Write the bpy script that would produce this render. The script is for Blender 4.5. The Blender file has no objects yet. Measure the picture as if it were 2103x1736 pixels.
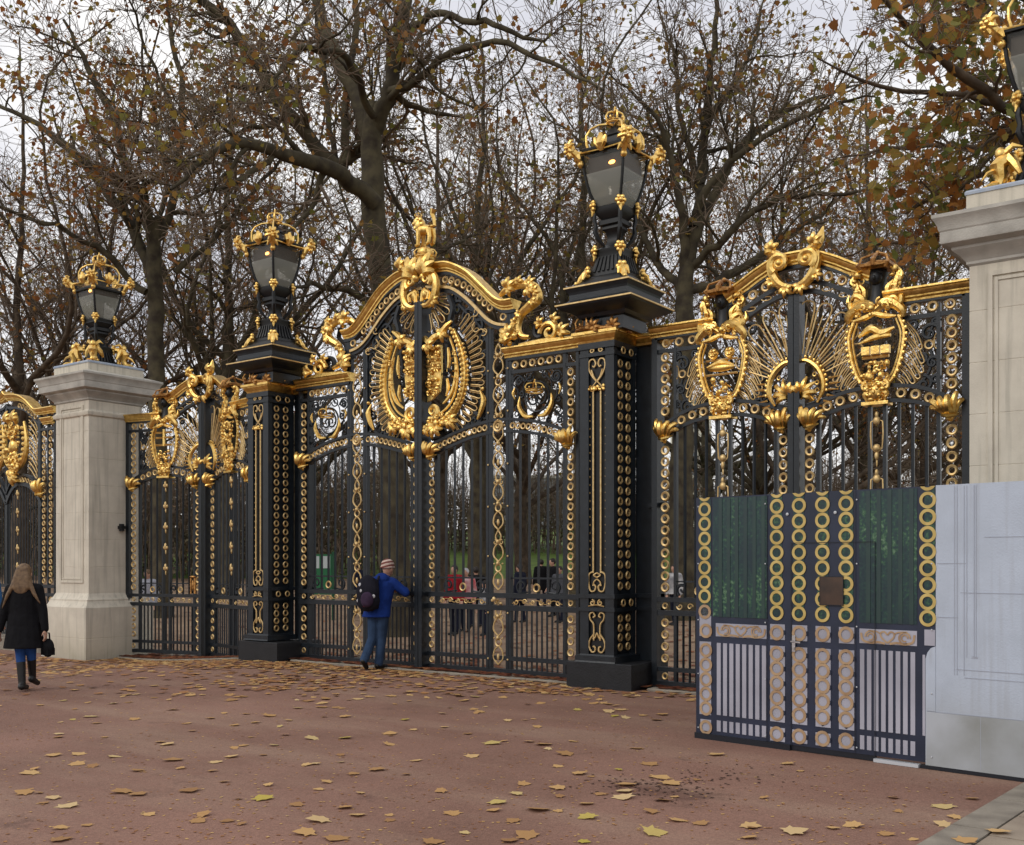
import bpy, math, random
import numpy as np
R = math.radians
PI = math.pi
scene = bpy.context.scene
col = scene.collection
rng = np.random.default_rng(11)
random.seed(11)

# ------------------------------------------------------------------ camera, world, sun, exposure
EYE = 1.62
YAW = R(36.54)
cam_d = bpy.data.cameras.new('camera')
cam_d.sensor_width = 36.0
cam_d.lens = 36.0 * 2150 / 2103
cam_d.shift_y = (1158 - 868) / 2103
cam_d.clip_start = 0.1
cam_d.clip_end = 3000
cam = bpy.data.objects.new('camera', cam_d)
col.objects.link(cam)
cam.location = (0, 0, EYE)
cam.rotation_euler = (R(90), 0, YAW)
scene.camera = cam

SUN_EL, SUN_AZ = R(36), R(200)      # azimuth clockwise from +Y
world = bpy.data.worlds.new('World')
scene.world = world
world.use_nodes = True
wn, wl = world.node_tree.nodes, world.node_tree.links
wn.clear()
w_out = wn.new('ShaderNodeOutputWorld')
w_bg = wn.new('ShaderNodeBackground')
w_bg.inputs['Strength'].default_value = 0.1
sky = wn.new('ShaderNodeTexSky')
sky.sky_type = 'NISHITA'
sky.sun_disc = False
sky.sun_elevation = SUN_EL
sky.sun_rotation = SUN_AZ
tc = wn.new('ShaderNodeTexCoord')
mp = wn.new('ShaderNodeMapping')
mp.inputs['Scale'].default_value = (1.0, 1.0, 2.2)
nz = wn.new('ShaderNodeTexNoise')
nz.inputs['Scale'].default_value = 3.2
nz.inputs['Detail'].default_value = 7
nz.inputs['Roughness'].default_value = 0.55
rp = wn.new('ShaderNodeValToRGB')
rp.color_ramp.elements[0].position = 0.36
rp.color_ramp.elements[0].color = (5.5, 5.5, 5.9, 1)
rp.color_ramp.elements[1].position = 0.64
rp.color_ramp.elements[1].color = (8.6, 8.4, 8.15, 1)
mx = wn.new('ShaderNodeMix')
mx.data_type = 'RGBA'
mx.inputs['Factor'].default_value = 0.9
wl.new(tc.outputs['Generated'], mp.inputs['Vector'])
wl.new(mp.outputs['Vector'], nz.inputs['Vector'])
wl.new(nz.outputs['Fac'], rp.inputs['Fac'])
wl.new(sky.outputs['Color'], mx.inputs[6])
wl.new(rp.outputs['Color'], mx.inputs[7])
wl.new(mx.outputs[2], w_bg.inputs['Color'])
wl.new(w_bg.outputs['Background'], w_out.inputs['Surface'])

sun_d = bpy.data.lights.new('sun', 'SUN')
sun_d.energy = 0.55
sun_d.angle = R(25)
sun_d.color = (1.0, 0.95, 0.87)
sun = bpy.data.objects.new('sun', sun_d)
col.objects.link(sun)
sun.rotation_euler = (R(90) - SUN_EL, 0, PI - SUN_AZ)

scene.view_settings.view_transform = 'Standard'
scene.view_settings.look = 'None'
scene.view_settings.exposure = 0.55
scene.view_settings.gamma = 1.0
scene.cycles.max_bounces = 6
scene.cycles.transparent_max_bounces = 12
scene.cycles.caustics_reflective = False
scene.cycles.caustics_refractive = False

# ------------------------------------------------------------------ small helpers
def spot(px, py, d):
    """a point of the place that the photograph (2103 px wide) shows at px,py, d metres deep"""
    t = (px - 1051.5) / 2150
    return (d * (-math.sin(YAW) + t * math.cos(YAW)), d * (math.cos(YAW) + t * math.sin(YAW)), EYE + (1158 - py) * d / 2150)

def smooth01(t):
    t = np.clip(t, 0, 1)
    return t * t * (3 - 2 * t)

def gz(x, y):
    """height of the ground"""
    x = np.asarray(x, float); y = np.asarray(y, float)
    z = -0.21 * smooth01((-13.4 - x) / 4.2)
    q = y * 0.8039 - x * 0.5948
    z = z * (1 - smooth01((q - 26) / 10))
    z = z + np.maximum(q - 30, 0) * 0.0213 * smooth01((q - 30) / 10) + np.maximum(q - 60, 0) * 0.055
    return np.where(q > 130, 0.0213 * 100 + 0.055 * 70, z)

def g(x, y):
    return float(gz(x, y))

class MB:
    """collects shapes; build() links them as ONE mesh object"""
    def __init__(self):
        self.v = []; self.f = []; self.n = 0
    def add(self, V, F):
        V = np.asarray(V, float).reshape(-1, 3)
        self.v.append(V)
        o = self.n
        self.f.extend([tuple(i + o for i in q) for q in F])
        self.n += len(V)
    def box(self, x0, x1, y0, y1, z0, z1):
        V = [(x, y, z) for z in (z0, z1) for y in (y0, y1) for x in (x0, x1)]
        self.add(V, [(0, 2, 3, 1), (4, 5, 7, 6), (0, 1, 5, 4), (2, 6, 7, 3), (0, 4, 6, 2), (1, 3, 7, 5)])
    def loft(self, cx, cy, prof, hy=None):
        """rectangular rings (half width, z) one above the other"""
        V = []; F = []
        for p in prof:
            hx, z = p[0], p[1]
            h2 = p[2] if len(p) > 2 else hx
            V += [(cx - hx, cy - h2, z), (cx + hx, cy - h2, z), (cx + hx, cy + h2, z), (cx - hx, cy + h2, z)]
        m = len(prof)
        for i in range(m - 1):
            for k in range(4):
                a = i * 4 + k; b = i * 4 + (k + 1) % 4
                F.append((a, b, b + 4, a + 4))
        F.append((3, 2, 1, 0)); e = (m - 1) * 4
        F.append((e, e + 1, e + 2, e + 3))
        self.add(V, F)
    def lathe(self, cx, cy, prof, n=16):
        V = []; F = []
        for r, z in prof:
            for k in range(n):
                a = 2 * PI * k / n
                V.append((cx + r * math.cos(a), cy + r * math.sin(a), z))
        for i in range(len(prof) - 1):
            for k in range(n):
                a = i * n + k; b = i * n + (k + 1) % n
                F.append((a, b, b + n, a + n))
        F.append(tuple(range(n))[::-1]); F.append(tuple(range((len(prof) - 1) * n, len(prof) * n)))
        self.add(V, F)
    def tube(self, pts, rad, n=6, closed=False, flat=1.0):
        P = np.asarray(pts, float)
        m = len(P)
        r = np.full(m, rad, float) if np.isscalar(rad) else np.interp(np.linspace(0, 1, m), np.linspace(0, 1, len(rad)), rad)
        if closed:
            T = np.roll(P, -1, 0) - np.roll(P, 1, 0)
        else:
            T = np.gradient(P, axis=0)
        T /= np.linalg.norm(T, axis=1)[:, None] + 1e-12
        ref = np.array([0.0, 1.0, 0.0])
        if np.mean(np.abs(T @ ref)) > 0.75:
            ref = np.array([1.0, 0.0, 0.0])
        U = np.cross(T, ref); U /= np.linalg.norm(U, axis=1)[:, None] + 1e-12
        W = np.cross(U, T)
        a = np.arange(n) * 2 * PI / n
        V = P[:, None, :] + r[:, None, None] * (np.cos(a)[None, :, None] * U[:, None, :] + flat * np.sin(a)[None, :, None] * W[:, None, :])
        F = []
        for i in range(m if closed else m - 1):
            j = (i + 1) % m
            for k in range(n):
                k2 = (k + 1) % n
                F.append((i * n + k, i * n + k2, j * n + k2, j * n + k))
        if not closed:
            F.append(tuple(range(n))[::-1]); F.append(tuple(range((m - 1) * n, m * n)))
        self.add(V.reshape(-1, 3), F)
    def ring(self, x, y, z, R0, r, axis='y', seg=14, n=5, sx=1.0, sz=1.0):
        a = np.arange(seg) * 2 * PI / seg
        if axis == 'y':
            P = np.stack([x + R0 * sx * np.cos(a), np.full(seg, y), z + R0 * sz * np.sin(a)], 1)
        elif axis == 'x':
            P = np.stack([np.full(seg, x), y + R0 * sx * np.cos(a), z + R0 * sz * np.sin(a)], 1)
        else:
            P = np.stack([x + R0 * sx * np.cos(a), y + R0 * sz * np.sin(a), np.full(seg, z)], 1)
        # rings are closed tubes whose frame turns about the ring axis
        C = P.mean(0)
        D = P - C; D /= np.linalg.norm(D, axis=1)[:, None]
        ax = {'x': (1, 0, 0), 'y': (0, 1, 0), 'z': (0, 0, 1)}[axis]
        b = np.arange(n) * 2 * PI / n
        V = P[:, None, :] + r * (np.cos(b)[None, :, None] * D[:, None, :] + np.sin(b)[None, :, None] * np.array(ax, float))
        F = [(i * n + k, i * n + (k + 1) % n, ((i + 1) % seg) * n + (k + 1) % n, ((i + 1) % seg) * n + k) for i in range(seg) for k in range(n)]
        self.add(V.reshape(-1, 3), F)
    def ell(self, x, y, z, rx, ry=None, rz=None, su=10, sv=6):
        ry = rx if ry is None else ry; rz = rx if rz is None else rz
        V = [(x, y, z - rz)]
        for i in range(1, sv):
            p = -PI / 2 + PI * i / sv
            for k in range(su):
                a = 2 * PI * k / su
                V.append((x + rx * math.cos(p) * math.cos(a), y + ry * math.cos(p) * math.sin(a), z + rz * math.sin(p)))
        V.append((x, y, z + rz))
        F = [(0, 1 + (k + 1) % su, 1 + k) for k in range(su)]
        for i in range(sv - 2):
            for k in range(su):
                a = 1 + i * su + k; b = 1 + i * su + (k + 1) % su
                F.append((a, b, b + su, a + su))
        t = len(V) - 1; s = 1 + (sv - 2) * su
        F += [(s + k, s + (k + 1) % su, t) for k in range(su)]
        self.add(V, F)
    def prism(self, poly, y0, y1):
        """polygon in x,z pulled from y0 to y1"""
        m = len(poly)
        V = [(x, y0, z) for x, z in poly] + [(x, y1, z) for x, z in poly]
        F = [tuple(range(m)), tuple(range(2 * m - 1, m - 1, -1))]
        F += [(i, i + m, (i + 1) % m + m, (i + 1) % m) for i in range(m)]
        self.add(V, F)
    def sweep(self, path, prof):
        """profile (normal offset, y) carried along a path in x,z"""
        P = np.asarray(path, float)
        T = np.gradient(P, axis=0)
        T /= np.linalg.norm(T, axis=1)[:, None]
        N = np.stack([-T[:, 1], T[:, 0]], 1)
        m, k = len(P), len(prof)
        V = []
        for i in range(m):
            for dn, dy in prof:
                V.append((P[i, 0] + N[i, 0] * dn, dy, P[i, 1] + N[i, 1] * dn))
        F = [(i * k + j, i * k + (j + 1) % k, (i + 1) * k + (j + 1) % k, (i + 1) * k + j) for i in range(m - 1) for j in range(k)]
        F.append(tuple(range(k))[::-1]); F.append(tuple(range((m - 1) * k, m * k)))
        self.add(V, F)
    def arr(self):
        return np.concatenate(self.v) if self.v else np.zeros((0, 3))
    def build(self, name, mat, parent=None, fn=None, smooth=0.7, flip=False, local=False):
        V = self.arr()
        if fn is not None:
            V = fn(V)
        F = [q[::-1] for q in self.f] if flip else self.f
        loc = np.zeros(3)
        if parent is not None and not local:
            loc = np.array(parent.location)
            p = parent.parent
            while p is not None:
                loc = loc + np.array(p.location); p = p.parent
        me = bpy.data.meshes.new(name)
        me.from_pydata((V - loc).tolist(), [], F)
        me.materials.append(mat)
        if smooth:
            me.polygons.foreach_set('use_smooth', np.ones(len(me.polygons), bool))
            try:
                me.set_sharp_from_angle(angle=smooth)
            except Exception:
                pass
        o = bpy.data.objects.new(name, me)
        col.objects.link(o)
        if parent is not None:
            o.parent = parent
        return o

def quick_mesh(name, V, F, mat, parent=None, smooth=True):
    """numpy arrays of quads or triangles straight into a mesh"""
    me = bpy.data.meshes.new(name)
    nf, k = F.shape
    me.vertices.add(len(V)); me.vertices.foreach_set('co', np.ascontiguousarray(V, np.float32).ravel())
    me.loops.add(nf * k); me.loops.foreach_set('vertex_index', np.ascontiguousarray(F, np.int32).ravel())
    me.polygons.add(nf); me.polygons.foreach_set('loop_start', np.arange(nf, dtype=np.int32) * k)
    if smooth:
        me.polygons.foreach_set('use_smooth', np.ones(nf, bool))
    me.update(calc_edges=True)
    me.materials.append(mat)
    o = bpy.data.objects.new(name, me)
    col.objects.link(o)
    if parent is not None:
        o.parent = parent
    return o

def empty(name, loc=(0, 0, 0), rz=0.0, parent=None):
    o = bpy.data.objects.new(name, None)
    o.empty_display_size = 0.2
    col.objects.link(o)
    o.location = loc
    o.rotation_euler = (0, 0, rz)
    if parent is not None:
        o.parent = parent
    return o

def tag(o, label=None, cat=None, group=None, kind=None):
    if label: o['label'] = label
    if cat: o['category'] = cat
    if group: o['group'] = group
    if kind: o['kind'] = kind
    return o

def copy_tree(o, parent=None):
    c = o.copy()
    col.objects.link(c)
    c.parent = parent
    for ch in [x for x in o.children]:
        copy_tree(ch, c)
    return c

def nest(root, child, parent):
    """hang the parts of one kind under a part of another kind"""
    k = lambda o: o.name.split('.')[0]
    ps = [o for o in root.children if k(o) == parent]
    for o in [o for o in root.children if k(o) == child]:
        if ps: o.parent = ps[0]

def catmull(pts, per=6):
    P = np.asarray(pts, float)
    P = np.vstack([2 * P[0] - P[1], P, 2 * P[-1] - P[-2]])
    out = []
    for i in range(1, len(P) - 2):
        for t in np.arange(per) / per:
            a, b, c, d = P[i - 1], P[i], P[i + 1], P[i + 2]
            out.append(0.5 * (2 * b + (c - a) * t + (2 * a - 5 * b + 4 * c - d) * t * t + (3 * b - a - 3 * c + d) * t ** 3))
    out.append(P[-2])
    return np.array(out)

# ------------------------------------------------------------------ materials
def mat(name, base, rough=0.6, metal=0.0, spec=0.4, var=None, scale=6.0, bump=0.0, bscale=40.0, rvar=0.0, detail=6, coord='Object'):
    m = bpy.data.materials.new(name)
    m.use_nodes = True
    nt = m.node_tree
    b = nt.nodes['Principled BSDF']
    b.inputs['Base Color'].default_value = (*base, 1)
    b.inputs['Roughness'].default_value = rough
    b.inputs['Metallic'].default_value = metal
    b.inputs['Specular IOR Level'].default_value = spec
    t = nt.nodes.new('ShaderNodeTexCoord')
    if var is not None:
        n = nt.nodes.new('ShaderNodeTexNoise')
        n.inputs['Scale'].default_value = scale
        n.inputs['Detail'].default_value = detail
        r = nt.nodes.new('ShaderNodeValToRGB')
        r.color_ramp.elements[0].position = 0.33
        r.color_ramp.elements[0].color = (*var, 1)
        r.color_ramp.elements[1].position = 0.67
        r.color_ramp.elements[1].color = (*base, 1)
        nt.links.new(t.outputs[coord], n.inputs['Vector'])
        nt.links.new(n.outputs['Fac'], r.inputs['Fac'])
        nt.links.new(r.outputs['Color'], b.inputs['Base Color'])
        if rvar:
            mr = nt.nodes.new('ShaderNodeMapRange')
            mr.inputs['To Min'].default_value = rough - rvar
            mr.inputs['To Max'].default_value = rough + rvar
            nt.links.new(n.outputs['Fac'], mr.inputs['Value'])
            nt.links.new(mr.outputs['Result'], b.inputs['Roughness'])
    if bump:
        n2 = nt.nodes.new('ShaderNodeTexNoise')
        n2.inputs['Scale'].default_value = bscale
        n2.inputs['Detail'].default_value = 5
        bp = nt.nodes.new('ShaderNodeBump')
        bp.inputs['Strength'].default_value = bump
        bp.inputs['Distance'].default_value = 0.02
        nt.links.new(t.outputs[coord], n2.inputs['Vector'])
        nt.links.new(n2.outputs['Fac'], bp.inputs['Height'])
        nt.links.new(bp.outputs['Normal'], b.inputs['Normal'])
    return m

def island_mat(name, stops, rough=0.65, trans=0.0, by='island'):
    m = bpy.data.materials.new(name)
    m.use_nodes = True
    nt = m.node_tree
    b = nt.nodes['Principled BSDF']
    b.inputs['Roughness'].default_value = rough
    b.inputs['Specular IOR Level'].default_value = 0.25
    r = nt.nodes.new('ShaderNodeValToRGB')
    r.color_ramp.interpolation = 'LINEAR'
    e = r.color_ramp.elements
    e[0].position, e[0].color = stops[0][0], (*stops[0][1], 1)
    e[1].position, e[1].color = stops[-1][0], (*stops[-1][1], 1)
    for p, c in stops[1:-1]:
        x = e.new(p); x.color = (*c, 1)
    if by == 'island':
        s = nt.nodes.new('ShaderNodeNewGeometry'); k = 'Random Per Island'
    else:
        s = nt.nodes.new('ShaderNodeObjectInfo'); k = 'Random'
    nt.links.new(s.outputs[k], r.inputs['Fac'])
    nt.links.new(r.outputs['Color'], b.inputs['Base Color'])
    if trans:
        tr = nt.nodes.new('ShaderNodeBsdfTranslucent')
        ms = nt.nodes.new('ShaderNodeMixShader'); ms.inputs[0].default_value = trans
        nt.links.new(r.outputs['Color'], tr.inputs['Color'])
        nt.links.new(b.outputs[0], ms.inputs[1]); nt.links.new(tr.outputs[0], ms.inputs[2])
        nt.links.new(ms.outputs[0], nt.nodes['Material Output'].inputs['Surface'])
    return m

M = {}
M['iron'] = mat('black_iron_paint', (0.0115, 0.0165, 0.0225), 0.36, 0, 0.45, var=(0.007, 0.010, 0.0135), scale=9, bump=0.12, bscale=60, rvar=0.1)
M['iron_dark'] = mat('black_iron_matt', (0.007, 0.008, 0.0095), 0.45, 0, 0.4, var=(0.004, 0.005, 0.006), scale=9)
M['plinth'] = mat('black_plinth', (0.014, 0.015, 0.018), 0.5, 0, 0.35, var=(0.009, 0.010, 0.012), scale=7, bump=0.2, bscale=50)
M['gold'] = mat('gilding', (0.95, 0.67, 0.235), 0.33, 1.0, 0.5, var=(0.68, 0.42, 0.11), scale=14, bump=0.22, bscale=45, rvar=0.1)
M['gold_line'] = mat('gilded_line', (0.74, 0.55, 0.27), 0.45, 0.6, 0.5, var=(0.55, 0.37, 0.15), scale=18, rvar=0.08)
M['gold_old'] = mat('tarnished_gilding', (0.55, 0.30, 0.10), 0.45, 0.9, 0.5, var=(0.25, 0.11, 0.035), scale=16, bump=0.2, bscale=50)
# ------------------------------------------------------------------ stone, ground, glass
def stone_mat(name, base, dark, stain):
    m = bpy.data.materials.new(name); m.use_nodes = True
    nt = m.node_tree; N = nt.nodes; Lk = nt.links
    b = N['Principled BSDF']; b.inputs['Roughness'].default_value = 0.8; b.inputs['Specular IOR Level'].default_value = 0.25
    t = N.new('ShaderNodeTexCoord')
    n1 = N.new('ShaderNodeTexNoise'); n1.inputs['Scale'].default_value = 1.7; n1.inputs['Detail'].default_value = 8; n1.inputs['Roughness'].default_value = 0.62
    r1 = N.new('ShaderNodeValToRGB'); r1.color_ramp.elements[0].position = 0.3; r1.color_ramp.elements[1].position = 0.62
    r1.color_ramp.elements[0].color = (*dark, 1); r1.color_ramp.elements[1].color = (*base, 1)
    Lk.new(t.outputs['Object'], n1.inputs['Vector']); Lk.new(n1.outputs['Fac'], r1.inputs['Fac'])
    # rain streaks: noise stretched down the wall
    mp_ = N.new('ShaderNodeMapping'); mp_.inputs['Scale'].default_value = (9, 9, 0.5)
    n2 = N.new('ShaderNodeTexNoise'); n2.inputs['Scale'].default_value = 1.5; n2.inputs['Detail'].default_value = 5
    r2 = N.new('ShaderNodeValToRGB'); r2.color_ramp.elements[0].position = 0.50; r2.color_ramp.elements[1].position = 0.70
    r2.color_ramp.elements[0].color = (0, 0, 0, 1); r2.color_ramp.elements[1].color = (0.55, 0.55, 0.55, 1)
    Lk.new(t.outputs['Object'], mp_.inputs['Vector']); Lk.new(mp_.outputs['Vector'], n2.inputs['Vector']); Lk.new(n2.outputs['Fac'], r2.inputs['Fac'])
    mx1 = N.new('ShaderNodeMix'); mx1.data_type = 'RGBA'; mx1.inputs[7].default_value = (*stain, 1)
    Lk.new(r2.outputs['Color'], mx1.inputs['Factor']); Lk.new(r1.outputs['Color'], mx1.inputs[6])
    # algae patches on the foot of the stone
    sp = N.new('ShaderNodeSeparateXYZ'); Lk.new(t.outputs['Object'], sp.inputs['Vector'])
    mr = N.new('ShaderNodeMapRange'); mr.inputs['From Min'].default_value = 0.75; mr.inputs['From Max'].default_value = 0.0; mr.inputs['To Max'].default_value = 0.8
    Lk.new(sp.outputs['Z'], mr.inputs['Value'])
    n3 = N.new('ShaderNodeTexNoise'); n3.inputs['Scale'].default_value = 3.5; n3.inputs['Detail'].default_value = 6
    Lk.new(t.outputs['Object'], n3.inputs['Vector'])
    mu = N.new('ShaderNodeMath'); mu.operation = 'MULTIPLY'; Lk.new(mr.outputs['Result'], mu.inputs[0]); Lk.new(n3.outputs['Fac'], mu.inputs[1])
    mx2 = N.new('ShaderNodeMix'); mx2.data_type = 'RGBA'; mx2.inputs[7].default_value = (0.20, 0.18, 0.11, 1)
    Lk.new(mu.outputs[0], mx2.inputs['Factor']); Lk.new(mx1.outputs[2], mx2.inputs[6]); Lk.new(mx2.outputs[2], b.inputs['Base Color'])
    n4 = N.new('ShaderNodeTexNoise'); n4.inputs['Scale'].default_value = 70; n4.inputs['Detail'].default_value = 4
    bp = N.new('ShaderNodeBump'); bp.inputs['Strength'].default_value = 0.25; bp.inputs['Distance'].default_value = 0.01
    Lk.new(t.outputs['Object'], n4.inputs['Vector']); Lk.new(n4.outputs['Fac'], bp.inputs['Height']); Lk.new(bp.outputs['Normal'], b.inputs['Normal'])
    return m
M['stone'] = stone_mat('portland_stone', (0.66, 0.61, 0.51), (0.52, 0.475, 0.395), (0.34, 0.32, 0.265))
M['stone_grey'] = mat('weathered_cornice_stone', (0.52, 0.50, 0.45), 0.85, 0, 0.2, var=(0.36, 0.345, 0.31), scale=4, bump=0.25, bscale=60)
M['lead'] = mat('lead_sheet', (0.28, 0.34, 0.44), 0.5, 0.2, 0.4, var=(0.42, 0.46, 0.52), scale=5)

def tarmac_mat():
    m = bpy.data.materials.new('red_tarmac'); m.use_nodes = True
    nt = m.node_tree; N = nt.nodes; Lk = nt.links
    b = N['Principled BSDF']; b.inputs['Roughness'].default_value = 0.78; b.inputs['Specular IOR Level'].default_value = 0.3
    t = N.new('ShaderNodeTexCoord')
    def noise(sc, det=6, vec=None, ro=0.55):
        n = N.new('ShaderNodeTexNoise'); n.inputs['Scale'].default_value = sc; n.inputs['Detail'].default_value = det; n.inputs['Roughness'].default_value = ro
        Lk.new(vec or t.outputs['Object'], n.inputs['Vector']); return n
    def ramp(n, p0, c0, p1, c1):
        r = N.new('ShaderNodeValToRGB'); r.color_ramp.elements[0].position = p0; r.color_ramp.elements[1].position = p1
        r.color_ramp.elements[0].color = (*c0, 1); r.color_ramp.elements[1].color = (*c1, 1)
        Lk.new(n.outputs['Fac'], r.inputs['Fac']); return r
    def mixc(f, a, bcol, typ='MIX'):
        x = N.new('ShaderNodeMix'); x.data_type = 'RGBA'; x.blend_type = typ
        Lk.new(f, x.inputs['Factor']); Lk.new(a, x.inputs[6])
        if isinstance(bcol, tuple): x.inputs[7].default_value = (*bcol, 1)
        else: Lk.new(bcol, x.inputs[7])
        return x.outputs[2]
    base = ramp(noise(0.45, 7, ro=0.6), 0.32, (0.170, 0.092, 0.066), 0.68, (0.268, 0.150, 0.112))
    # worn, dusty sweeps
    mp1 = N.new('ShaderNodeMapping'); mp1.inputs['Rotation'].default_value = (0, 0, R(24)); mp1.inputs['Scale'].default_value = (0.35, 1.5, 1)
    Lk.new(t.outputs['Object'], mp1.inputs['Vector'])
    dust = ramp(noise(0.9, 6, mp1.outputs['Vector']), 0.47, (0, 0, 0), 0.68, (0.62, 0.62, 0.62))
    c = mixc(dust.outputs['Color'], base.outputs['Color'], (0.30, 0.20, 0.145))
    # darker damp blotches
    damp = ramp(noise(1.3, 8, ro=0.7), 0.60, (0, 0, 0), 0.70, (0.55, 0.55, 0.55))
    c = mixc(damp.outputs['Color'], c, (0.085, 0.046, 0.036))
    # aggregate
    v = N.new('ShaderNodeTexVoronoi'); v.inputs['Scale'].default_value = 85
    Lk.new(t.outputs['Object'], v.inputs['Vector'])
    rv = N.new('ShaderNodeValToRGB'); rv.color_ramp.elements[0].color = (0.72, 0.70, 0.70, 1); rv.color_ramp.elements[1].color = (1.3, 1.27, 1.25, 1)
    Lk.new(v.outputs['Color'], rv.inputs['Fac'])
    one = N.new('ShaderNodeValue'); one.outputs[0].default_value = 0.75
    c = mixc(one.outputs[0], c, rv.outputs['Color'], 'MULTIPLY')
    # pale grit
    grit = ramp(noise(38, 3), 0.69, (0, 0, 0), 0.74, (0.45, 0.45, 0.45))
    c = mixc(grit.outputs['Color'], c, (0.42, 0.33, 0.25))
    # an old brown stain in front of the hoarding
    sb_ = N.new('ShaderNodeVectorMath'); sb_.operation = 'SUBTRACT'; sb_.inputs[1].default_value = (-3.55, 6.62, 0)
    Lk.new(t.outputs['Object'], sb_.inputs[0])
    ms = N.new('ShaderNodeMapping'); ms.inputs['Rotation'].default_value = (0, 0, R(-28)); ms.inputs['Scale'].default_value = (1.25, 2.3, 1)
    Lk.new(sb_.outputs[0], ms.inputs['Vector'])
    ln = N.new('ShaderNodeVectorMath'); ln.operation = 'LENGTH'; Lk.new(ms.outputs['Vector'], ln.inputs[0])
    ns = noise(4.5, 8, ro=.72)
    ad = N.new('ShaderNodeMath'); ad.operation = 'MULTIPLY_ADD'; ad.inputs[1].default_value = 2.1; Lk.new(ns.outputs['Fac'], ad.inputs[0]); Lk.new(ln.outputs['Value'], ad.inputs[2])
    rs_ = N.new('ShaderNodeMapRange'); rs_.inputs['From Min'].default_value = 1.75; rs_.inputs['From Max'].default_value = 1.15; rs_.inputs['To Max'].default_value = 0.62
    Lk.new(ad.outputs[0], rs_.inputs['Value'])
    c = mixc(rs_.outputs['Result'], c, (0.075, 0.034, 0.024))
    Lk.new(c, b.inputs['Base Color'])
    bp = N.new('ShaderNodeBump'); bp.inputs['Strength'].default_value = 0.35; bp.inputs['Distance'].default_value = 0.006
    Lk.new(v.outputs['Distance'], bp.inputs['Height']); Lk.new(bp.outputs['Normal'], b.inputs['Normal'])
    return m
M['tarmac'] = tarmac_mat()
M['path'] = mat('sandy_path', (0.33, 0.235, 0.155), 0.85, 0, 0.2, var=(0.22, 0.145, 0.10), scale=0.8, bump=0.2, bscale=30)
M['grass'] = mat('park_grass', (0.105, 0.165, 0.026), 0.8, 0, 0.2, var=(0.066, 0.105, 0.020), scale=0.7, bump=0.4, bscale=12)
M['kerb'] = mat('kerb_stone', (0.30, 0.265, 0.215), 0.85, 0, 0.2, var=(0.19, 0.165, 0.135), scale=4, bump=0.3, bscale=50)
M['paver'] = mat('paving_stone', (0.34, 0.28, 0.215), 0.85, 0, 0.2, var=(0.25, 0.20, 0.155), scale=3, bump=0.3, bscale=60)
M['joint'] = mat('paving_joint', (0.09, 0.075, 0.06), 0.95, 0, 0.1)

def glass_mat(name, coat):
    m = bpy.data.materials.new(name); m.use_nodes = True
    nt = m.node_tree; nt.nodes.clear()
    o = nt.nodes.new('ShaderNodeOutputMaterial'); tr = nt.nodes.new('ShaderNodeBsdfTransparent'); gl = nt.nodes.new('ShaderNodeBsdfGlossy')
    df = nt.nodes.new('ShaderNodeBsdfDiffuse'); df.inputs['Color'].default_value = (0.50, 0.51, 0.45, 1)
    tr.inputs['Color'].default_value = (0.80, 0.78, 0.73, 1); gl.inputs['Roughness'].default_value = 0.16
    fr = nt.nodes.new('ShaderNodeFresnel'); fr.inputs['IOR'].default_value = 1.5
    m1 = nt.nodes.new('ShaderNodeMixShader'); m2 = nt.nodes.new('ShaderNodeMixShader'); m1.inputs[0].default_value = coat
    nt.links.new(tr.outputs[0], m1.inputs[1]); nt.links.new(df.outputs[0], m1.inputs[2])
    hf = nt.nodes.new('ShaderNodeMath'); hf.operation = 'MULTIPLY'; hf.inputs[1].default_value = 0.55
    nt.links.new(fr.outputs[0], hf.inputs[0]); nt.links.new(hf.outputs[0], m2.inputs[0]); nt.links.new(m1.outputs[0], m2.inputs[1]); nt.links.new(gl.outputs[0], m2.inputs[2])
    nt.links.new(m2.outputs[0], o.inputs['Surface'])
    return m
M['glass'] = glass_mat('clear_lantern_glass', 0.07)
M['glass_pale'] = glass_mat('sky_reflection_lantern_glass', 0.36)  # pale diffuse share paints the sky's reflection into the glass
def emis(name, c, s):
    m = bpy.data.materials.new(name); m.use_nodes = True
    b = m.node_tree.nodes['Principled BSDF']
    b.inputs['Base Color'].default_value = (*c, 1); b.inputs['Emission Color'].default_value = (*c, 1); b.inputs['Emission Strength'].default_value = s
    return m
M['hood'] = mat('brown_enamel', (0.075, 0.052, 0.042), 0.4, 0, 0.5)
M['flame'] = emis('gas_flame', (1.0, 0.45, 0.10), 5.0)
M['bark'] = mat('plane_bark', (0.125, 0.094, 0.066), 0.9, 0, 0.2, var=(0.052, 0.040, 0.030), scale=3.5, bump=0.8, bscale=9)
M['bark_moss'] = mat('mossy_bark', (0.098, 0.083, 0.050), 0.9, 0, 0.2, var=(0.040, 0.032, 0.024), scale=3.2, bump=0.7, bscale=9)
M['twig'] = mat('twig_bark', (0.20, 0.148, 0.110), 0.85, 0, 0.2, var=(0.14, 0.11, 0.078), scale=0.5)
M['leaf_rust'] = island_mat('autumn_leaf', [(0.0, (0.20, 0.075, 0.028)), (0.3, (0.34, 0.13, 0.035)), (0.55, (0.28, 0.15, 0.045)), (0.75, (0.36, 0.22, 0.05)), (1.0, (0.20, 0.18, 0.04))], 0.6, 0.45)
M['leaf_green'] = island_mat('turning_leaf', [(0.0, (0.24, 0.095, 0.03)), (0.3, (0.42, 0.18, 0.045)), (0.55, (0.38, 0.24, 0.06)), (0.8, (0.22, 0.22, 0.055)), (1.0, (0.12, 0.15, 0.04))], 0.6, 0.45)
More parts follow.
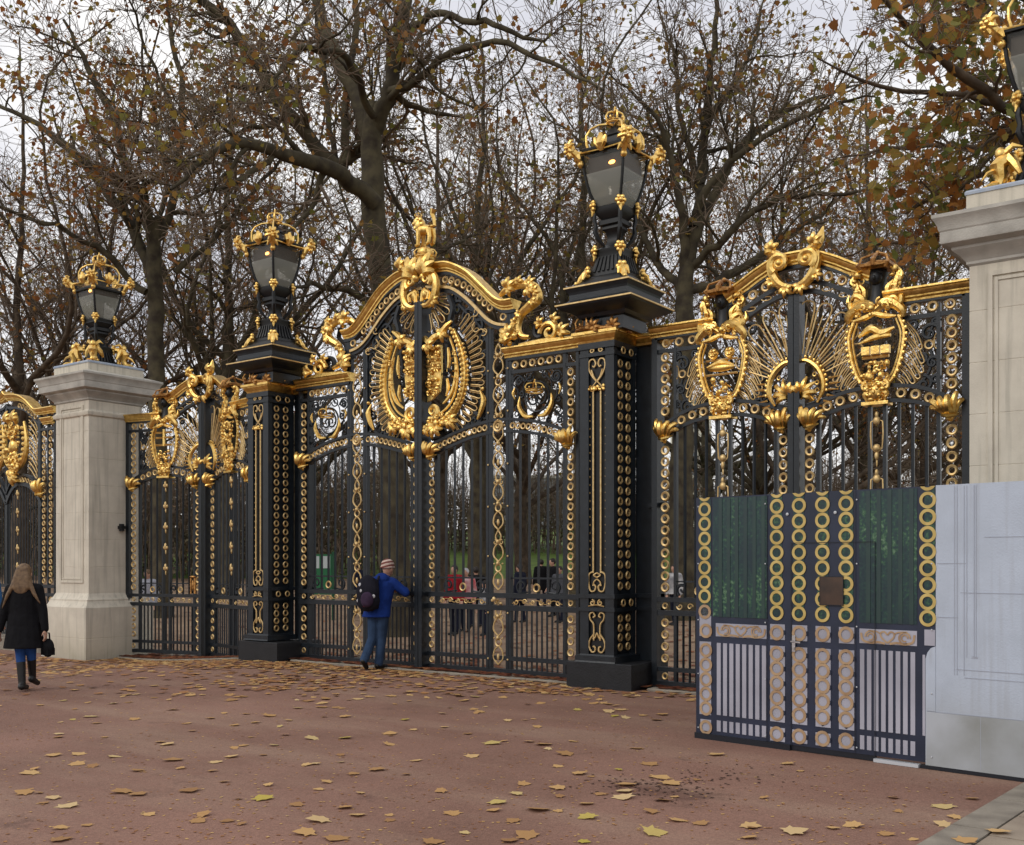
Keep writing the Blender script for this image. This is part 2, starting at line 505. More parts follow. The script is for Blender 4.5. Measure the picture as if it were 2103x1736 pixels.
M['leaf_olive'] = island_mat('last_olive_leaf', [(0.0, (0.22, 0.09, 0.035)), (0.4, (0.30, 0.15, 0.045)), (0.7, (0.30, 0.22, 0.05)), (1.0, (0.17, 0.18, 0.045))], 0.6, 0.45)
M['fallen'] = island_mat('fallen_leaf', [(0.0, (0.34, 0.18, 0.075)), (0.35, (0.50, 0.29, 0.115)), (0.7, (0.60, 0.38, 0.16)), (0.9, (0.62, 0.45, 0.23)), (1.0, (0.48, 0.38, 0.07))], 0.7, 0.1, by='object')
M['litter'] = island_mat('leaf_litter', [(0.0, (0.25, 0.11, 0.05)), (0.4, (0.40, 0.19, 0.075)), (0.75, (0.55, 0.32, 0.12)), (1.0, (0.60, 0.41, 0.18))], 0.7, 0.1)
M['litter_red'] = island_mat('red_leaf_litter', [(0.0, (0.09, 0.03, 0.018)), (0.5, (0.20, 0.06, 0.030)), (1.0, (0.30, 0.13, 0.05))], 0.7, 0.1)
M['thicket'] = island_mat('thicket_leaf', [(0.0, (0.12, 0.096, 0.074)), (0.5, (0.19, 0.15, 0.11)), (0.85, (0.17, 0.15, 0.085)), (1.0, (0.27, 0.17, 0.085))], 0.8, 0.2)

# ------------------------------------------------------------------ ground sheets
def sheet(name, x0, x1, y0, y1, nx, ny, off, m, edge=None):
    xs = np.linspace(x0, x1, nx + 1); ys = np.linspace(y0, y1, ny + 1)
    X, Y = np.meshgrid(xs, ys)
    Z = gz(X, Y) + off
    V = np.stack([X, Y, Z], -1).reshape(-1, 3)
    i, j = np.meshgrid(np.arange(nx), np.arange(ny))
    a = (j * (nx + 1) + i).ravel()
    F = np.stack([a, a + 1, a + nx + 2, a + nx + 1], 1)
    o = quick_mesh(name, V, F, m)
    tag(o, kind='structure')
    return o
gnd = sheet('ground', -900, 900, -300, 1500, 240, 240, -0.09, M['grass'])
co = np.empty(len(gnd.data.vertices) * 3, np.float32); gnd.data.vertices.foreach_get('co', co); co = co.reshape(-1, 3)
co[:, 2] -= 0.9 * (1 - smooth01((co[:, 1] * .8039 - co[:, 0] * .5948 - 52) / 9)); gnd.data.vertices.foreach_set('co', co.ravel()); gnd.data.update()
sheet('path', -75, 40, 11.9, 34, 200, 60, -0.035, M['path'])
# the far half of the path, to the foot of the lawn
V = []; q0, q1 = 14.0, 62.0
nq, nl = 60, 80
for i in range(nq + 1):
    q = q0 + (q1 - q0) * i / nq
    for j in range(nl + 1):
        l = -0.75 * q + 1.5 * q * j / nl
        x = -math.sin(YAW) * q + math.cos(YAW) * l; y = math.cos(YAW) * q + math.sin(YAW) * l
        V.append((x, max(y, 12.3), g(x, max(y, 12.3)) - 0.055))
V = np.array(V)
a = (np.arange(nq)[:, None] * (nl + 1) + np.arange(nl)[None]).ravel()
tag(quick_mesh('path', V, np.stack([a, a + 1, a + nl + 2, a + nl + 1], 1), M['path']), kind='structure')
sheet('forecourt_ground', -70, 40, -30, 12.0, 220, 84, 0.0, M['tarmac'])
# threshold stones under the gates: a low kerb that follows the ground
def kerb_run(name, x0, x1, y0, y1, h, n):
    k = MB()
    xs = np.linspace(x0, x1, n + 1)
    for a, b in zip(xs[:-1], xs[1:]):
        za, zb = g(a, y0), g(b, y0)
        V = [(a + .004, y0, za - .2), (b - .004, y0, zb - .2), (b - .004, y1, zb - .2), (a + .004, y1, za - .2),
             (a + .004, y0, za + h - .012), (b - .004, y0, zb + h - .012), (b - .004, y0 + .012, zb + h), (a + .004, y0 + .012, za + h), (b - .004, y1, zb + h), (a + .004, y1, za + h)]
        k.add(V, [(0, 1, 5, 4), (4, 5, 6, 7), (7, 6, 8, 9), (1, 2, 8, 6, 5), (0, 4, 7, 9, 3), (2, 3, 9, 8), (3, 2, 1, 0)])
    return tag(k.build(name, M['kerb'], smooth=0), kind='structure')
kerb_run('kerb', -18.3, -14.3, 11.72, 12.9, 0.035, 6)
kerb_run('kerb', -13.25, -7.66, 11.72, 12.9, 0.035, 7)
kerb_run('kerb', -6.55, -2.7, 11.72, 12.9, 0.035, 5)
kerb_run('kerb', -32, -19.75, 11.45, 12.9, 0.26, 14)
# pavement in the near right corner
pv = MB()
ang = math.atan2(8.4 - 6.25, -1.55 + 1.69)
ex, ey = math.cos(ang), math.sin(ang); fx, fy = math.sin(ang), -math.cos(ang)   # along the kerb, and away to the right
def pq(a0, a1, b0, b1, z0, z1):
    P = [(-1.69 + ex * a + fx * b, 6.25 + ey * a + fy * b) for a, b in ((a0, b0), (a1, b0), (a1, b1), (a0, b1))]
    V = [(x, y, z0) for x, y in P] + [(x, y, z1) for x, y in P]
    pv.add(V, [(3, 2, 1, 0), (4, 5, 6, 7), (0, 1, 5, 4), (1, 2, 6, 5), (2, 3, 7, 6), (3, 0, 4, 7)][:])
a = -5.0
while a < 2.15:
    pq(a + .006, min(a + 0.92, 2.2) - .006, 0, 0.235, -.1, .022); a += 0.92
pvk = tag(pv.build('kerb', M['kerb'], smooth=0), kind='structure')
pv = MB()
for r_ in range(7):
    a = -5.0 - 0.3 * (r_ % 2)
    while a < 2.15:
        pq(a + .005, min(a + 0.6, 2.2) - .005, 0.25 + r_ * 0.45, 0.25 + r_ * 0.45 + 0.44, -.1, .018 + .003 * ((r_ * 7 + int(a * 3)) % 2)); a += 0.6
tag(pv.build('pavement', M['paver'], smooth=0), kind='structure')
pv = MB(); pq(-5.3, 2.2, .02, 3.45, -.12, .010)
tag(pv.build('pavement', M['joint'], smooth=0), kind='structure')
# ------------------------------------------------------------------ ornament
GY = 12.1          # plane of the gates

def c3d(pts2, y, per=5):
    P = catmull(pts2, per)
    yy = np.full(len(P), y) if np.isscalar(y) else np.interp(np.linspace(0, 1, len(P)), np.linspace(0, 1, len(y)), y)
    return np.stack([P[:, 0], yy, P[:, 1]], 1)

def curve(mb, pts2, rad, y, n=6, per=5, closed=False, flat=1.0):
    if closed:
        pts2 = list(pts2)
        P = catmull(pts2[-2:] + pts2 + pts2[:2], per)[2 * per:-(2 * per) + per - 1 or None]
        P = P[:per * len(pts2)]
        mb.tube(np.stack([P[:, 0], np.full(len(P), y), P[:, 1]], 1), rad, n, closed=True, flat=flat)
    else:
        mb.tube(c3d(pts2, y, per), rad, n, flat=flat)

def line(mb, a, b, r, y, n=5):
    mb.tube([(a[0], y, a[1]), ((a[0] + b[0]) / 2, y, (a[1] + b[1]) / 2), (b[0], y, b[1])], r, n)

def scroll(mb, cx, cz, r0, r1, a0, turns, w0, w1, y, n=6, steps=None, flat=1.0):
    st = steps or int(10 + abs(turns) * 14)
    t = np.linspace(0, 1, st)
    a = R(a0) + turns * 2 * PI * t
    r = r0 * (r1 / r0) ** t
    mb.tube(np.stack([cx + r * np.cos(a), np.full(st, y), cz + r * np.sin(a)], 1), list(np.linspace(w0, w1, 6)), n, flat=flat)

def acanthus(mb, x, z, ang, size, y, n=5, spread=2.0, fat=0.16, bulge=0.35):
    """a fan of fleshy lobes that grow from one point and turn over at their blunt tips"""
    fat *= 1.25
    for i in range(n):
        k = (i - (n - 1) / 2) / max(1, (n - 1) / 2)
        a = R(ang) + k * spread * .42
        L = size * (1 - 0.30 * abs(k))
        t = np.linspace(0, 1, 7)
        b = a + k * 1.05 * t ** 1.5
        px = x + np.cumsum(np.concatenate([[0], np.cos(b[1:]) * L / 6]))
        pz = z + np.cumsum(np.concatenate([[0], np.sin(b[1:]) * L / 6]))
        py = y - size * bulge * np.sin(t * PI * 0.85)
        mb.tube(np.stack([px, py, pz], 1), [size * fat * .55, size * fat * .9, size * fat * 1.1, size * fat * .95, size * fat * .42], 6, flat=.8)
    mb.ell(x, y - size * .05, z, size * fat * 1.1, size * fat, size * fat * 1.1, 8, 5)

def bracket_leaf(mb, x, z, s, size, y):
    """gilded leaf that clasps a stile where the arched rail springs; s = side the rail leaves to"""
    q = size
    # a rolled rim below, a tulip of broad lobes above, one lobe laid along the rail
    mb.tube([(x - s * .34 * q, y + .02, z - .30 * q), (x - s * .2 * q, y - .05, z - .40 * q), (x + s * .05 * q, y - .10, z - .43 * q), (x + s * .3 * q, y - .05, z - .36 * q), (x + s * .42 * q, y + .02, z - .26 * q)], [.05 * q, .10 * q, .12 * q, .10 * q, .05 * q], 7)
    mb.tube([(x, y, z - .62 * q), (x, y - .03, z - .52 * q), (x, y - .02, z - .42 * q)], [.10 * q, .20 * q, .24 * q], 8, flat=.6)
    for (dx0, dx1, dz1, w, yy) in ((-.20, -.56, .30, .15, -.02), (-.14, -.34, .60, .16, -.06), (-.04, .02, .46, .18, -.10), (.10, .42, .44, .16, -.08), (.2, .82, .34, .15, -.05), (.24, .84, .02, .14, -.03)):
        P = [(x + s * dx0 * .6 * q, y, z - .40 * q), (x + s * (dx0 * .8 + dx1 * .2) * q, y + yy - .03, z - .12 * q), (x + s * (dx0 * .4 + dx1 * .6) * q, y + yy - .05, z + dz1 * .5 * q), (x + s * dx1 * q, y + yy - .02, z + dz1 * q), (x + s * (dx1 * 1.08) * q, y + yy + .02, z + dz1 * 1.08 * q)]
        mb.tube(catmull(P, 3), [w * .8 * q, w * 1.1 * q, w * 1.0 * q, w * .75 * q, w * .12 * q], 7, flat=.8)
    mb.ell(x, y - .01, z - .14 * q, .30 * q, .15 * q, .34 * q, 10, 7)

def beads(mb, pts2, r, step, y, per=8):
    P = catmull(pts2, per)
    d = np.concatenate([[0], np.cumsum(np.linalg.norm(np.diff(P, axis=0), axis=1))])
    for q in np.arange(0, d[-1], step):
        mb.ell(np.interp(q, d, P[:, 0]), y, np.interp(q, d, P[:, 1]), r, r, r, 6, 4)

def crownlet(mb, x, y, z, w, h):
    """a small open crown: band, arches, ball and cross"""
    mb.ring(x, y, z + h * .10, w * .5, h * .07, 'z', 14, 5)
    mb.ring(x, y, z + h * .24, w * .49, h * .03, 'z', 14, 4)
    for k in range(4):
        a = PI / 4 + k * PI / 2
        P = [(x + math.cos(a) * w * q, y + math.sin(a) * w * q, z + h * v) for q, v in ((.5, .22), (.56, .45), (.44, .66), (.2, .74), (.0, .70))]
        mb.tube(P, h * .055, 5)
    for k in range(8):
        a = k * PI / 4
        mb.ell(x + math.cos(a) * w * .52, y + math.sin(a) * w * .52, z + h * .34, h * .06, h * .06, h * .10, 6, 4)
    mb.ell(x, y, z + h * .80, h * .08, h * .08, h * .08, 8, 5)
    mb.tube([(x, y, z + h * .82), (x, y, z + h * .9), (x, y, z + h)], h * .035, 5)
    mb.tube([(x - h * .08, y, z + h * .93), (x, y, z + h * .93), (x + h * .08, y, z + h * .93)], h * .035, 5)

def relief(mb, x0, x1, z0, z1, y, n, r0, r1, seed, depth=0.05):
    """carved, lumpy heraldic relief: small scrolls, lobes and knobs"""
    rr = random.Random(seed)
    for _ in range(int(n * 1.5)):
        x = rr.uniform(x0, x1); z = rr.uniform(z0, z1); r = rr.uniform(r0, r1)
        k = rr.random()
        if k < .4:
            mb.ell(x, y - rr.uniform(0, depth), z, r * rr.uniform(.7, 1.5), r * .8, r * rr.uniform(.7, 1.5), 8, 5)
        elif k < .8:
            scroll(mb, x, z, r * 1.3, r * .35, rr.uniform(0, 360), rr.choice((-1, 1)) * .8, r * .42, r * .2, y - rr.uniform(0, depth), 5, 9)
        else:
            a = rr.uniform(0, PI)
            mb.tube([(x - math.cos(a) * r, y, z - math.sin(a) * r), (x, y - depth, z), (x + math.cos(a) * r, y, z + math.sin(a) * r)], [r * .2, r * .5, r * .2], 5)

CORN = [(0, -.13), (-.022, -.14), (-.034, -.118), (-.055, -.112), (-.085, -.082), (-.10, -.08), (-.118, -.058), (-.14, -.054), (-.14, .054), (-.118, .058), (-.10, .08), (-.055, .112), (-.034, .118), (-.022, .14), (0, .13)]
def rail_prof(t, d):
    return [(t / 2, -d), (-t / 2, -d), (-t / 2, d), (t / 2, d)]

class Bands:
    """each row of rings becomes a part of its own"""
    def __init__(self): self.m = []
    def new(self):
        self.m.append(MB()); return self.m[-1]
    def ring(self, *a, **k): self.new().ring(*a, **k)

def ring_line(mb, pts2, r, step, y, th=None):
    if isinstance(mb, Bands): mb = mb.new()
    P = catmull(pts2, 10)
    d = np.concatenate([[0], np.cumsum(np.linalg.norm(np.diff(P, axis=0), axis=1))])
    n = max(1, int(d[-1] / step))
    for q in (np.arange(n) + .5) * d[-1] / n:
        mb.ring(np.interp(q, d, P[:, 0]), y, np.interp(q, d, P[:, 1]), r * .80, th or r * .27, 'y', 14, 5)

def ring_col(mb, u, z0, z1, r, step, y):
    if isinstance(mb, Bands): mb = mb.new()
    n = max(1, int(round((z1 - z0) / step)))
    for i in range(n):
        mb.ring(u, y, z0 + (i + .5) * (z1 - z0) / n, r * .80, r * .275, 'y', 16, 5)

def arc_at(pts, u):
    P = catmull(pts, 10)
    return float(np.interp(u, P[:, 0], P[:, 1]))

# ------------------------------------------------------------------ the great gate: two leaves
XC = -10.62
ARCH = [(.02, 6.20), (.27, 6.17), (.54, 6.135), (.88, 5.965), (1.16, 5.72), (1.38, 5.515), (1.50, 5.435), (1.60, 5.41), (1.72, 5.41)]
THIN = [(.05, 5.84), (.39, 5.79), (.59, 5.73), (.88, 5.52), (1.21, 5.21), (1.40, 5.10), (1.58, 5.06)]
LOW = [(.12, 3.335), (.30, 3.40), (.48, 3.456), (.88, 3.56), (1.19, 3.607), (1.43, 3.622), (1.70, 3.606), (2.09, 3.544), (2.42, 3.445), (2.66, 3.34)]

def great_leaf(s, label):
    U0 = 2.82
    root = empty('gate_leaf', (XC + s * U0, GY, 0))
    tag(root, label, 'gate', 'leaves of the great central gate')
    fn = lambda V: np.stack([s * (V[:, 0] - U0), V[:, 1], V[:, 2]], 1)
    def put(mb, name, m, sm=0.7, par=None):
        return mb.build(name, m, par or root, fn=fn, smooth=sm, flip=(s < 0), local=True)
    # frame
    fr = MB()
    fr.box(.005, .075, -.17, .05, .05, 5.60)
    for u in (.235, .262, 1.225, 1.275, 1.585, 1.635, 2.575, 2.79):
        top = 4.55 if u > 1.3 else (3.45 if u < .3 else 5.05)
        if 1.5 < u < 1.7: top = 5.28
        w = .022 if u not in (.235, .262) else .012
        fr.box(u - w, u + w, -.032, .032, .05, top)
    for z0, z1, d in ((1.125, 1.195, .045), (.945, 1.02, .041), (.225, .285, .036), (.035, .10, .043)):
        fr.box(.075, 2.82, -d, d, z0, z1)
    fr.box(.26, 1.22, -.012, .012, 1.40, 1.425); fr.box(1.65, 2.56, -.012, .012, 1.40, 1.425)
    for dz in (.085, -.085):
        fr.sweep(catmull([(a, b + dz) for a, b in LOW], 6), rail_prof(.042, .038))
    P = catmull(THIN, 6)
    fr.sweep(P - [0, .05], rail_prof(.055, .035))
    fr.sweep(catmull([(a, b - .165) for a, b in ARCH], 6), rail_prof(.045, .05))
    fr.box(1.50, 1.72, -.028, .028, 4.95, 5.26)
    fr.box(1.64, 2.82, -.027, .027, 4.345, 4.395); fr.box(1.60, 2.86, -.05, .05, 4.535, 4.575)
    fr.box(2.45, 2.60, -.06, .06, -.0, .04); fr.box(.02, .2, -.06, .06, -.0, .045)
    put(fr, 'frame', M['iron'], 0.5)
    # bars
    ba = MB()
    for i, u in enumerate([.42, .585, .75, .915, 1.08, 1.80, 1.96, 2.12, 2.28, 2.44]):
        line(ba, (u, 1.16), (u, arc_at(LOW, u) - .06), .021, 0)
    for k in range(26):
        u = .33 + k * .088
        if u > 2.52: break
        if 1.2 < u < 1.66: continue
        line(ba, (u, .06), (u, .98), .0165, 0)
    put(ba, 'bars', M['iron'])
    # dark scrollwork
    sc = MB()
    for (cx, sg) in ((.47, 1), (1.06, -1), (1.83, 1), (2.40, -1)):
        scroll(sc, cx, 1.30, .10, .03, 250 if sg > 0 else 290, -sg * 1.2, .018, .012, 0)
        line(sc, (cx - sg * .02, 1.20), (cx + sg * .16, 1.22), .012, 0)
        put(sc, 'rail_scroll', M['iron']); sc = MB()
    for (cx, cz, r, a, t) in ((.82, 5.28, .16, 0, 1.4), (1.02, 5.12, .12, 90, -1.4), (.62, 5.44, .13, 45, 1.3), (1.12, 4.93, .1, 0, 1.3), (1.13, 3.98, .11, 0, 1.3), (.95, 3.74, .11, 90, -1.4), (.62, 3.62, .09, 90, 1.3), (.40, 5.45, .08, 90, 1.3), (1.06, 5.28, .09, 200, 1.3), (1.14, 4.72, .07, 0, -1.3), (1.14, 4.42, .06, 90, 1.3), (.90, 5.42, .1, 120, -1.3), (.74, 5.12, .09, 0, 1.3), (.80, 3.70, .1, 200, 1.3), (1.16, 3.78, .07, 0, 1.3), (.33, 3.60, .07, 0, 1.3), (1.66, 4.86, .08, 0, 1.3), (.58, 5.60, .09, 60, 1.3)):
        scroll(sc, cx, cz, r, r * .2, a, t, .030, .018, .02)
    curve(sc, [(.66, 5.50), (.80, 5.36), (.98, 5.20), (1.12, 5.04), (1.2, 4.85)], .03, .02)
    curve(sc, [(1.21, 4.9), (1.19, 4.5), (1.19, 4.1), (1.12, 3.8), (1.0, 3.66)], .026, .02)
    curve(sc, [(.50, 5.64), (.57, 5.45), (.52, 5.25), (.60, 5.14)], .05, -.02)
    curve(sc, [(.12, 3.52), (.35, 3.56), (.55, 3.64), (.85, 3.68)], .03, .02)
    put(sc, 'scrollwork', M['iron']); sc = MB()
    for (cx, cz, r, a, t) in ((1.78, 4.22, .09, 0, 1.4), (1.76, 3.86, .1, 90, -1.4), (2.42, 4.24, .09, 180, 1.4), (2.46, 3.92, .08, 0, 1.4), (2.48, 3.62, .07, 0, 1.4), (1.82, 4.05, .07, 200, 1.3), (2.30, 3.62, .06, 90, 1.3), (1.92, 3.66, .06, 90, -1.3)): scroll(sc, cx, cz, r, r * .2, a, t, .018, .012, .01)
    # monogram panel
    cx, cz = 2.10, 3.98
    sc.ring(cx, 0, cz, .21, .016, 'y', 24, 5)
    scroll(sc, cx - .05, cz - .02, .16, .03, 60, 1.5, .016, .012, -.01); scroll(sc, cx + .05, cz - .02, .16, .03, 120, -1.5, .016, .012, -.01)
    for sg in (-1, 1):
        scroll(sc, cx + sg * .32, 4.24, .10, .02, 90 - sg * 90, sg * 1.5, .013, .009, 0)
        scroll(sc, cx + sg * .36, 3.76, .09, .02, 90 - sg * 90, -sg * 1.5, .013, .009, 0)
        scroll(sc, cx + sg * .14, 4.28, .09, .02, 0, sg * 1.4, .012, .009, 0)
        curve(sc, [(cx + sg * .22, 3.80), (cx + sg * .33, 3.95), (cx + sg * .34, 4.10), (cx + sg * .43, 4.2)], .012, 0)
        curve(sc, [(cx + sg * .06, 4.34), (cx + sg * .22, 4.2), (cx + sg * .25, 4.06)], .010, 0)
    put(sc, 'monogram', M['iron'])
    # gilded cornices
    gc = MB()
    gc.sweep(catmull(ARCH, 7), CORN)
    put(gc, 'arched_cornice', M['gold'], 0.6)
    gc = MB()
    gc.sweep([(1.56, 4.717), (2.0, 4.717), (2.4, 4.717), (2.84, 4.717)], CORN)
    put(gc, 'cornice', M['gold'], 0.6)
    # rings
    rg = Bands()
    ring_col(rg, .158, .32, .93, .052, .143, -.03); ring_col(rg, .158, 1.24, 3.2, .052, .141, -.03); ring_col(rg, .158, 1.02, 1.13, .04, .11, -.03)
    ring_col(rg, .158, .11, .22, .045, .11, -.03)
    ring_col(rg, 2.683, .32, .93, .055, .14, -.03); ring_col(rg, 2.683, 1.24, 3.16, .055, .14, -.03); ring_col(rg, 2.683, 3.5, 4.33, .055, .14, -.03)
    ring_col(rg, 2.683, 1.03, 1.12, .042, .1, -.03); ring_col(rg, 2.683, .11, .22, .045, .11, -.03)
    ring_line(rg, [(.28, 3.39)] + LOW[2:5] + [(1.21, 3.605)], .047, .093, -.03)
    ring_line(rg, [(1.64, 3.61)] + LOW[7:9] + [(2.55, 3.39)], .047, .093, -.03)
    ring_line(rg, [(1.66, 4.465), (2.1, 4.465), (2.56, 4.465)], .056, .148, -.03)
    ring_line(rg, [(.36, 5.91), (.56, 5.86), (.88, 5.70), (1.2, 5.42), (1.33, 5.31)], .056, .122, -.03)
    ring_line(rg, [(1.42, 5.21), (1.62, 5.16)], .06, .125, -.03)
    for u in (.76, 2.10): rg.ring(u, -.02, 1.275, .052, .014)
    for q_ in rg.m: put(q_, 'ring_band', M['gold_line'])
    # gilded lines: thin arch, band of scrolls between the rails
    gl = MB()
    gl.sweep(catmull(THIN, 6), [(.02, -.06), (-.02, -.06), (-.02, -.02), (.02, -.02)])
    put(gl, 'gilded_line', M['gold_line'])
    for (a, b) in ((.30, 1.2), (1.68, 2.54)):
        gl = MB()
        n = 6; w = (b - a) / n
        for k in range(n):
            scroll(gl, a + (k + .5) * w, 1.075, .046, .014, 0 if k % 2 else 180, 1.1 if k < n / 2 else -1.1, .010, .007, -.03, 5)
        curve(gl, [(a, 1.05), (a + w, 1.10), (a + 2 * w, 1.045), ((a + b) / 2, 1.10), (b - 2 * w, 1.045), (b - w, 1.10), (b, 1.05)], .007, -.025, 5)
        put(gl, 'scroll_band', M['gold_line'])
    gl = MB()
    scroll(gl, 1.02, 5.33, .075, .02, 230, 1.0, .010, .008, -.04); scroll(gl, 1.18, 5.02, .07, .02, 230, 1.0, .010, .008, -.04)
    curve(gl, [(1.00, 5.18), (.95, 5.10), (1.02, 5.03), (1.12, 5.06), (1.22, 5.0)], .010, -.04)
    put(gl, 'gilded_lines', M['gold_line'])
    # the ornamental column between two stiles
    oc = MB()
    u = 1.43; z = .16
    k = 0
    while z < 4.72:
        if 3.5 < z < 3.70:
            oc.ring(u, -.04, 3.615, .075, .02); oc.ring(u, -.04, 3.615, .03, .018)
            for q in range(4): oc.ell(u + .12 * math.cos(q * PI / 2), -.04, 3.615 + .085 * math.sin(q * PI / 2), .016)
            z = 3.74; continue
        if .92 < z < 1.22:
            relief(oc, u - .08, u + .08, 1.04, 1.11, -.03, 6, .02, .03, 5); z = 1.24; continue
        t = k % 4
        if t in (0, 2):
            h = .26
            for sg in (-1, 1):
                curve(oc, [(u, z), (u + sg * .085, z + .09), (u + sg * .07, z + .2), (u + sg * .015, z + h)], .0125, -.03)
            if t == 0: oc.ell(u, -.035, z + .11, .022, .018, .05)
        elif t == 1:
            h = .15
            oc.ring(u, -.03, z + .06, .052, .012); oc.ell(u, -.04, z + .125, .03, .03, .035)
            for sg in (-1, 1): oc.ell(u + sg * .075, -.03, z + .12, .014)
        else:
            h = .20
            oc.ell(u, -.045, z + .03, .034, .03, .034)
            for sg in (-1, 1):
                curve(oc, [(u, z + .02), (u + sg * .05, z + .1), (u, z + .2)], .011, -.03)
                scroll(oc, u + sg * .06, z + .02, .04, .015, 90, sg * .9, .011, .008, -.03)
        if k % 3 == 0:
            for sg in (-1, 1): oc.ell(u + sg * .178, -.045, z + .08, .016, .012, .016, 6, 4)
        z += h; k += 1
    put(oc, 'ornamental_column', M['gold_line'])
    # leaves that clasp the arched rail
    b1 = MB(); bracket_leaf(b1, .165, 3.33, 1, .225, -.06); put(b1, 'clasp_leaf', M['gold'])
    b1 = MB(); bracket_leaf(b1, 2.67, 3.34, -1, .235, -.06); put(b1, 'clasp_leaf', M['gold'])
    # oval frame round the arms
    OV = [(.60, 5.12), (.72, 4.88), (.80, 4.62), (.815, 4.36), (.76, 4.12), (.63, 3.92), (.44, 3.78), (.25, 3.72), (.13, 3.76)]
    ov = MB()
    curve(ov, OV, [.028, .044, .048, .05, .054, .064, .07, .066, .045], -.05, 8, 5)
    curve(ov, [(.53, 5.02), (.62, 4.82), (.68, 4.6), (.69, 4.36), (.64, 4.16), (.53, 4.0), (.38, 3.9), (.25, 3.87)], .018, -.06, 6, 5)
    beads(ov, OV, .03, .075, -.115)
    beads(ov, [(a + .075, b) for a, b in OV[1:6]], .022, .07, -.06)
    scroll(ov, .22, 3.93, .12, .03, 270, 1.4, .042, .022, -.08, 7)
    acanthus(ov, .30, 3.72, 250, .22, -.06, 5, 2.2); acanthus(ov, .55, 3.80, 300, .2, -.05, 5, 2.0); acanthus(ov, .10, 3.72, 265, .2, -.06, 4, 1.6)
    relief(ov, .15, .62, 3.72, 3.86, -.08, 16, .025, .045, 3)
    put(ov, 'oval_frame', M['gold'])
    rf = MB()
    OO = catmull(OV[:-2], 8); n = 21
    d = np.concatenate([[0], np.cumsum(np.linalg.norm(np.diff(OO, axis=0), axis=1))])
    for i in range(n):
        q = d[-1] * (i + .3) / n
        a = np.array([np.interp(q, d, OO[:, 0]), np.interp(q, d, OO[:, 1])]); b = np.array([np.interp(min(q + d[-1] / n * .72, d[-1]), d, OO[:, 0]), np.interp(min(q + d[-1] / n * .72, d[-1]), d, OO[:, 1])])
        c = np.array([-.05, 4.42]); o1 = (a - c) / np.linalg.norm(a - c); o2 = (b - c) / np.linalg.norm(b - c)
        L = (.36 if i % 2 else .31) * (1 - .25 * i / n); L0 = .10
        curve(rf, [a + o1 * L0, a + o1 * L * .7, a + o1 * L, (a + o1 * (L + .035) + b + o2 * (L + .035)) / 2, b + o2 * L, b + o2 * L * .7, b + o2 * L0], .0085, -.01, 5, 3)
    put(rf, 'rays', M['gold_line'])
    # sunburst under the keystone
    sb = MB()
    for i in range(7):
        a = R(-84 + i * 17); c = np.array([.05, 5.68]); w = .085
        o = np.array([math.cos(a), math.sin(a)]); p = np.array([-o[1], o[0]])
        L = .53
        curve(sb, [c + o * .26 - p * .02, c + o * (L - .06) - p * .045, c + o * L, c + o * (L - .06) + p * .045, c + o * .26 + p * .02], .0085, -.02, 5, 3)
    put(sb, 'sunburst', M['gold_line'])
    # keystone cartouche
    ks = MB()
    curve(ks, [(.07, 6.12), (.20, 6.05), (.31, 5.92), (.33, 5.75), (.27, 5.60), (.15, 5.53), (.05, 5.55)], [.035, .05, .06, .065, .06, .05, .04], -.13, 8)
    scroll(ks, .16, 5.93, .11, .03, 300, 1.3, .040, .022, -.16, 7)
    curve(ks, [(.06, 5.60), (.09, 5.75), (.20, 5.72), (.18, 5.62)], .03, -.15)
    acanthus(ks, .08, 5.98, 66, .36, -.12, 5, 1.2, .14, .25); acanthus(ks, .26, 5.62, 300, .16, -.1, 4, 1.6)
    if s < 0: acanthus(ks, .40, 6.17, 120, .2, -.12, 4, 1.6)
    ks.ell(.10, -.12, 5.72, .07, .06, .1)
    put(ks, 'keystone_ornament', M['gold'])
    # coat of arms: half a shield with its relief, supporters' drapery above
    ar = MB()
    ar.prism([(.085, 4.92), (.36, 4.92), (.37, 4.5), (.33, 4.22), (.2, 4.12), (.085, 4.08)], -.06, -.02)
    for zz in (4.88, 4.70, 4.62, 4.40, 4.32, 4.22): line(ar, (.09, zz), (.36 if zz > 4.4 else .32, zz), .022, -.075)
    relief(ar, .11, .35, 4.14, 4.9, -.075, 40, .018, .034, 7)
    curve(ar, [(.06, 5.06), (.16, 4.98), (.26, 5.04), (.38, 5.08), (.5, 5.18), (.60, 5.24)], [.04, .06, .055, .05, .045, .02], -.09)
    acanthus(ar, .14, 4.96, 300, .2, -.08, 4, 1.8); acanthus(ar, .45, 5.12, 240, .2, -.06, 4, 1.8)
    curve(ar, [(.50, 4.86), (.52, 4.66), (.49, 4.50)], [.02, .032, .02], -.05); curve(ar, [(.48, 4.40), (.50, 4.26), (.46, 4.14)], [.02, .03, .015], -.05)
    curve(ar, [(.60, 4.85), (.66, 4.6), (.64, 4.35), (.55, 4.15), (.4, 4.03)], [.015, .03, .034, .034, .015], -.05)
    relief(ar, .60, .68, 4.3, 4.8, -.06, 8, .016, .028, 9)
    put(ar, 'coat_of_arms', M['gold'])
    dk = MB()
    curve(dk, [(.40, 4.98), (.47, 4.9), (.44, 4.7), (.47, 4.55)], [.03, .05, .03, .03], -.02); relief(dk, .42, .52, 4.38, 4.55, -.02, 6, .03, .05, 4)
    put(dk, 'iron_supporter', M['iron_dark'])
    # panel crown and horns
    pc = MB()
    crownlet(pc, 2.10, -.07, 4.02, .24, .20)
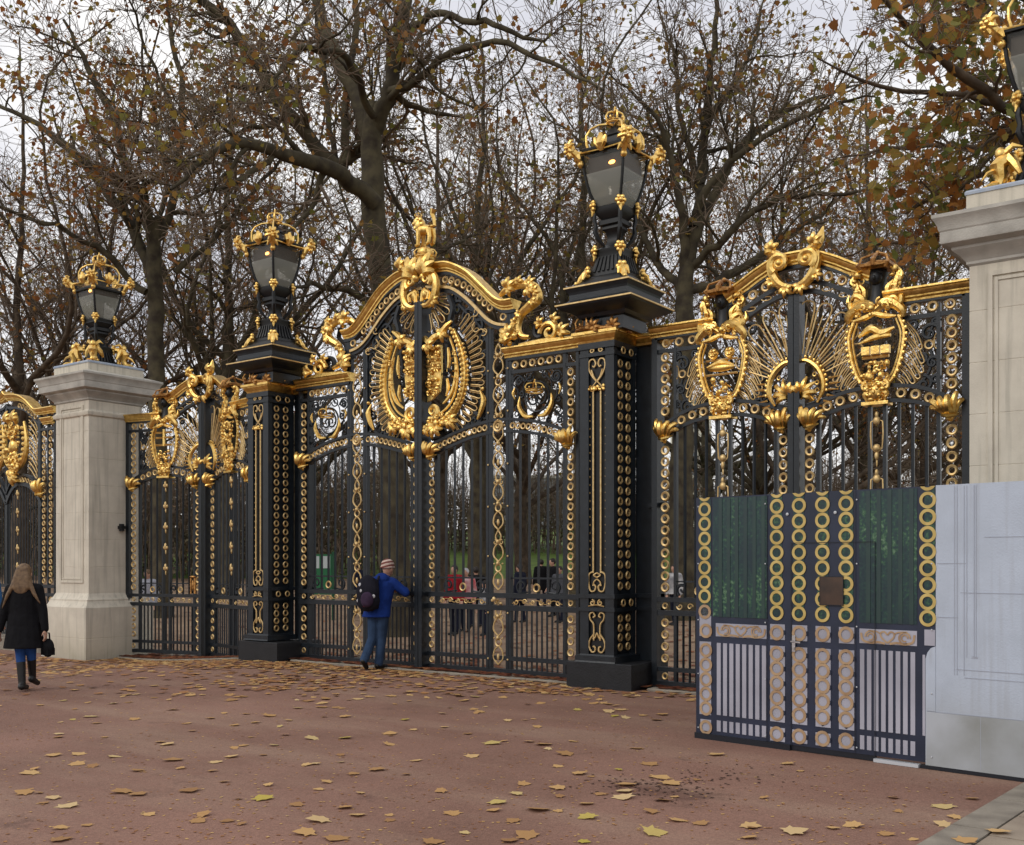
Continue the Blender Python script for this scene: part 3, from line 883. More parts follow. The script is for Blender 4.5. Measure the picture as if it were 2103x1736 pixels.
    for sg in (-1, 1):
        curve(pc, [(2.10 + sg * .05, 3.70), (2.10 + sg * .18, 3.72), (2.10 + sg * .28, 3.86), (2.10 + sg * .27, 4.0)], [.015, .04, .032, .006], -.05)
        curve(pc, [(2.10 + sg * .38, 3.98), (2.10 + sg * .41, 4.06), (2.10 + sg * .38, 4.14)], [.01, .024, .008], -.02)
    put(pc, 'monogram_crown', M['gold'])
    # gilt horn on the iron scroll beside the oval
    hn = MB(); curve(hn, [(1.10, 4.16), (1.17, 4.02), (1.12, 3.86), (1.05, 3.74)], [.012, .045, .04, .015], -.04); hn.ell(1.16, -.05, 4.18, .03)
    put(hn, 'leaf_spray', M['gold'])
    # S-scroll and volute on the shoulder of the arch
    ss = MB()
    curve(ss, [(1.46, 5.50), (1.60, 5.57), (1.84, 5.60), (2.06, 5.52), (2.12, 5.36), (1.98, 5.26), (1.84, 5.17), (1.78, 5.0), (1.84, 4.87), (1.98, 4.83)], [.03, .055, .06, .075, .085, .07, .06, .055, .045, .03], -.03, 8)
    acanthus(ss, 1.62, 5.56, 30, .2, -.06, 5, 2.6, .15); acanthus(ss, 1.98, 5.52, 330, .18, -.05, 5, 2.4, .15); acanthus(ss, 1.74, 4.86, 150, .26, -.06, 5, 1.6, .14); acanthus(ss, 1.66, 4.78, 115, .24, -.06, 4, 1.0, .14)
    for (ax_, az_, aa, al) in ((1.84, 5.60, 100, .13), (2.08, 5.44, 20, .15), (2.06, 5.34, 300, .13), (1.86, 5.18, 200, .12), (1.79, 5.05, 170, .13), (1.80, 4.92, 200, .14), (2.02, 5.56, 60, .14)): acanthus(ss, ax_, az_, aa, al, -.06, 4, 1.8, .15)
    scroll(ss, 2.32, 4.86, .16, .04, 180, -1.35, .042, .03, -.02, 7)
    acanthus(ss, 2.20, 4.98, 140, .14, -.03, 4, 2.0, .15); acanthus(ss, 2.5, 4.82, 10, .22, -.03, 4, 1.2, .13); acanthus(ss, 2.40, 5.0, 40, .14, -.03, 4, 2.0, .15)
    ss.tube([(1.8, -.02, 4.74), (2.2, -.03, 4.75), (2.7, -.02, 4.74)], [.03, .045, .02], 6)
    put(ss, 'shoulder_scroll', M['gold'])
    dv = MB(); scroll(dv, 2.12, 4.90, .15, .05, 0, 1.2, .05, .03, .04, 7); scroll(dv, 2.3, 4.86, .11, .03, 0, 1.2, .04, .03, .04, 7)
    dv.tube([(1.90, .06, 5.5), (1.95, .06, 5.35), (1.78, .06, 5.2), (1.72, .06, 5.0)], .04, 6)
    put(dv, 'iron_volute', M['iron_dark'])
    nest(root, 'rays', 'oval_frame'); nest(root, 'sunburst', 'keystone_ornament'); nest(root, 'iron_volute', 'shoulder_scroll'); nest(root, 'monogram_crown', 'monogram'); nest(root, 'iron_supporter', 'coat_of_arms')
    return root

gl_left = great_leaf(-1, 'great gate leaf topped by the gilded lion, with the man in blue at its rail')
gl_right = great_leaf(1, 'great gate leaf without a lion, hung on the nearer black pier')
# lion on a crown over the meeting stiles, carried by the left leaf
lion = MB()
lx, lz = XC + .0, 6.36
lion.lathe(lx, GY, [(.14, 6.27), (.15, 6.31), (.10, 6.33), (.11, 6.36)], 14)
crownlet(lion, lx, GY, lz - .07, .31, .22); lion.ell(lx, GY, lz + .02, .13, .13, .10, 10, 6)
o = lion.build('crest_crown', M['gold'], gl_left)
li = MB()
zt = lz + .13
li.tube([(lx - .11, GY, zt + .25), (lx - .02, GY, zt + .255), (lx + .10, GY, zt + .23)], [.078, .082, .07], 9)
for dx, dy in ((-.11, -.045), (-.085, .045), (.10, -.04), (.12, .045)):
    li.tube([(lx + dx * .9, GY + dy, zt + .24), (lx + dx * 1.06 + .012, GY + dy, zt + .12), (lx + dx * 1.0, GY + dy, zt + .03), (lx + dx - .04, GY + dy, zt + .015)], [.05, .034, .032, .03], 7)
li.ell(lx - .145, GY - .02, zt + .38, .072, .065, .08); li.ell(lx - .20, GY - .03, zt + .365, .042, .04, .036)
li.ell(lx - .11, GY, zt + .33, .095, .085, .12)
for q in range(7):
    a = q * .9; li.ell(lx - .10 + .07 * math.cos(a), GY - .05, zt + .33 + .09 * math.sin(a), .034, .03, .038, 7, 5)
for sg in (-1, 1): li.ell(lx - .13, GY + sg * .045, zt + .46, .022, .016, .026)
li.tube([(lx + .12, GY, zt + .28), (lx + .19, GY, zt + .28), (lx + .175, GY, zt + .38), (lx + .14, GY, zt + .46), (lx + .17, GY, zt + .53)], [.024, .026, .028, .032, .05], 7)
crownlet(li, lx - .135, GY - .01, zt + .455, .10, .09)
li.build('crest_lion', M['gold'], o)
# ------------------------------------------------------------------ side gates (two leaves each)
SARCH = [(.0, 5.33), (.15, 5.325), (.31, 5.285), (.52, 5.19), (.70, 5.09), (.92, 4.98)]
SLOW = [(.06, 3.36), (.17, 3.40), (.36, 3.46), (.60, 3.53), (.95, 3.565), (1.30, 3.53), (1.50, 3.475), (1.66, 3.40), (1.80, 3.33)]

def chain_drop(put, u, z0, z1, kind):
    z = z0; k = 0
    while z > z1:
        mb = MB()
        if kind == 'link':
            mb.tube([(u - .065, -.03, z - .06), (u - .07, -.03, z - .2), (u - .06, -.03, z - .36), (u, -.03, z - .42), (u + .06, -.03, z - .36), (u + .07, -.03, z - .2), (u + .065, -.03, z - .06), (u, -.03, z - .03)], .010, 5, closed=True)
            mb.ell(u, -.04, z - .05, .045, .03, .05); mb.ell(u, -.04, z + .02, .022, .02, .04); mb.ell(u, -.04, z - .36, .045, .03, .045); mb.ell(u, -.04, z - .45, .026, .02, .05); mb.ell(u, -.03, z - .53, .012, .01, .05)
            z -= .66
        else:
            mb.ell(u, -.04, z, .03, .025, .075); mb.ell(u - .035, -.035, z - .02, .025, .02, .035); mb.ell(u + .035, -.035, z - .02, .025, .02, .035); mb.ell(u, -.03, z - .10, .016, .015, .05)
            z -= .40
        put(mb, 'chain_drop', M['gold_line'])
        k += 1

def side_leaf(s, loc, rz, label, group, plain=False, hatch=0, chain='link', emblem=0):
    U0 = 1.90
    root = empty('side_gate_leaf', loc, rz)
    tag(root, label, 'gate', group)
    fn = lambda V: np.stack([s * (V[:, 0] - U0), V[:, 1], V[:, 2]], 1)
    def put(mb, name, m, sm=0.7):
        return mb.build(name, m, root, fn=fn, smooth=sm, flip=(s < 0), local=True)
    fr = MB()
    fr.box(.004, .072, -.13, .05, .04, 4.90)
    for u in (.25, .275, .865, 1.035, 1.62, 1.90):
        w = .02 if u not in (.25, .275) else .011
        fr.box(u - w, u + w, -.03, .03, .05, 3.42 if u < 1.5 else 4.5)
    fr.box(1.87, 1.95, -.05, .05, .0, 4.56)
    for z0, z1, d in ((1.125, 1.185, .045), (.95, 1.015, .041), (.225, .28, .036), (.035, .10, .043)):
        fr.box(.07, 1.9, -d, d, z0, z1)
    fr.box(.28, .85, -.012, .012, 1.38, 1.40); fr.box(1.05, 1.62, -.012, .012, 1.38, 1.40)
    for dz in (.085, -.085): fr.sweep(catmull([(a, b + dz) for a, b in SLOW], 6), rail_prof(.042, .036))
    fr.sweep(catmull([(a, b - .165) for a, b in SARCH], 6), rail_prof(.04, .045))
    fr.sweep(catmull([(a, b - .36) for a, b in SARCH], 6), rail_prof(.05, .04))
    fr.sweep(catmull([(a, b - .47) for a, b in SARCH], 6), rail_prof(.05, .036))
    fr.box(1.20, 1.9, -.027, .027, 4.35, 4.40); fr.box(1.1, 1.9, -.05, .05, 4.53, 4.56)
    fr.box(.02, .16, -.06, .06, -.0, .05)
    put(fr, 'frame', M['iron'], 0.5)
    ba = MB()
    for u in (.40, .55, .70, 1.19, 1.34, 1.49):
        line(ba, (u, 1.16), (u, arc_at(SLOW, u) - .06), .021, 0)
    for k in range(15): line(ba, (.33 + k * .091, .06), (.33 + k * .091, .97), .0165, 0)
    put(ba, 'bars', M['iron'])
    sc = MB()
    for (cx, cz, r, a, t) in ((.36, 1.29, .09, 240, -1.2), (.78, 1.29, .09, 300, 1.2), (1.15, 1.29, .09, 240, -1.2), (1.53, 1.29, .09, 300, 1.2), (1.52, 4.18, .12, 0, 1.4), (1.46, 3.62, .1, 90, -1.4), (1.55, 3.85, .08, 0, 1.4), (.50, 3.66, .07, 0, 1.3), (1.34, 4.30, .08, 180, 1.3), (1.44, 3.92, .08, 200, 1.4), (1.58, 3.66, .06, 0, 1.3), (1.36, 4.12, .07, 90, -1.3), (1.58, 4.30, .05, 0, 1.3), (.46, 3.92, .09, 90, 1.4), (.52, 4.22, .07, 0, 1.3), (.42, 3.64, .06, 180, 1.3), (.58, 4.50, .08, 40, 1.3), (1.30, 3.70, .07, 90, 1.3)):
        scroll(sc, cx, cz, r, r * .22, a, t, .024, .015, 0); put(sc, 'iron_scroll', M['iron']); sc = MB()
    sc = MB()
    curve(sc, [(1.58, 4.33), (1.5, 4.1), (1.55, 3.9), (1.48, 3.7), (1.35, 3.6)], .02, .01)
    put(sc, 'scrollwork', M['iron']); sc = MB()
    curve(sc, [(.10, 3.50), (.35, 3.56), (.6, 3.62)], .026, .01); curve(sc, [(1.3, 3.62), (1.5, 3.56), (1.62, 3.52)], .022, .01)
    put(sc, 'scrollwork', M['iron']); sc = MB()
    curve(sc, [(.40, 4.15), (.42, 3.95), (.50, 3.75), (.62, 3.62)], .022, .01)
    put(sc, 'scrollwork', M['iron'])
    gc = MB(); gc.sweep(catmull(SARCH, 7), CORN); put(gc, 'arched_cornice', M['gold'], .6)
    gc = MB(); gc.sweep([(1.04, 4.695), (1.35, 4.695), (1.65, 4.695), (1.96, 4.695)], CORN); put(gc, 'cornice', M['gold'], .6)
    rg = Bands()
    ring_col(rg, .162, .32, .93, .052, .143, -.03); ring_col(rg, .162, 1.24, 3.18, .058, .15, -.03); ring_col(rg, .162, 1.03, 1.12, .042, .1, -.03)
    ring_col(rg, 1.762, .32, .93, .055, .14, -.03); ring_col(rg, 1.762, 1.24, 3.16, .06, .147, -.03); ring_col(rg, 1.762, 3.52, 4.36, .06, .142, -.03)
    ring_col(rg, 1.762, 1.03, 1.12, .042, .1, -.03); ring_col(rg, .162, .11, .22, .045, .11, -.03); ring_col(rg, 1.762, .11, .22, .045, .11, -.03)
    ring_line(rg, [(.30, 3.44), (.5, 3.505), (.76, 3.555)], .056, .155, -.03); ring_line(rg, [(1.14, 3.555), (1.4, 3.505), (1.6, 3.43)], .056, .155, -.03)
    ring_line(rg, [(.30, 5.02), (.52, 4.93), (.80, 4.79)], .062, .15, -.03); ring_line(rg, [(1.28, 4.47), (1.5, 4.47), (1.84, 4.47)], .06, .165, -.03)
    rg.ring(.6, -.02, 1.27, .05, .014); rg.ring(1.29, -.02, 1.27, .05, .014); rg.ring(1.52, -.02, 4.05, .045, .012)
    rg.ring(1.6, -.02, 4.08, .028, .009, sz=3.0)
    for q_ in rg.m: put(q_, 'ring_band', M['gold_line'])
    gl = MB()
    for (a, b) in ((.3, .86), (1.05, 1.62)):
        n = 4; w = (b - a) / n
        for k in range(n): scroll(gl, a + (k + .5) * w, 1.07, .046, .014, 0 if k % 2 else 180, 1.1 if k < n / 2 else -1.1, .010, .007, -.03, 5)
    Q = catmull([(a, b - .415) for a, b in SARCH], 6)
    for q in (8, 14, 20, 26):
        gl.ring(Q[min(q, len(Q) - 1)][0], -.03, Q[min(q, len(Q) - 1)][1], .05, .010, sx=1.3, sz=.5)
    put(gl, 'gilded_lines', M['gold_line'])
    chain_drop(put, .95, 3.30, 1.5, chain)
    if hatch:
        lk = MB(); lk.box(.20, .24, -.06, -.03, 1.2, 1.5); lk.box(.30, .33, -.06, -.03, 1.2, 1.5); lk.ell(.27, -.06, 1.52, .08, .03, .025); lk.ell(.27, -.05, 1.36, .03, .02, .1)
        put(lk, 'lock_case', M['gold_old'])
    b1 = MB(); bracket_leaf(b1, .17, 3.33, 1, .225, -.06); put(b1, 'clasp_leaf', M['gold'])
    b1 = MB(); bracket_leaf(b1, 1.755, 3.33, -1, .235, -.06); put(b1, 'clasp_leaf', M['gold'])
    # fan of tall loops rising from a horseshoe
    fa = MB()
    for i in range(5):
        a0, a1 = R(88 - i * 13.5), R(88 - i * 13.5 - 10)
        c = np.array([.0, 3.72]); r0 = .37; r1 = [1.03, 1.02, .98, .92, .84][i]
        bend = .10 * i * .25
        p = lambda a, r, k=0: (c[0] + r * math.cos(a) + (.02 if i == 0 else 0) + bend * (r - r0), c[1] + r * math.sin(a))
        curve(fa, [p(a0, r0), p(a0, (r0 + r1) / 2), p(a0 , r1 - .06), p((a0 + a1) / 2, r1), p(a1, r1 - .06), p(a1, (r0 + r1) / 2), p(a1, r0)], .010, -.02, 5, 3)
        am = (a0 + a1) / 2
        curve(fa, [p(am, r0 + .03), p(am, (r0 + r1) / 2), p(am, r1 - .14)], .007, -.02, 5, 3)
    put(fa, 'fan', M['gold_line'])
    hs = MB()
    HS = [(.05, 4.035), (.15, 4.02), (.26, 3.93), (.325, 3.80), (.33, 3.66), (.26, 3.52)]
    curve(hs, HS, [.025, .03, .034, .034, .03, .014], -.06, 7); beads(hs, [(a * 1.13, 3.72 + (b - 3.72) * 1.14) for a, b in HS[:-1]], .02, .06, -.05)
    for i in range(6):
        a = R(10 - i * 11); curve(hs, [(.40 * math.cos(a), 3.74 + .36 * math.sin(a)), (.52 * math.cos(a), 3.74 + .40 * math.sin(a))], [.016, .006], -.03, 5, 3)
    acanthus(hs, .06, 3.60, 55, .26, -.04, 6, 1.9, .10)
    for q in ((.22, 3.86), (.25, 3.76), (.25, 3.67), (.22, 3.58)): hs.ring(q[0], -.03, q[1], .022, .008, seg=10)
    put(hs, 'horseshoe', M['gold'])
    # shield with its beaded outline
    SH = [(.70, 4.42), (.64, 4.24), (.655, 4.05), (.70, 3.86), (.77, 3.71), (.88, 3.66), (1.02, 3.66), (1.13, 3.71), (1.20, 3.86), (1.245, 4.05), (1.26, 4.24), (1.20, 4.42)]
    sh = MB()
    curve(sh, SH, .022, -.06, 6); beads(sh, [(.95 + (a - .95) * 1.09, b) for a, b in SH], .024, .07, -.07)
    curve(sh, [(.95 + (a - .95) * .86, 4.1 + (b - 4.1) * .9) for a, b in SH], .012, -.05, 5)
    rr = emblem
    if rr == 0:
        for sg in (-1, 1):
            sh.ring(.95 + sg * .11, -.08, 4.24, .05, .022); acanthus(sh, .95 + sg * .11, 4.24, 90, .07, -.08, 6, 5.6, .2)
        for z in (4.16, 3.98): line(sh, (.74, z), (1.16, z), .014, -.07)
        sh.ell(.95, -.08, 4.06, .19, .04, .05); curve(sh, [(.78, 4.08), (.95, 4.13), (1.14, 4.08)], [.01, .035, .01], -.09)
        relief(sh, .83, 1.07, 3.72, 3.92, -.07, 14, .02, .035, 31)
    elif rr == 1:
        curve(sh, [(.76, 4.22), (.9, 4.30), (1.02, 4.24), (1.16, 4.28)], [.02, .05, .05, .015], -.08); curve(sh, [(.76, 4.14), (.95, 4.2), (1.12, 4.2)], [.01, .04, .02], -.08)
        for k in range(3): sh.box(.80 + k * .11, .89 + k * .11, -.12, -.05, 4.0, 4.09)
        line(sh, (.80, 3.97), (1.1, 3.97), .02, -.08); line(sh, (.83, 3.9), (1.08, 3.9), .014, -.08)
        relief(sh, .80, 1.10, 3.70, 3.92, -.07, 20, .02, .038, 37)
    elif rr == 2:
        for z in (4.3, 4.2, 4.06): line(sh, (.76, z), (1.14, z), .022, -.08)
        line(sh, (.95, 4.36), (.95, 4.04), .024, -.085)
        relief(sh, .80, 1.10, 3.68, 3.95, -.07, 22, .022, .04, 41)
    else:
        relief(sh, .74, 1.16, 3.70, 4.34, -.08, 46, .025, .05, 43)
    put(sh, 'shield', M['gold'])
    fe = MB()
    for sg in (-1, 1):
        curve(fe, [(.95, 4.50), (.95 + sg * .10, 4.57), (.95 + sg * .20, 4.55), (.95 + sg * .30, 4.46), (.95 + sg * .31, 4.38)], [.05, .06, .06, .05, .02], -.10, 7)
        curve(fe, [(.95, 4.46), (.95 + sg * .12, 4.42), (.95 + sg * .24, 4.40)], [.03, .035, .012], -.12, 6)
        scroll(fe, .95 + sg * .21, 4.58, .085, .025, 90 - sg * 60, -sg * 1.3, .034, .024, -.10, 7)
        curve(fe, [(.95 + sg * .12, 4.54), (.95 + sg * .15, 4.66), (.95 + sg * .24, 4.70), (.95 + sg * .29, 4.64)], [.03, .045, .035, .012], -.07)
        curve(fe, [(.95 + sg * .14, 4.60), (.95 + sg * .13, 4.74), (.95 + sg * .19, 4.82)], [.03, .04, .01], -.06)
        curve(fe, [(.95 + sg * .26, 4.56), (.95 + sg * .32, 4.64), (.95 + sg * .31, 4.72)], [.03, .03, .008], -.05)
        curve(fe, [(.95 + sg * .22, 4.80), (.95 + sg * .28, 4.86), (.95 + sg * .27, 4.93)], [.03, .03, .008], -.05)
        curve(fe, [(.95 + sg * .24, 4.6), (.95 + sg * .21, 4.76), (.95 + sg * .25, 4.9), (.95 + sg * .18, 4.98)], [.03, .045, .04, .02], -.04)
        relief(fe, *sorted((.95 + sg * .16, .95 + sg * .28)), 4.66, 4.96, -.05, 8, .02, .035, 51 + sg)
    relief(fe, .72, 1.18, 4.44, 4.58, -.11, 16, .02, .04, 47)
    put(fe, 'festoon', M['gold'])
    mk = MB()
    mk.ell(.95, -.09, 3.57, .085, .06, .10, 10, 7)
    for sg in (-1, 1):
        scroll(mk, .95 + sg * .10, 3.64, .055, .018, 90, -sg * 1.2, .026, .018, -.09, 6)
        curve(mk, [(.95 + sg * .05, 3.60), (.95 + sg * .12, 3.55), (.95 + sg * .10, 3.47)], [.03, .035, .012], -.08)
        mk.ell(.95 + sg * .035, -.145, 3.60, .02, .015, .016); mk.ell(.95 + sg * .05, -.12, 3.53, .03, .03, .028)
    mk.ell(.95, -.155, 3.565, .018, .02, .03)
    relief(mk, .84, 1.06, 3.46, 3.68, -.08, 18, .022, .04, 53)
    mk.box(.80, 1.10, -.12, .06, 3.425, 3.462)
    put(mk, 'shield_foot', M['gold'])
    bu = MB()
    bu.lathe(.95, 0, [(.13, 4.56), (.10, 4.66), (.085, 4.78), (.10, 4.86), (.12, 4.93), (.1, 4.97)], 10); bu.ell(.95, -.07, 4.87, .075, .07, .09); bu.ell(.95, -.14, 4.86, .02, .02, .03)
    put(bu, 'iron_bust', M['iron_dark'])
    cp = MB()
    cp.loft(.95, 0, [(.13, 4.965), (.15, 4.985), (.185, 4.99), (.19, 5.02), (.165, 5.03)])
    for sx in (-1, 1):
        for sy in (-1, 1): cp.tube([(.95 + sx * .16, sy * .16, 5.03), (.95 + sx * .14, sy * .14, 5.10), (.95 + sx * .03, sy * .03, 5.16)], .014, 5)
    for sx in (-1, 1):
        cp.tube([(.95 + sx * .16, -.16, 5.03), (.95 + sx * .17, -.2, 5.0), (.95 + sx * .14, -.17, 4.96)], .02, 5)
    cp.tube([(.95, -.17, 5.0), (.95, -.185, 5.05), (.95, -.10, 5.12), (.95, -.02, 5.16)], [.03, .03, .022, .018], 6)
    cp.ring(.95, 0, 5.035, .16, .012, 'z', 16, 4); cp.ell(.95, 0, 5.17, .03)
    put(cp, 'basket_crown', M['gold_old'])
    for sg in (-1, 1):
        wi = MB()
        for i in range(6):
            b = np.array([.95 + sg * (.315 - .024 * i), 4.33 - i * .115])
            a = R(-62 + i * 3); d_ = np.array([sg * math.cos(a), math.sin(a)]); L = [.36, .42, .42, .37, .30, .22][i]
            nn = np.array([-d_[1], d_[0]]) * sg
            w_ = .026
            curve(wi, [b + nn * w_ * .6, b + d_ * L * .5 + nn * (w_ + .02), b + d_ * (L - .03) + nn * w_, b + d_ * L, b + d_ * (L - .03) - nn * w_, b + d_ * L * .5 - nn * (w_ - .02), b - nn * w_ * .6], .008, -.02, 5, 3)
            curve(wi, [b, b + d_ * L * .5 + nn * .02, b + d_ * (L - .06)], .006, -.02, 5, 3)
        put(wi, 'wing_loops', M['gold_line'])
    vo = MB()
    scroll(vo, .165, 5.21, .125, .03, 300, 1.5, .050, .030, -.15, 8)
    curve(vo, [(.04, 4.82), (.05, 4.90), (.13, 4.93), (.21, 5.0), (.27, 5.12), (.28, 5.24), (.22, 5.33)], [.02, .04, .055, .06, .06, .055, .03], -.12, 8)
    curve(vo, [(.18, 5.32), (.28, 5.36), (.32, 5.44), (.29, 5.50)] if s < 0 else [(.18, 5.32), (.28, 5.36), (.32, 5.44), (.36, 5.56)], [.04, .06, .055, .008], -.12, 8)
    acanthus(vo, .10, 4.92, 250, .15, -.12, 4, 1.8); acanthus(vo, .24, 5.36, 60, .16, -.13, 4, 1.6); acanthus(vo, .26, 5.02, 320, .12, -.12, 4, 1.8)
    vo.ell(.165, -.17, 5.21, .042)
    put(vo, 'crown_volute', M['gold'])
    nest(root, 'basket_crown', 'iron_bust'); nest(root, 'wing_loops', 'shield'); nest(root, 'shield_foot', 'shield'); nest(root, 'crown_volute', 'arched_cornice')
    return root

RX = -4.715
side_leaf(-1, (RX - 1.9, GY, 0), 0, 'closed gilded side gate leaf with a fish shield, beside the nearer black pier', 'side gate leaves', emblem=0)
side_leaf(1, (RX + 1.9, GY, 0), 0, 'closed gilded side gate leaf with a castle shield, against the cut-off stone pier', 'side gate leaves', emblem=1)
LZ = -0.17
side_leaf(1, (-14.52, GY, LZ + .02), -R(12.5), 'far side gate leaf ajar and seen nearly edge-on, hung on the farther black pier', 'side gate leaves', chain='drop', emblem=3, hatch=0)
side_leaf(-1, (-18.36, GY, LZ + .02), R(12.5), 'far side gate leaf ajar with a cross shield, next to the whole stone pier', 'side gate leaves', chain='drop', emblem=2, hatch=1)

# ------------------------------------------------------------------ wicket gates beyond the left stone pier
def wicket_leaf(s, label):
    X0, U0 = -23.02, 2.05
    root = empty('wicket_leaf', (X0 + s * U0, GY, -.02))
    tag(root, label, 'gate', 'wicket gate leaves beyond the whole stone pier')
    fn = lambda V: np.stack([s * (V[:, 0] - U0), V[:, 1], V[:, 2]], 1)
    put = lambda mb, name, m, sm=.7: mb.build(name, m, root, fn=fn, smooth=sm, flip=(s < 0), local=True)
    AR = [(0, 5.49), (.12, 5.41), (.28, 5.40), (.5, 5.38), (.75, 5.32), (1.0, 5.20), (1.2, 5.07), (1.34, 4.99), (1.5, 4.98), (2.05, 4.98)]
    LO = [(0, 3.10), (.2, 3.35), (.45, 3.50), (.75, 3.50), (1.05, 3.42), (1.35, 3.2), (1.5, 3.0)]
    fr = MB()
    for u in (.02, 1.36, 1.41, 1.72, 1.98): fr.box(u - .022, u + .022, -.032, .032, .05, 4.9 if u > 1.0 else 5.2)
    for z0, z1 in ((1.12, 1.19), (.94, 1.01), (.22, .28), (.03, .09)): fr.box(0, 2.0, -.042, .042, z0, z1)
    for dz in (.09, -.12): fr.sweep(catmull([(a, b + dz) for a, b in LO], 6), rail_prof(.075 if dz < 0 else .04, .05))
    fr.sweep(catmull([(a, b - .30) for a, b in AR], 6), rail_prof(.05, .04))
    fr.box(1.4, 2.0, -.03, .03, 4.50, 4.55)
    put(fr, 'frame', M['iron'], .5)
    ba = MB()
    for k in range(12): line(ba, (.12 + k * .108, 1.16), (.12 + k * .108, arc_at(LO, .12 + k * .108) - .1), .013, 0)
    for k in range(18): line(ba, (.1 + k * .075, .06), (.1 + k * .075, .96), .012, 0)
    put(ba, 'bars', M['iron'])
    gc = MB(); gc.sweep(catmull(AR, 6), CORN); put(gc, 'arched_cornice', M['gold'], .6)
    gc = MB(); gc.sweep([(1.56, 4.76), (1.7, 4.76), (1.85, 4.76), (2.0, 4.76)], CORN); put(gc, 'cornice', M['gold'], .6)
    rg = Bands()
    for u in (1.57, 1.84): ring_col(rg, u, 1.2, 4.5, .055, .14, -.03); ring_col(rg, u, .3, .95, .055, .14, -.03)
    ring_line(rg, [(.25, 3.36), (.5, 3.48), (.75, 3.485), (1.05, 3.4), (1.3, 3.22)], .05, .12, -.03)
    ring_line(rg, [(.5, 5.14), (.8, 5.06), (1.1, 4.9), (1.3, 4.78)], .055, .14, -.03)
    for q_ in rg.m: put(q_, 'ring_band', M['gold_line'])
    em = MB()
    curve(em, [(.10, 4.75), (-.0 + .02, 4.4), (.02, 4.1), (.15, 3.85), (.45, 3.7), (.75, 3.85), (.9, 4.1), (.92, 4.4), (.82, 4.75)], [.03, .05, .06, .06, .05, .06, .06, .05, .03], -.06, 7)
    beads(em, [(.12, 4.7), (.04, 4.3), (.12, 3.95), (.45, 3.72), (.78, 3.95), (.88, 4.3), (.8, 4.7)], .05, .12, -.1)
    relief(em, .25, .68, 3.6, 4.7, -.09, 60, .035, .07, 61, .07); em.ell(.45, -.1, 4.22, .15, .09, .17)
    for z in (4.5, 4.62, 4.42): line(em, (.25, z), (.65, z), .03, -.1)
    for a in (.22, .52): acanthus(em, a, 4.78, 90, .24, -.08, 5, 1.6, .16); em.ell(a, -.08, 4.82, .06, .06, .12)
    acanthus(em, .45, 3.62, 270, .26, -.06, 5, 1.4, .18); em.box(.27, .6, -.12, .05, 3.44, 3.49)
    put(em, 'gilded_emblem', M['gold'])
    ry = MB()
    for i in range(9):
        z = 4.85 - i * .13
        curve(ry, [(.95, z), (1.12, z - .06), (1.28, z - .26), (1.25, z - .32), (1.08, z - .16), (.95, z - .07)], .012, -.02, 5, 3)
    put(ry, 'rays', M['gold_line'])
    cl = MB(); bracket_leaf(cl, 1.5, 3.26, -1, .31, -.06); put(cl, 'clasp_leaf', M['gold'])
    chain_drop(put, .5, 3.2, 1.5, 'drop')
    sc = MB()
    for q in ((1.15, 3.7, .12), (.12, 3.6, .1), (1.2, 4.4, .1), (.2, 5.0, .1)): scroll(sc, q[0], q[1], q[2], .03, 0, 1.4, .025, .015, 0)
    curve(sc, [(.1, 5.15), (.4, 5.08), (.8, 5.0), (1.2, 4.7), (1.36, 4.6)], .035, .01)
    put(sc, 'scrollwork', M['iron'])
    return root
wicket_leaf(1, 'arched wicket gate leaf with gilded emblem, behind the woman in black')
wicket_leaf(-1, 'wicket gate leaf cut off by the picture edge')

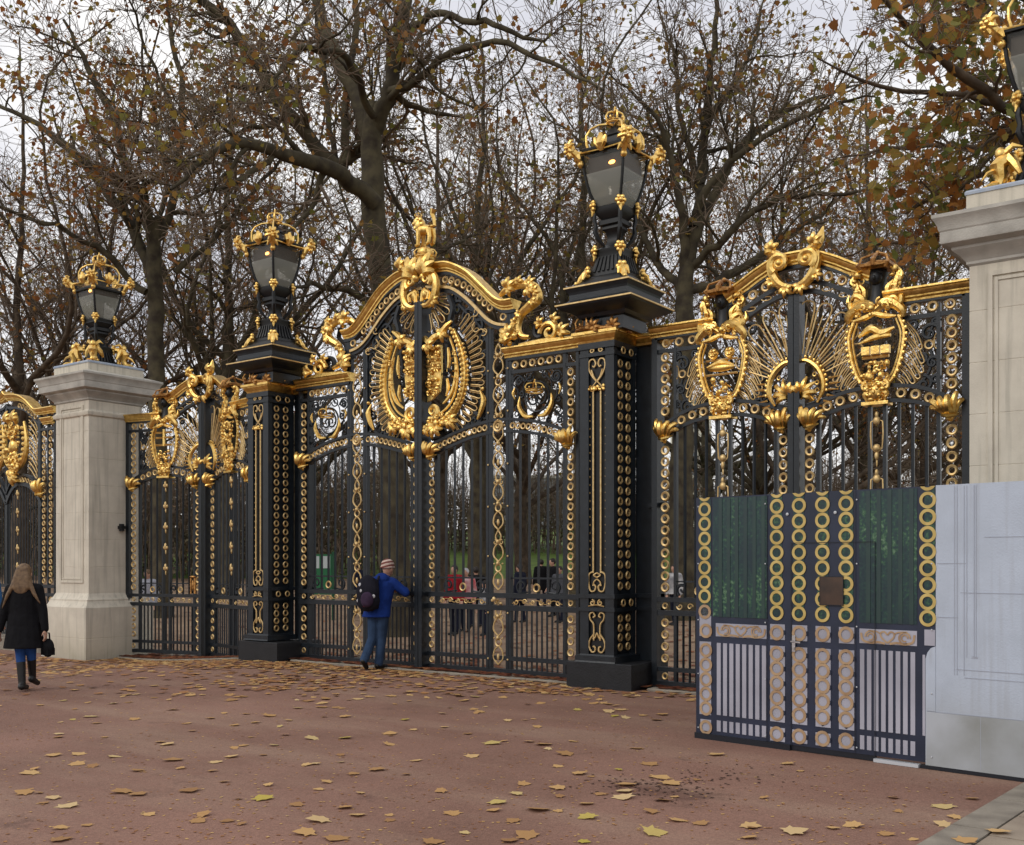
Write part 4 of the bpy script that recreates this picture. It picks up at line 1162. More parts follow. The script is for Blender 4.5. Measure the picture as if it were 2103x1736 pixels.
# ------------------------------------------------------------------ iron piers
def iron_pier(X, label, zb):
    root = empty('iron_pier', (X, 11.87, 0))
    tag(root, label, 'gate pier', 'black iron gate piers')
    Y0, Y1 = 11.6, 12.16
    sx0, sx1 = X - .37, X + .145     # shaft, as seen a little left of its base
    b = MB(); b.loft(X - .055, 12.03, [(.49, zb - .1), (.49, zb + .325), (.478, zb + .337)], None)
    b.build('plinth', M['plinth'], root, smooth=0)
    s_ = MB()
    cx = (sx0 + sx1) / 2; w = (sx1 - sx0) / 2
    # corner stiles, recessed faces
    for a0, a1, b0, b1 in ((sx0, sx0 + .13, Y0, Y0 + .1), (sx1 - .13, sx1, Y0, Y0 + .085), (sx0, sx0 + .10, Y1 - .1, Y1), (sx1 - .10, sx1, Y1 - .085, Y1)):
        s_.box(a0, a1, b0, b1, .335, 4.50)
    s_.box(sx0 + .03, sx1 - .055, Y0 + .05, Y1 - .05, .335, 4.49)
    for z0, z1, p in ((.34, .42, .05), (1.0, 1.05, .022), (1.17, 1.225, .022), (4.32, 4.37, .012), (4.42, 4.5, .02)):
        s_.box(sx0 - p, sx1 + p, Y0 - p, Y1 + p * .7, z0, z1)
    s_.loft(cx, 11.87, [(w + .05, .335, .33), (w + .02, .40, .30), (w, .44, .27)])
    # wing plates that carry the hinges
    s_.box(sx1 - .02, X + .50, 12.20, 12.30, .34, 4.55); s_.box(X - .56, sx0 + .02, 12.20, 12.30, .34, 4.55)
    for z0, z1 in ((1.0, 1.05), (1.17, 1.225)): s_.box(X - .56, X + .50, 12.17, 12.33, z0, z1)
    for sg in (-1, 1): s_.box(min(X + sg * .33, X + sg * .62), max(X + sg * .33, X + sg * .62), 12.14, 12.2, 2.36, 2.42)
    s_.build('shaft', M['iron'], root, smooth=.5)
    pn = MB(); pn.box(sx0 + .13, sx1 - .13, Y0 + .038, Y0 + .052, .45, 4.3)
    pn.build('recessed_panel', M['iron_dark'], root, smooth=0)
    gs = MB()
    yc = Y0 + .012; c = cx - .005
    for sg in (-1, 1):
        line(gs, (c + sg * .057, 1.50), (c + sg * .057, 3.90), .0135, yc)
        # heart
        curve(gs, [(c + sg * .012, 4.0), (c + sg * .08, 4.08), (c + sg * .125, 4.18), (c + sg * .11, 4.27), (c + sg * .05, 4.285), (c + sg * .02, 4.23), (c + sg * .04, 4.185), (c + sg * .065, 4.2)], .012, yc, 6)
        curve(gs, [(c - sg * .10, 3.90), (c, 4.0), (c + sg * .05, 4.06), (c + sg * .085, 4.15)], .011, yc, 6)
        curve(gs, [(c + sg * .057, 1.52), (c + sg * .12, 1.48), (c + sg * .13, 1.38), (c + sg * .10, 1.27), (c + sg * .04, 1.265), (c + sg * .02, 1.32), (c + sg * .05, 1.35)], .012, yc, 6)
        curve(gs, [(c, 1.42), (c + sg * .045, 1.385), (c + sg * .06, 1.33)], .010, yc, 6); curve(gs, [(c, 1.5), (c + sg * .05, 1.47), (c, 1.44)], .010, yc, 5)
        curve(gs, [(c + sg * .05, .62), (c + sg * .05, .82), (c + sg * .10, .89), (c + sg * .11, .96), (c + sg * .06, .985), (c + sg * .03, .94), (c + sg * .06, .92)], .012, yc, 6)
        curve(gs, [(c + sg * .05, .70), (c + sg * .11, .62), (c + sg * .12, .54), (c + sg * .08, .47), (c + sg * .03, .48), (c + sg * .03, .53), (c + sg * .06, .54)], .012, yc, 6)
        curve(gs, [(c, .72), (c + sg * .03, .655), (c + sg * .06, .64)], .010, yc, 5)
        scroll(gs, c + sg * .06, 1.11, .042, .014, 90, sg * 1.2, .011, .009, yc - .02); scroll(gs, c + sg * .07, 4.40, .04, .014, 90, sg * 1.2, .011, .009, yc - .015)
    gs.tube([(c - .12, yc - .02, 1.065), (c, yc - .02, 1.085), (c + .12, yc - .02, 1.065)], .008, 5)
    gs.build('gilded_scroll_panel', M['gold_line'], root)
    kn = MB(); relief(kn, c - .12, c + .12, 3.87, 3.93, Y0 + .005, 12, .016, .028, 71, .02); kn.build('gilded_knot', M['gold'], root)
    for sgx, xx in ((1, sx1 + .004), (-1, sx0 - .004)):
        for yy in (Y0 + .20, Y0 + .40):
            for (a, bz) in ((.47, .97), (1.26, 4.30)):
                rc = MB()
                n = int(round((bz - a) / .137))
                for k in range(n): rc.ring(xx - sgx * .03, yy, a + (k + .5) * (bz - a) / n, .044, .0145, 'x', 14, 5)
                rc.build('ring_band', M['gold_line'], root)
            for zz in (1.11, 4.395):
                rc = MB(); rc.ring(xx + sgx * .018, yy, zz, .042, .012, 'x', 12, 5); rc.build('gold_ring', M['gold_line'], root)
    rv = MB()
    for k in range(22):
        for sg in (-1, 1): rv.ell(c + sg * .118, Y0 + .03, 1.6 + k * .105, .008, .008, .014, 6, 4)
    rv.build('rivets', M['gold_line'], root)
    gc = MB()
    for hx, hy, cxx, cyy in ((w, .26, cx, 11.87), (.62, .07, X - .04, 12.22)):
        gc.loft(cxx, cyy, [(hx + .005, 4.502, hy + .02), (hx + .02, 4.53, hy + .03), (hx + .035, 4.545, hy + .05), (hx + .06, 4.58, hy + .08), (hx + .07, 4.60, hy + .085), (hx + .085, 4.605, hy + .10), (hx + .085, 4.64, hy + .10), (hx + .06, 4.65, hy + .08)])
    gc.build('gilded_cornice', M['gold'], root, smooth=0.3)
    cn = MB()
    crownlet(cn, X - .30, 11.60, 4.645, .22, .26); crownlet(cn, X + .17, 12.0, 4.645, .20, .2)
    for (xx, yy) in ((X - .14, 11.56), (X + .13, 11.62), (X + .17, 11.86), (X - .42, 11.75)):
        o_ = MB(); acanthus(o_, 0, 0, 70, .17, 0, 6, 2.8, .13); V = o_.arr(); cn.add(V + [xx, yy, 4.655], o_.f)
    cn.tube([(X - .36, 11.56, 4.66), (X - .1, 11.52, 4.68), (X + .13, 11.56, 4.66), (X + .2, 11.8, 4.69), (X + .17, 12.1, 4.66)], [.012, .03, .02, .03, .012], 6)
    cn.build('cornice_crowns', M['gold_old'], root)
    cp = MB()
    cp.loft(X, 11.87, [(.30, 4.64), (.30, 4.80), (.34, 4.82), (.37, 4.86), (.42, 4.885), (.50, 4.915), (.545, 4.945), (.555, 4.965)])
    cp.loft(X, 11.87, [(.555, 4.988), (.50, 5.005), (.455, 5.03), (.435, 5.05), (.435, 5.12), (.445, 5.15), (.465, 5.175), (.475, 5.195)])
    cp.loft(X, 11.87, [(.475, 5.218), (.45, 5.235), (.42, 5.245)])
    cp.build('cap', M['iron'], root, smooth=.3)
    tr = MB(); tr.loft(X, 11.87, [(.553, 4.966), (.572, 4.968), (.572, 4.986), (.553, 4.988)]); tr.loft(X, 11.87, [(.472, 5.196), (.49, 5.198), (.49, 5.216), (.472, 5.218)])
    tr.build('gilded_edge', M['gold_line'], root, smooth=0)
    return root
XR, XL = -7.11, -13.80
iron_pier(XR, 'nearer black iron pier with gilded rods, between the great gate and the hoarding', 0.0)
iron_pier(XL, 'farther black iron pier with gilded rods, between great gate and ajar side gate', -0.02)

# ------------------------------------------------------------------ lanterns
def lantern(X, Y, z0, feet, label):
    """square gas lantern with a crown; z0 = the level it stands on"""
    root = empty('gas_lantern', (X, Y, z0))
    tag(root, label, 'lantern', 'crowned gas lanterns')
    D = z0 - 5.24 if not feet else z0 - 5.345
    Z = lambda z: (5.24 + (z - 5.24) * .915 if z < 6.39 else (6.292 + (z - 6.39) * 1.075 if z < 7 else 6.948 + (z - 7) * 1.0)) + D
    pd = MB()
    prof = [(.37, 5.24), (.36, 5.27), (.325, 5.32), (.25, 5.38), (.225, 5.46), (.195, 5.56), (.175, 5.68), (.195, 5.73), (.20, 5.77), (.13, 5.81), (.085, 5.86), (.07, 5.95), (.09, 6.03), (.125, 6.07), (.12, 6.11), (.155, 6.13), (.155, 6.19), (.13, 6.21), (.165, 6.26), (.195, 6.32), (.20, 6.375), (.18, 6.39)]
    if feet: prof = [(.28, 5.36), (.27, 5.40)] + prof[4:]
    pd.loft(X, Y, [(a, Z(b)) for a, b in prof])
    for k in range(4):
        a = PI / 4 + k * PI / 2; c_, s_ = math.cos(a), math.sin(a)
        P = [(X + c_ * r, Y + s_ * r, Z(z)) for r, z in ((.15, 5.84), (.22, 5.92), (.27, 6.03), (.255, 6.12), (.275, 6.20), (.27, 6.30))]
        pd.tube(P, [.02, .03, .036, .026, .032, .022], 6)
    # reeded flare
    for ax in (0, 1):
        for sg in (-1, 1):
            for q in np.linspace(-.13, .13, 6):
                a0 = (X + q * 1.35, Y + sg * .236, Z(5.44)) if ax == 0 else (X + sg * .236, Y + q * 1.35, Z(5.44))
                a1 = (X + q, Y + sg * .187, Z(5.66)) if ax == 0 else (X + sg * .187, Y + q, Z(5.66))
                pd.tube([a0, tuple((np.array(a0) + np.array(a1)) / 2 + (0, 0, -.01)), a1], [.02, .014, .012], 5)
    pd.build('pedestal', M['iron_dark'], root, smooth=.6)
    for k in range(4):
        a = PI / 4 + k * PI / 2; c_, s_ = math.cos(a), math.sin(a)
        for r, z, s0 in ((.295, 6.40, .08), (.275, 5.76, .08), (.37, 5.44, .09)):
            gp = MB()
            for q in range(6):
                b = q * PI / 3
                t1 = (-s_ * math.cos(b), c_ * math.cos(b), math.sin(b))
                gp.ell(X + c_ * r + t1[0] * s0 * .6, Y + s_ * r + t1[1] * s0 * .6, Z(z) + t1[2] * s0 * .62, s0 * .38, s0 * .38, s0 * .42, 7, 5)
            gp.ell(X + c_ * (r + .025), Y + s_ * (r + .025), Z(z), s0 * .38)
            gp.tube([(X + c_ * r, Y + s_ * r, Z(z) - s0 * .5), (X + c_ * r, Y + s_ * r, Z(z) - s0 * 1.1), (X + c_ * r * 1.05, Y + s_ * r * 1.05, Z(z) - s0 * 1.7)], [s0 * .4, s0 * .3, s0 * .08], 6)
            gp.build('gilded_rosette', M['gold'], root)
        if not feet:
            gp = MB()
            P = [(X + c_ * r, Y + s_ * r, Z(z)) for r, z in ((.50, 5.275), (.46, 5.33), (.40, 5.40), (.37, 5.48))]
            gp.tube(P, [.02, .045, .055, .03], 7)
            gp.ell(X + c_ * .52, Y + s_ * .52, Z(5.275), .03)
            for t in (-1, 1): gp.tube([(X + c_ * .37, Y + s_ * .37, Z(5.46)), (X + c_ * .42 - s_ * t * .05, Y + s_ * .42 + c_ * t * .05, Z(5.40)), (X + c_ * .45 - s_ * t * .07, Y + s_ * .45 + c_ * t * .07, Z(5.32))], [.03, .035, .012], 6)
            gp.build('base_leaf', M['gold'], root)
    if feet:
        for k in range(4):
            a = PI / 4 + k * PI / 2; c_, s_ = math.cos(a), math.sin(a)
            f = MB()
            pt = lambda r, z, t=0: (X + c_ * r - s_ * t, Y + s_ * r + c_ * t, Z(z))
            f.tube([pt(.30, 5.74), pt(.42, 5.72), pt(.50, 5.62), pt(.47, 5.50), pt(.50, 5.42), pt(.56, 5.385)], [.05, .085, .09, .06, .05, .045], 8)
            for t in (-.05, 0, .05): f.tube([pt(.54, 5.41, t), pt(.61, 5.40, t * 1.4), pt(.66, 5.375, t * 1.5)], [.03, .026, .012], 6)
            for t in (-1, 1):
                f.tube([pt(.42, 5.72, t * .05), pt(.40, 5.62, t * .12), pt(.36, 5.50, t * .16)], [.05, .045, .02], 6)
                f.tube([pt(.46, 5.76, t * .03), pt(.40, 5.83, t * .10), pt(.33, 5.80, t * .15)], [.03, .035, .01], 6)
            f.ell(*pt(.47, 5.77), .06, .06, .07); f.tube([pt(.5, 5.6), pt(.62, 5.54), pt(.68, 5.46)], [.03, .02, .006], 5)
            f.build('beast_foot', M['gold'], root)
    # glazing
    GP = [(.178, 6.395), (.203, 6.45), (.236, 6.55), (.264, 6.66), (.286, 6.78), (.301, 6.90), (.308, 7.0)]
    for k in range(4):
        gl_ = MB()
        ca, sa_ = math.cos(k * PI / 2), math.sin(k * PI / 2)
        V = []; F = []
        for i, (h, z) in enumerate(GP):
            for q in (-1, 1):
                x, y = q * (h - .012), -h + .006
                V.append((X + x * ca - y * sa_, Y + x * sa_ + y * ca, Z(z)))
            if i: F.append((2 * i - 2, 2 * i - 1, 2 * i + 1, 2 * i))
        gl_.add(V, F)
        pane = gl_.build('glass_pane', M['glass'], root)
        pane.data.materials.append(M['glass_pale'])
        for q in pane.data.polygons: q.material_index = 1 if q.index < 4 else 0  # lower part of each pane carries the painted sky reflection
    fm = MB()
    for k in range(4):
        a = PI / 4 + k * PI / 2; c_, s_ = math.cos(a) * 1.414, math.sin(a) * 1.414
        fm.tube([(X + c_ * h, Y + s_ * h, Z(z)) for h, z in GP], .021, 6)
    fm.loft(X, Y, [(.178, 6.375), (.198, 6.38), (.198, 6.405), (.178, 6.41)])
    # roof: eaves that dip in the middle of each side, a low dark dome, a finial
    fm.loft(X, Y, [(.30, 6.995), (.335, 7.0), (.34, 7.03), (.31, 7.045), (.22, 7.06), (.12, 7.10), (.09, 7.14), (.085, 7.22), (.10, 7.24), (.075, 7.28), (.04, 7.34), (.03, 7.46)])
    fm.build('lantern_frame', M['iron_dark'], root, smooth=.6)
    mn = MB(); mn.tube([(X, Y, Z(6.395)), (X, Y, Z(6.6)), (X, Y, Z(6.84))], [.055, .045, .03], 8)
    for k in range(4):
        o_ = MB(); o_.box(-.250, .250, -.254, -.248, 0, .21); V = o_.arr(); c4_, s4_ = math.cos(k * PI / 2), math.sin(k * PI / 2)
        V = np.stack([V[:, 0] * c4_ - V[:, 1] * s4_ + X, V[:, 0] * s4_ + V[:, 1] * c4_ + Y, V[:, 2] + Z(6.775)], 1); mn.add(V, o_.f)
    mn.build('burner_hood', M['hood'], root, smooth=0)
    fl = MB(); fl.ell(X + .11, Y - .262, Z(6.86), .05, .012, .026, 10, 6); fl.build('flame', M['flame'], root)
    gr = MB()
    for k in range(4):
        a = PI / 4 + k * PI / 2; c_, s_ = math.cos(a), math.sin(a)
        pt = lambda r, z: (X + c_ * r, Y + s_ * r, Z(z))
        cv = MB()
        cv.tube([pt(.455, 6.90), pt(.49, 6.97), pt(.53, 7.02), pt(.585, 7.05)], [.02, .04, .05, .05], 8)
        cv.ell(*pt(.46, 6.90), .045, .045, .05); cv.ell(*pt(.60, 7.08), .07, .07, .075, 8, 6)
        o_ = np.array(pt(.59, 7.08)); rd = np.array((c_, s_, 0)); tn = np.array((-s_, c_, 0)); up_ = np.array((0, 0, 1.0))
        for q in range(8):
            b_ = q * 2 * PI / 8 + .3; e_ = tn * math.cos(b_) + up_ * math.sin(b_)
            cv.tube([o_ + e_ * .02, o_ + e_ * .07 + rd * .03, o_ + e_ * .105 + rd * .012, o_ + e_ * .115 - rd * .02], [.026, .03, .025, .010], 6)
        for q in range(5):
            b_ = q * 2 * PI / 5; e_ = tn * math.cos(b_) + up_ * math.sin(b_)
            cv.ell(*(o_ + e_ * .045 + rd * .065), .028, .028, .028, 6, 5)
        for t in (-1, 1): cv.tube([pt(.50, 7.0), (X + c_ * .51 - s_ * t * .06, Y + s_ * .51 + c_ * t * .06, Z(6.98)), (X + c_ * .49 - s_ * t * .085, Y + s_ * .49 + c_ * t * .085, Z(6.93))], [.03, .035, .012], 6)
        cv.tube([pt(.50, 7.03), pt(.40, 7.05), pt(.34, 7.06)], [.03, .02, .02], 6)
        cv.build('corner_volute', M['gold'], root)
        gr.tube([pt(.35, 7.06), pt(.385, 7.16), pt(.385, 7.27), pt(.33, 7.36), pt(.22, 7.42), pt(.10, 7.44), pt(.03, 7.43)], [.018, .016, .014, .014, .016, .02, .028], 6)
        b = a + PI / 4; c2, s2 = math.cos(b), math.sin(b)
        p2 = lambda r, z: (X + c2 * r, Y + s2 * r, Z(z))
        gr.tube([p2(.335, 7.0), p2(.37, 7.08), p2(.35, 7.16), p2(.37, 7.22)], [.03, .055, .05, .02], 7)
        for t in (-1, 1):
            gr.tube([p2(.34, 7.03), (X + c2 * .37 - s2 * t * .06, Y + s2 * .37 + c2 * t * .06, Z(7.10)), (X + c2 * .37 - s2 * t * .085, Y + s2 * .37 + c2 * t * .085, Z(7.17))], [.035, .042, .018], 6)
        e0 = np.array(pt(.475, 7.035)); 
        a2 = a + PI / 2
        e1 = np.array((X + math.cos(a2) * .475, Y + math.sin(a2) * .475, Z(7.035)))
        mid = (e0 + e1) / 2 + (0, 0, -.012)
        gr.tube([e0, (e0 * .6 + mid * .4), mid, (e1 * .6 + mid * .4), e1], .012, 5)
    crownlet(gr, X, Y, Z(7.43), .22, .25)
    gr.build('crown', M['gold'], root)
    nest(root, 'glass_pane', 'lantern_frame'); nest(root, 'corner_volute', 'crown'); nest(root, 'flame', 'burner_hood'); nest(root, 'gilded_rosette', 'pedestal'); nest(root, 'base_leaf', 'pedestal')
    return root
lantern(XR, 11.87, 5.243, False, 'largest whole crowned gas lantern, on the nearer black iron pier')
lantern(XL, 11.87, 5.243, False, 'crowned gas lantern on the farther black iron pier beside the ajar side gate')
# ------------------------------------------------------------------ stone piers
def stone_pier(X, Y, zb, dz, label):
    root = empty('stone_pier', (X, Y, zb))
    tag(root, label, 'gate pier', 'stone gate piers')
    b = MB()
    H0 = .575
    prof = [(.735, zb - .15), (.735, zb + .40), (.731, zb + .404), (.731, zb + .41), (.735, zb + .414), (.735, .78), (.72, .80), (.69, .83), (.665, .88), (.655, .90), (.655, .93), (.62, .96), (.60, 1.0), (H0, 1.05)]
    b.loft(X, Y, prof)
    b.build('base', M['stone'], root, smooth=.4)
    s_ = MB()
    prof = [(H0, 1.051)]
    for z in (1.55, 2.08, 2.60, 3.12, 3.64, 4.16):
        prof += [(H0, z), (H0 - .004, z + .003), (H0 - .004, z + .007), (H0, z + .01)]
    prof += [(H0, 4.70 + dz)]
    s_.loft(X, Y, prof)
    # neck moulding and a panel frame on each visible face
    s_.loft(X, Y, [(H0 + .003, 4.40 + dz), (H0 + .03, 4.42 + dz), (H0 + .045, 4.46 + dz), (H0 + .045, 4.485 + dz), (H0 + .02, 4.50 + dz), (H0 + .003, 4.53 + dz)]) if X < -10 else None
    for (o, w, p) in ((0.0, .045, .022), (.065, .03, .014)):
        for face in (0, 1, 2, 3):
            x0, x1, z0, z1 = -.40 + o, .40 - o, 1.25 + o, 4.62 + dz - o
            if X < -10: z1 = (4.62 if face == 0 else 4.32) + dz - o
            for (a, bb, c, d) in ((x0, x0 + w, z0, z1), (x1 - w, x1, z0, z1), (x0 + w, x1 - w, z0, z0 + w), (x0 + w, x1 - w, z1 - w, z1)):
                if face == 0: s_.box(X + a, X + bb, Y - H0 - p, Y - H0 + .01, c, d)
                elif face == 1: s_.box(X + H0 - .01, X + H0 + p, Y + a, Y + bb, c, d) if X > -10 else None
                elif face == 2: s_.box(X + a, X + bb, Y + H0 - .01, Y + H0 + p, c, d)
                else: s_.box(X - H0 - p, X - H0 + .01, Y + a, Y + bb, c, d) if X < -10 else None
    s_.build('shaft', M['stone'], root, smooth=.4)
    c = MB()
    c.loft(X, Y, [(H0 + .001, 4.701 + dz), (.60, 4.72 + dz), (.60, 4.745 + dz), (.62, 4.77 + dz), (.655, 4.81 + dz), (.70, 4.845 + dz), (.715, 4.86 + dz), (.715, 4.885 + dz), (.76, 4.90 + dz), (.80, 4.915 + dz), (.805, 4.93 + dz), (.805, 5.03 + dz), (.815, 5.045 + dz), (.825, 5.09 + dz), (.85, 5.14 + dz), (.87, 5.165 + dz), (.87, 5.20 + dz), (.66, 5.265 + dz)])
    c.build('cornice', M['stone_grey'], root, smooth=.35)
    t = MB(); t.loft(X, Y, [(.60, 5.262 + dz), (.60, 5.44 + dz)]); t.build('cap_block', M['stone'], root, smooth=0)
    l = MB(); l.loft(X, Y, [(.612, 5.42 + dz), (.615, 5.445 + dz), (.60, 5.465 + dz), (.20, 5.50 + dz)]); l.build('lead_cover', M['lead'], root, smooth=.3)
    if X < -10:
        pass
    return root
stone_pier(-18.98, 11.83, -.21, .05, 'pale stone gate pier seen whole from ground to cornice, beside the ajar side gate')
stone_pier(-2.01, 11.83, 0, -.08, 'pale stone gate pier cut by the picture edge, rising behind the hoarding')
lantern(-18.98, 11.83, 5.52, True, 'crowned gas lantern with gilded beast feet on the whole stone pier')
lantern(-2.01, 11.83, 5.40, True, 'crowned gas lantern cut by the picture edge, above the hoarding')
gs = MB(); gs.lathe(-19.80, 11.28, [(.17, -.3), (.17, .18), (.155, .30), (.10, .38), (.03, .41)], 14)
tag(gs.build('guard_stone', M['stone_grey']), 'low rounded guard stone at the foot of the whole stone pier', 'guard stone')
hb = MB(); hb.box(-18.42, -18.30, 11.87, 11.99, 2.3, 2.36); hb.lathe(-18.36, 11.93, [(.05, 2.26), (.05, 2.40)], 10)
tag(hb.build('gate_stop', M['iron_dark']), 'small black iron gate stop fixed on the side of the whole stone pier', 'gate stop')

# ------------------------------------------------------------------ printed hoarding round the right pier
def flat(name, c, rough=.45, var=None, sc=3, spec=.35):
    return mat(name, c, rough, 0, spec, var=var, scale=sc)
M['pr_navy'] = flat('print_navy', (0.030, 0.038, 0.068), var=(0.021, 0.027, 0.046), rough=.32)
M['pr_white'] = flat('print_lilac_white', (0.42, 0.42, 0.49), var=(0.30, 0.30, 0.35), sc=1.6)
M['pr_gold'] = flat('print_gold', (0.62, 0.47, 0.17), var=(0.46, 0.33, 0.10), sc=9)
M['pr_tan'] = flat('print_tan', (0.46, 0.32, 0.19), var=(0.33, 0.21, 0.12), sc=9)
M['pr_bar'] = flat('print_dark_bar', (0.018, 0.036, 0.042), .32, (0.022, 0.055, 0.045), 5, .5)
M['pr_edge'] = flat('print_joint', (0.37, 0.40, 0.47))
M['pr_seam'] = flat('panel_seam', (0.012, 0.014, 0.02))
M['pr_light'] = flat('pale_aluminium', (0.50, 0.52, 0.55), .35)
M['steel'] = mat('steel_handle', (0.6, 0.6, 0.62), .3, 1.0)
def foliage_print():
    m = bpy.data.materials.new('print_foliage'); m.use_nodes = True
    nt = m.node_tree; N = nt.nodes; b = N['Principled BSDF']; b.inputs['Roughness'].default_value = .32; b.inputs['Specular IOR Level'].default_value = .5
    t = N.new('ShaderNodeTexCoord')
    mp_ = N.new('ShaderNodeMapping'); mp_.inputs['Scale'].default_value = (1, 1, .6)
    n = N.new('ShaderNodeTexNoise'); n.inputs['Scale'].default_value = 3.2; n.inputs['Detail'].default_value = 4
    n2 = N.new('ShaderNodeTexNoise'); n2.inputs['Scale'].default_value = 34; n2.inputs['Detail'].default_value = 4
    nt.links.new(t.outputs['Object'], mp_.inputs['Vector']); nt.links.new(mp_.outputs['Vector'], n.inputs['Vector']); nt.links.new(t.outputs['Object'], n2.inputs['Vector'])
    mu = N.new('ShaderNodeMath'); mu.operation = 'MULTIPLY'; nt.links.new(n.outputs['Fac'], mu.inputs[0]); nt.links.new(n2.outputs['Fac'], mu.inputs[1])
    r = N.new('ShaderNodeValToRGB'); e = r.color_ramp.elements
    e[0].position = .185; e[0].color = (.008, .026, .036, 1); e[1].position = .29; e[1].color = (.014, .050, .044, 1)
    x = e.new(.35); x.color = (.035, .105, .050, 1); x = e.new(.44); x.color = (.13, .22, .14, 1)
    nt.links.new(mu.outputs[0], r.inputs['Fac']); nt.links.new(r.outputs['Color'], b.inputs['Base Color'])
    return m
M['pr_foliage'] = foliage_print()
M['pr_stone'] = stone_mat('print_stone', (0.48, 0.54, 0.64), (0.40, 0.45, 0.53), (0.36, 0.38, 0.42))

hd = empty('hoarding', (-4.43, 8.86, 0), R(-7.2))
tag(hd, 'hoarding printed with a life-size picture of the gate and stone pier', 'hoarding')
def hput(mb, name, m, par=None, sm=0): return mb.build(name, m, par or hd, smooth=sm, local=True)
HT = 2.232
p = MB(); p.box(0, 2.227, 0, .05, .05, HT); p.box(0, .05, .05, 3.0, .05, HT); hput(p, 'printed_gate_panel', M['pr_navy'])
p = MB(); p.box(2.229, 5.2, -.003, .05, .03, HT + .003); p.box(5.15, 5.2, .05, 3.0, .03, HT)
st = hput(p, 'printed_stone_panel', M['pr_stone'])
p = MB(); p.prism([(2.15, .031), (2.228, .031), (2.228, .972), (2.19, .955), (2.165, .92), (2.15, .87)], -.006, -.0031); hput(p, 'printed_stone_plinth', M['pr_stone'], st)
p = MB(); p.box(2.157, 5.14, -.0064, -.0033, .031, .452); hput(p, 'printed_stone_base', flat('print_stained_base', (0.42, 0.45, 0.49), var=(0.24, 0.25, 0.235), sc=1.5), st)
p = MB()
for z, a, b_ in ((1.82, 2.60, 5.1), (1.394, 2.42, 5.1), (1.62, 2.24, 2.46), (.74, 2.45, 5.1), (.455, 2.16, 5.1), (1.2, 2.24, 2.4)): p.box(a, b_, -.0060, -.0035, z, z + .005)
for x in (2.372, 2.392, 2.445, 2.465, 2.520, 2.535): p.box(x, x + .005, -.0060, -.0035, .76 if x < 2.45 else .9, HT - .01)
p.box(2.39, 5.1, -.0060, -.0035, .80, .806); p.box(2.505, 2.55, -.0060, -.0035, .895, .91); p.box(2.57, 2.573, -.0072, -.0066, .05, .45)
hput(p, 'printed_joints', M['pr_edge'], st)
# foliage seen through the printed bars
fo = MB(); y0, y1 = -.004, -.0005
for a, b_ in ((.185, .745), (1.60, 2.08)): fo.box(a, b_, y0, y1, 1.135, HT - .012)
for a, b_ in ((.79, .89), (1.0, 1.10), (1.225, 1.325), (1.44, 1.545), (2.14, 2.224), (.045, .165)): fo.box(a, b_, y0, y1, 1.14, HT - .012)
hput(fo, 'printed_foliage', M['pr_foliage'])
for xs_ in ((.25, .335, .42, .51, .60, .69), (1.66, 1.75, 1.84, 1.93, 2.02)):
    br = MB(); y0, y1 = -.008, -.0042
    for x in xs_: br.box(x, x + .035, y0, y1, 1.136, HT - .013)
    hput(br, 'printed_railings', M['pr_bar'])
wh = MB(); y0, y1 = -.004, -.0005
for i in range(8):
    x = .227 + i * .0665
    wh.box(x, x + .041, y0, y1, .235, .895); wh.box(x, x + .041, y0, y1, .085, .185)
for i in range(8):
    x = 1.605 + i * .0605
    wh.box(x, x + .037, y0, y1, .255, .915); wh.box(x, x + .037, y0, y1, .09, .205)
for a, b_, lo in ((.775, .918, .065), (.99, 1.13, .075), (1.208, 1.345, .075), (1.42, 1.555, .075)):
    wh.box(a, b_, y0, y1, .235, .90); wh.box(a, b_, y0, y1, .955, 1.09); wh.box(a, b_, y0, y1, lo, .185)
wh.box(.04, .165, y0, y1, .225, .90); wh.box(.04, .165, y0, y1, .95, 1.21); wh.box(.05, .165, y0, y1, .075, .18)
wh.box(2.14, 2.224, y0, y1, .975, 1.10); wh.box(.216, .74, y0, y1, .955, 1.075); wh.box(1.60, 2.08, y0, y1, .965, 1.085)
wh.box(2.125, 2.146, y0, y1, .26, .90)
hput(wh, 'printed_white_ground', M['pr_white'])
dk = MB(); y0, y1 = -.0075, -.0045
for x in (.841, 1.056, 1.274, 1.485):
    for i in range(6):
        z = .30 + i * .128
        for sg in (-1, 1):
            pass
    for z in (.255, .383, .511, .639, .767, .885):
        dk.prism([(x - .016, z), (x, z - .014), (x + .016, z), (x, z + .014)], y0, y1)
    for z in (.319, .447, .575, .703, .83, .13, 1.02):
        for sg in (-1, 1): dk.prism([(x + sg * .067 - .012, z - .02), (x + sg * .067 + .012, z - .02), (x + sg * .067 + .012, z + .02), (x + sg * .067 - .012, z + .02)], y0, y1)
hput(dk, 'printed_iron_knots', M['pr_navy'])
def annulus(mb, x, z, R1, R0, y0, y1, seg=28):
    a = np.arange(seg) * 2 * PI / seg
    V = [(x + R1 * c, y0, z + R1 * s) for c, s in zip(np.cos(a), np.sin(a))] + [(x + R0 * c, y0, z + R0 * s) for c, s in zip(np.cos(a), np.sin(a))] + [(x + R1 * c, y1, z + R1 * s) for c, s in zip(np.cos(a), np.sin(a))]
    F = []
    for i in range(seg):
        j = (i + 1) % seg
        F.append((i, j, seg + j, seg + i)); F.append((i, 2 * seg + i, 2 * seg + j, j))
    mb.add(V, F)
gt = MB()
ZT = [2.122, 1.988, 1.852, 1.717, 1.584, 1.451, 1.32, 1.19]
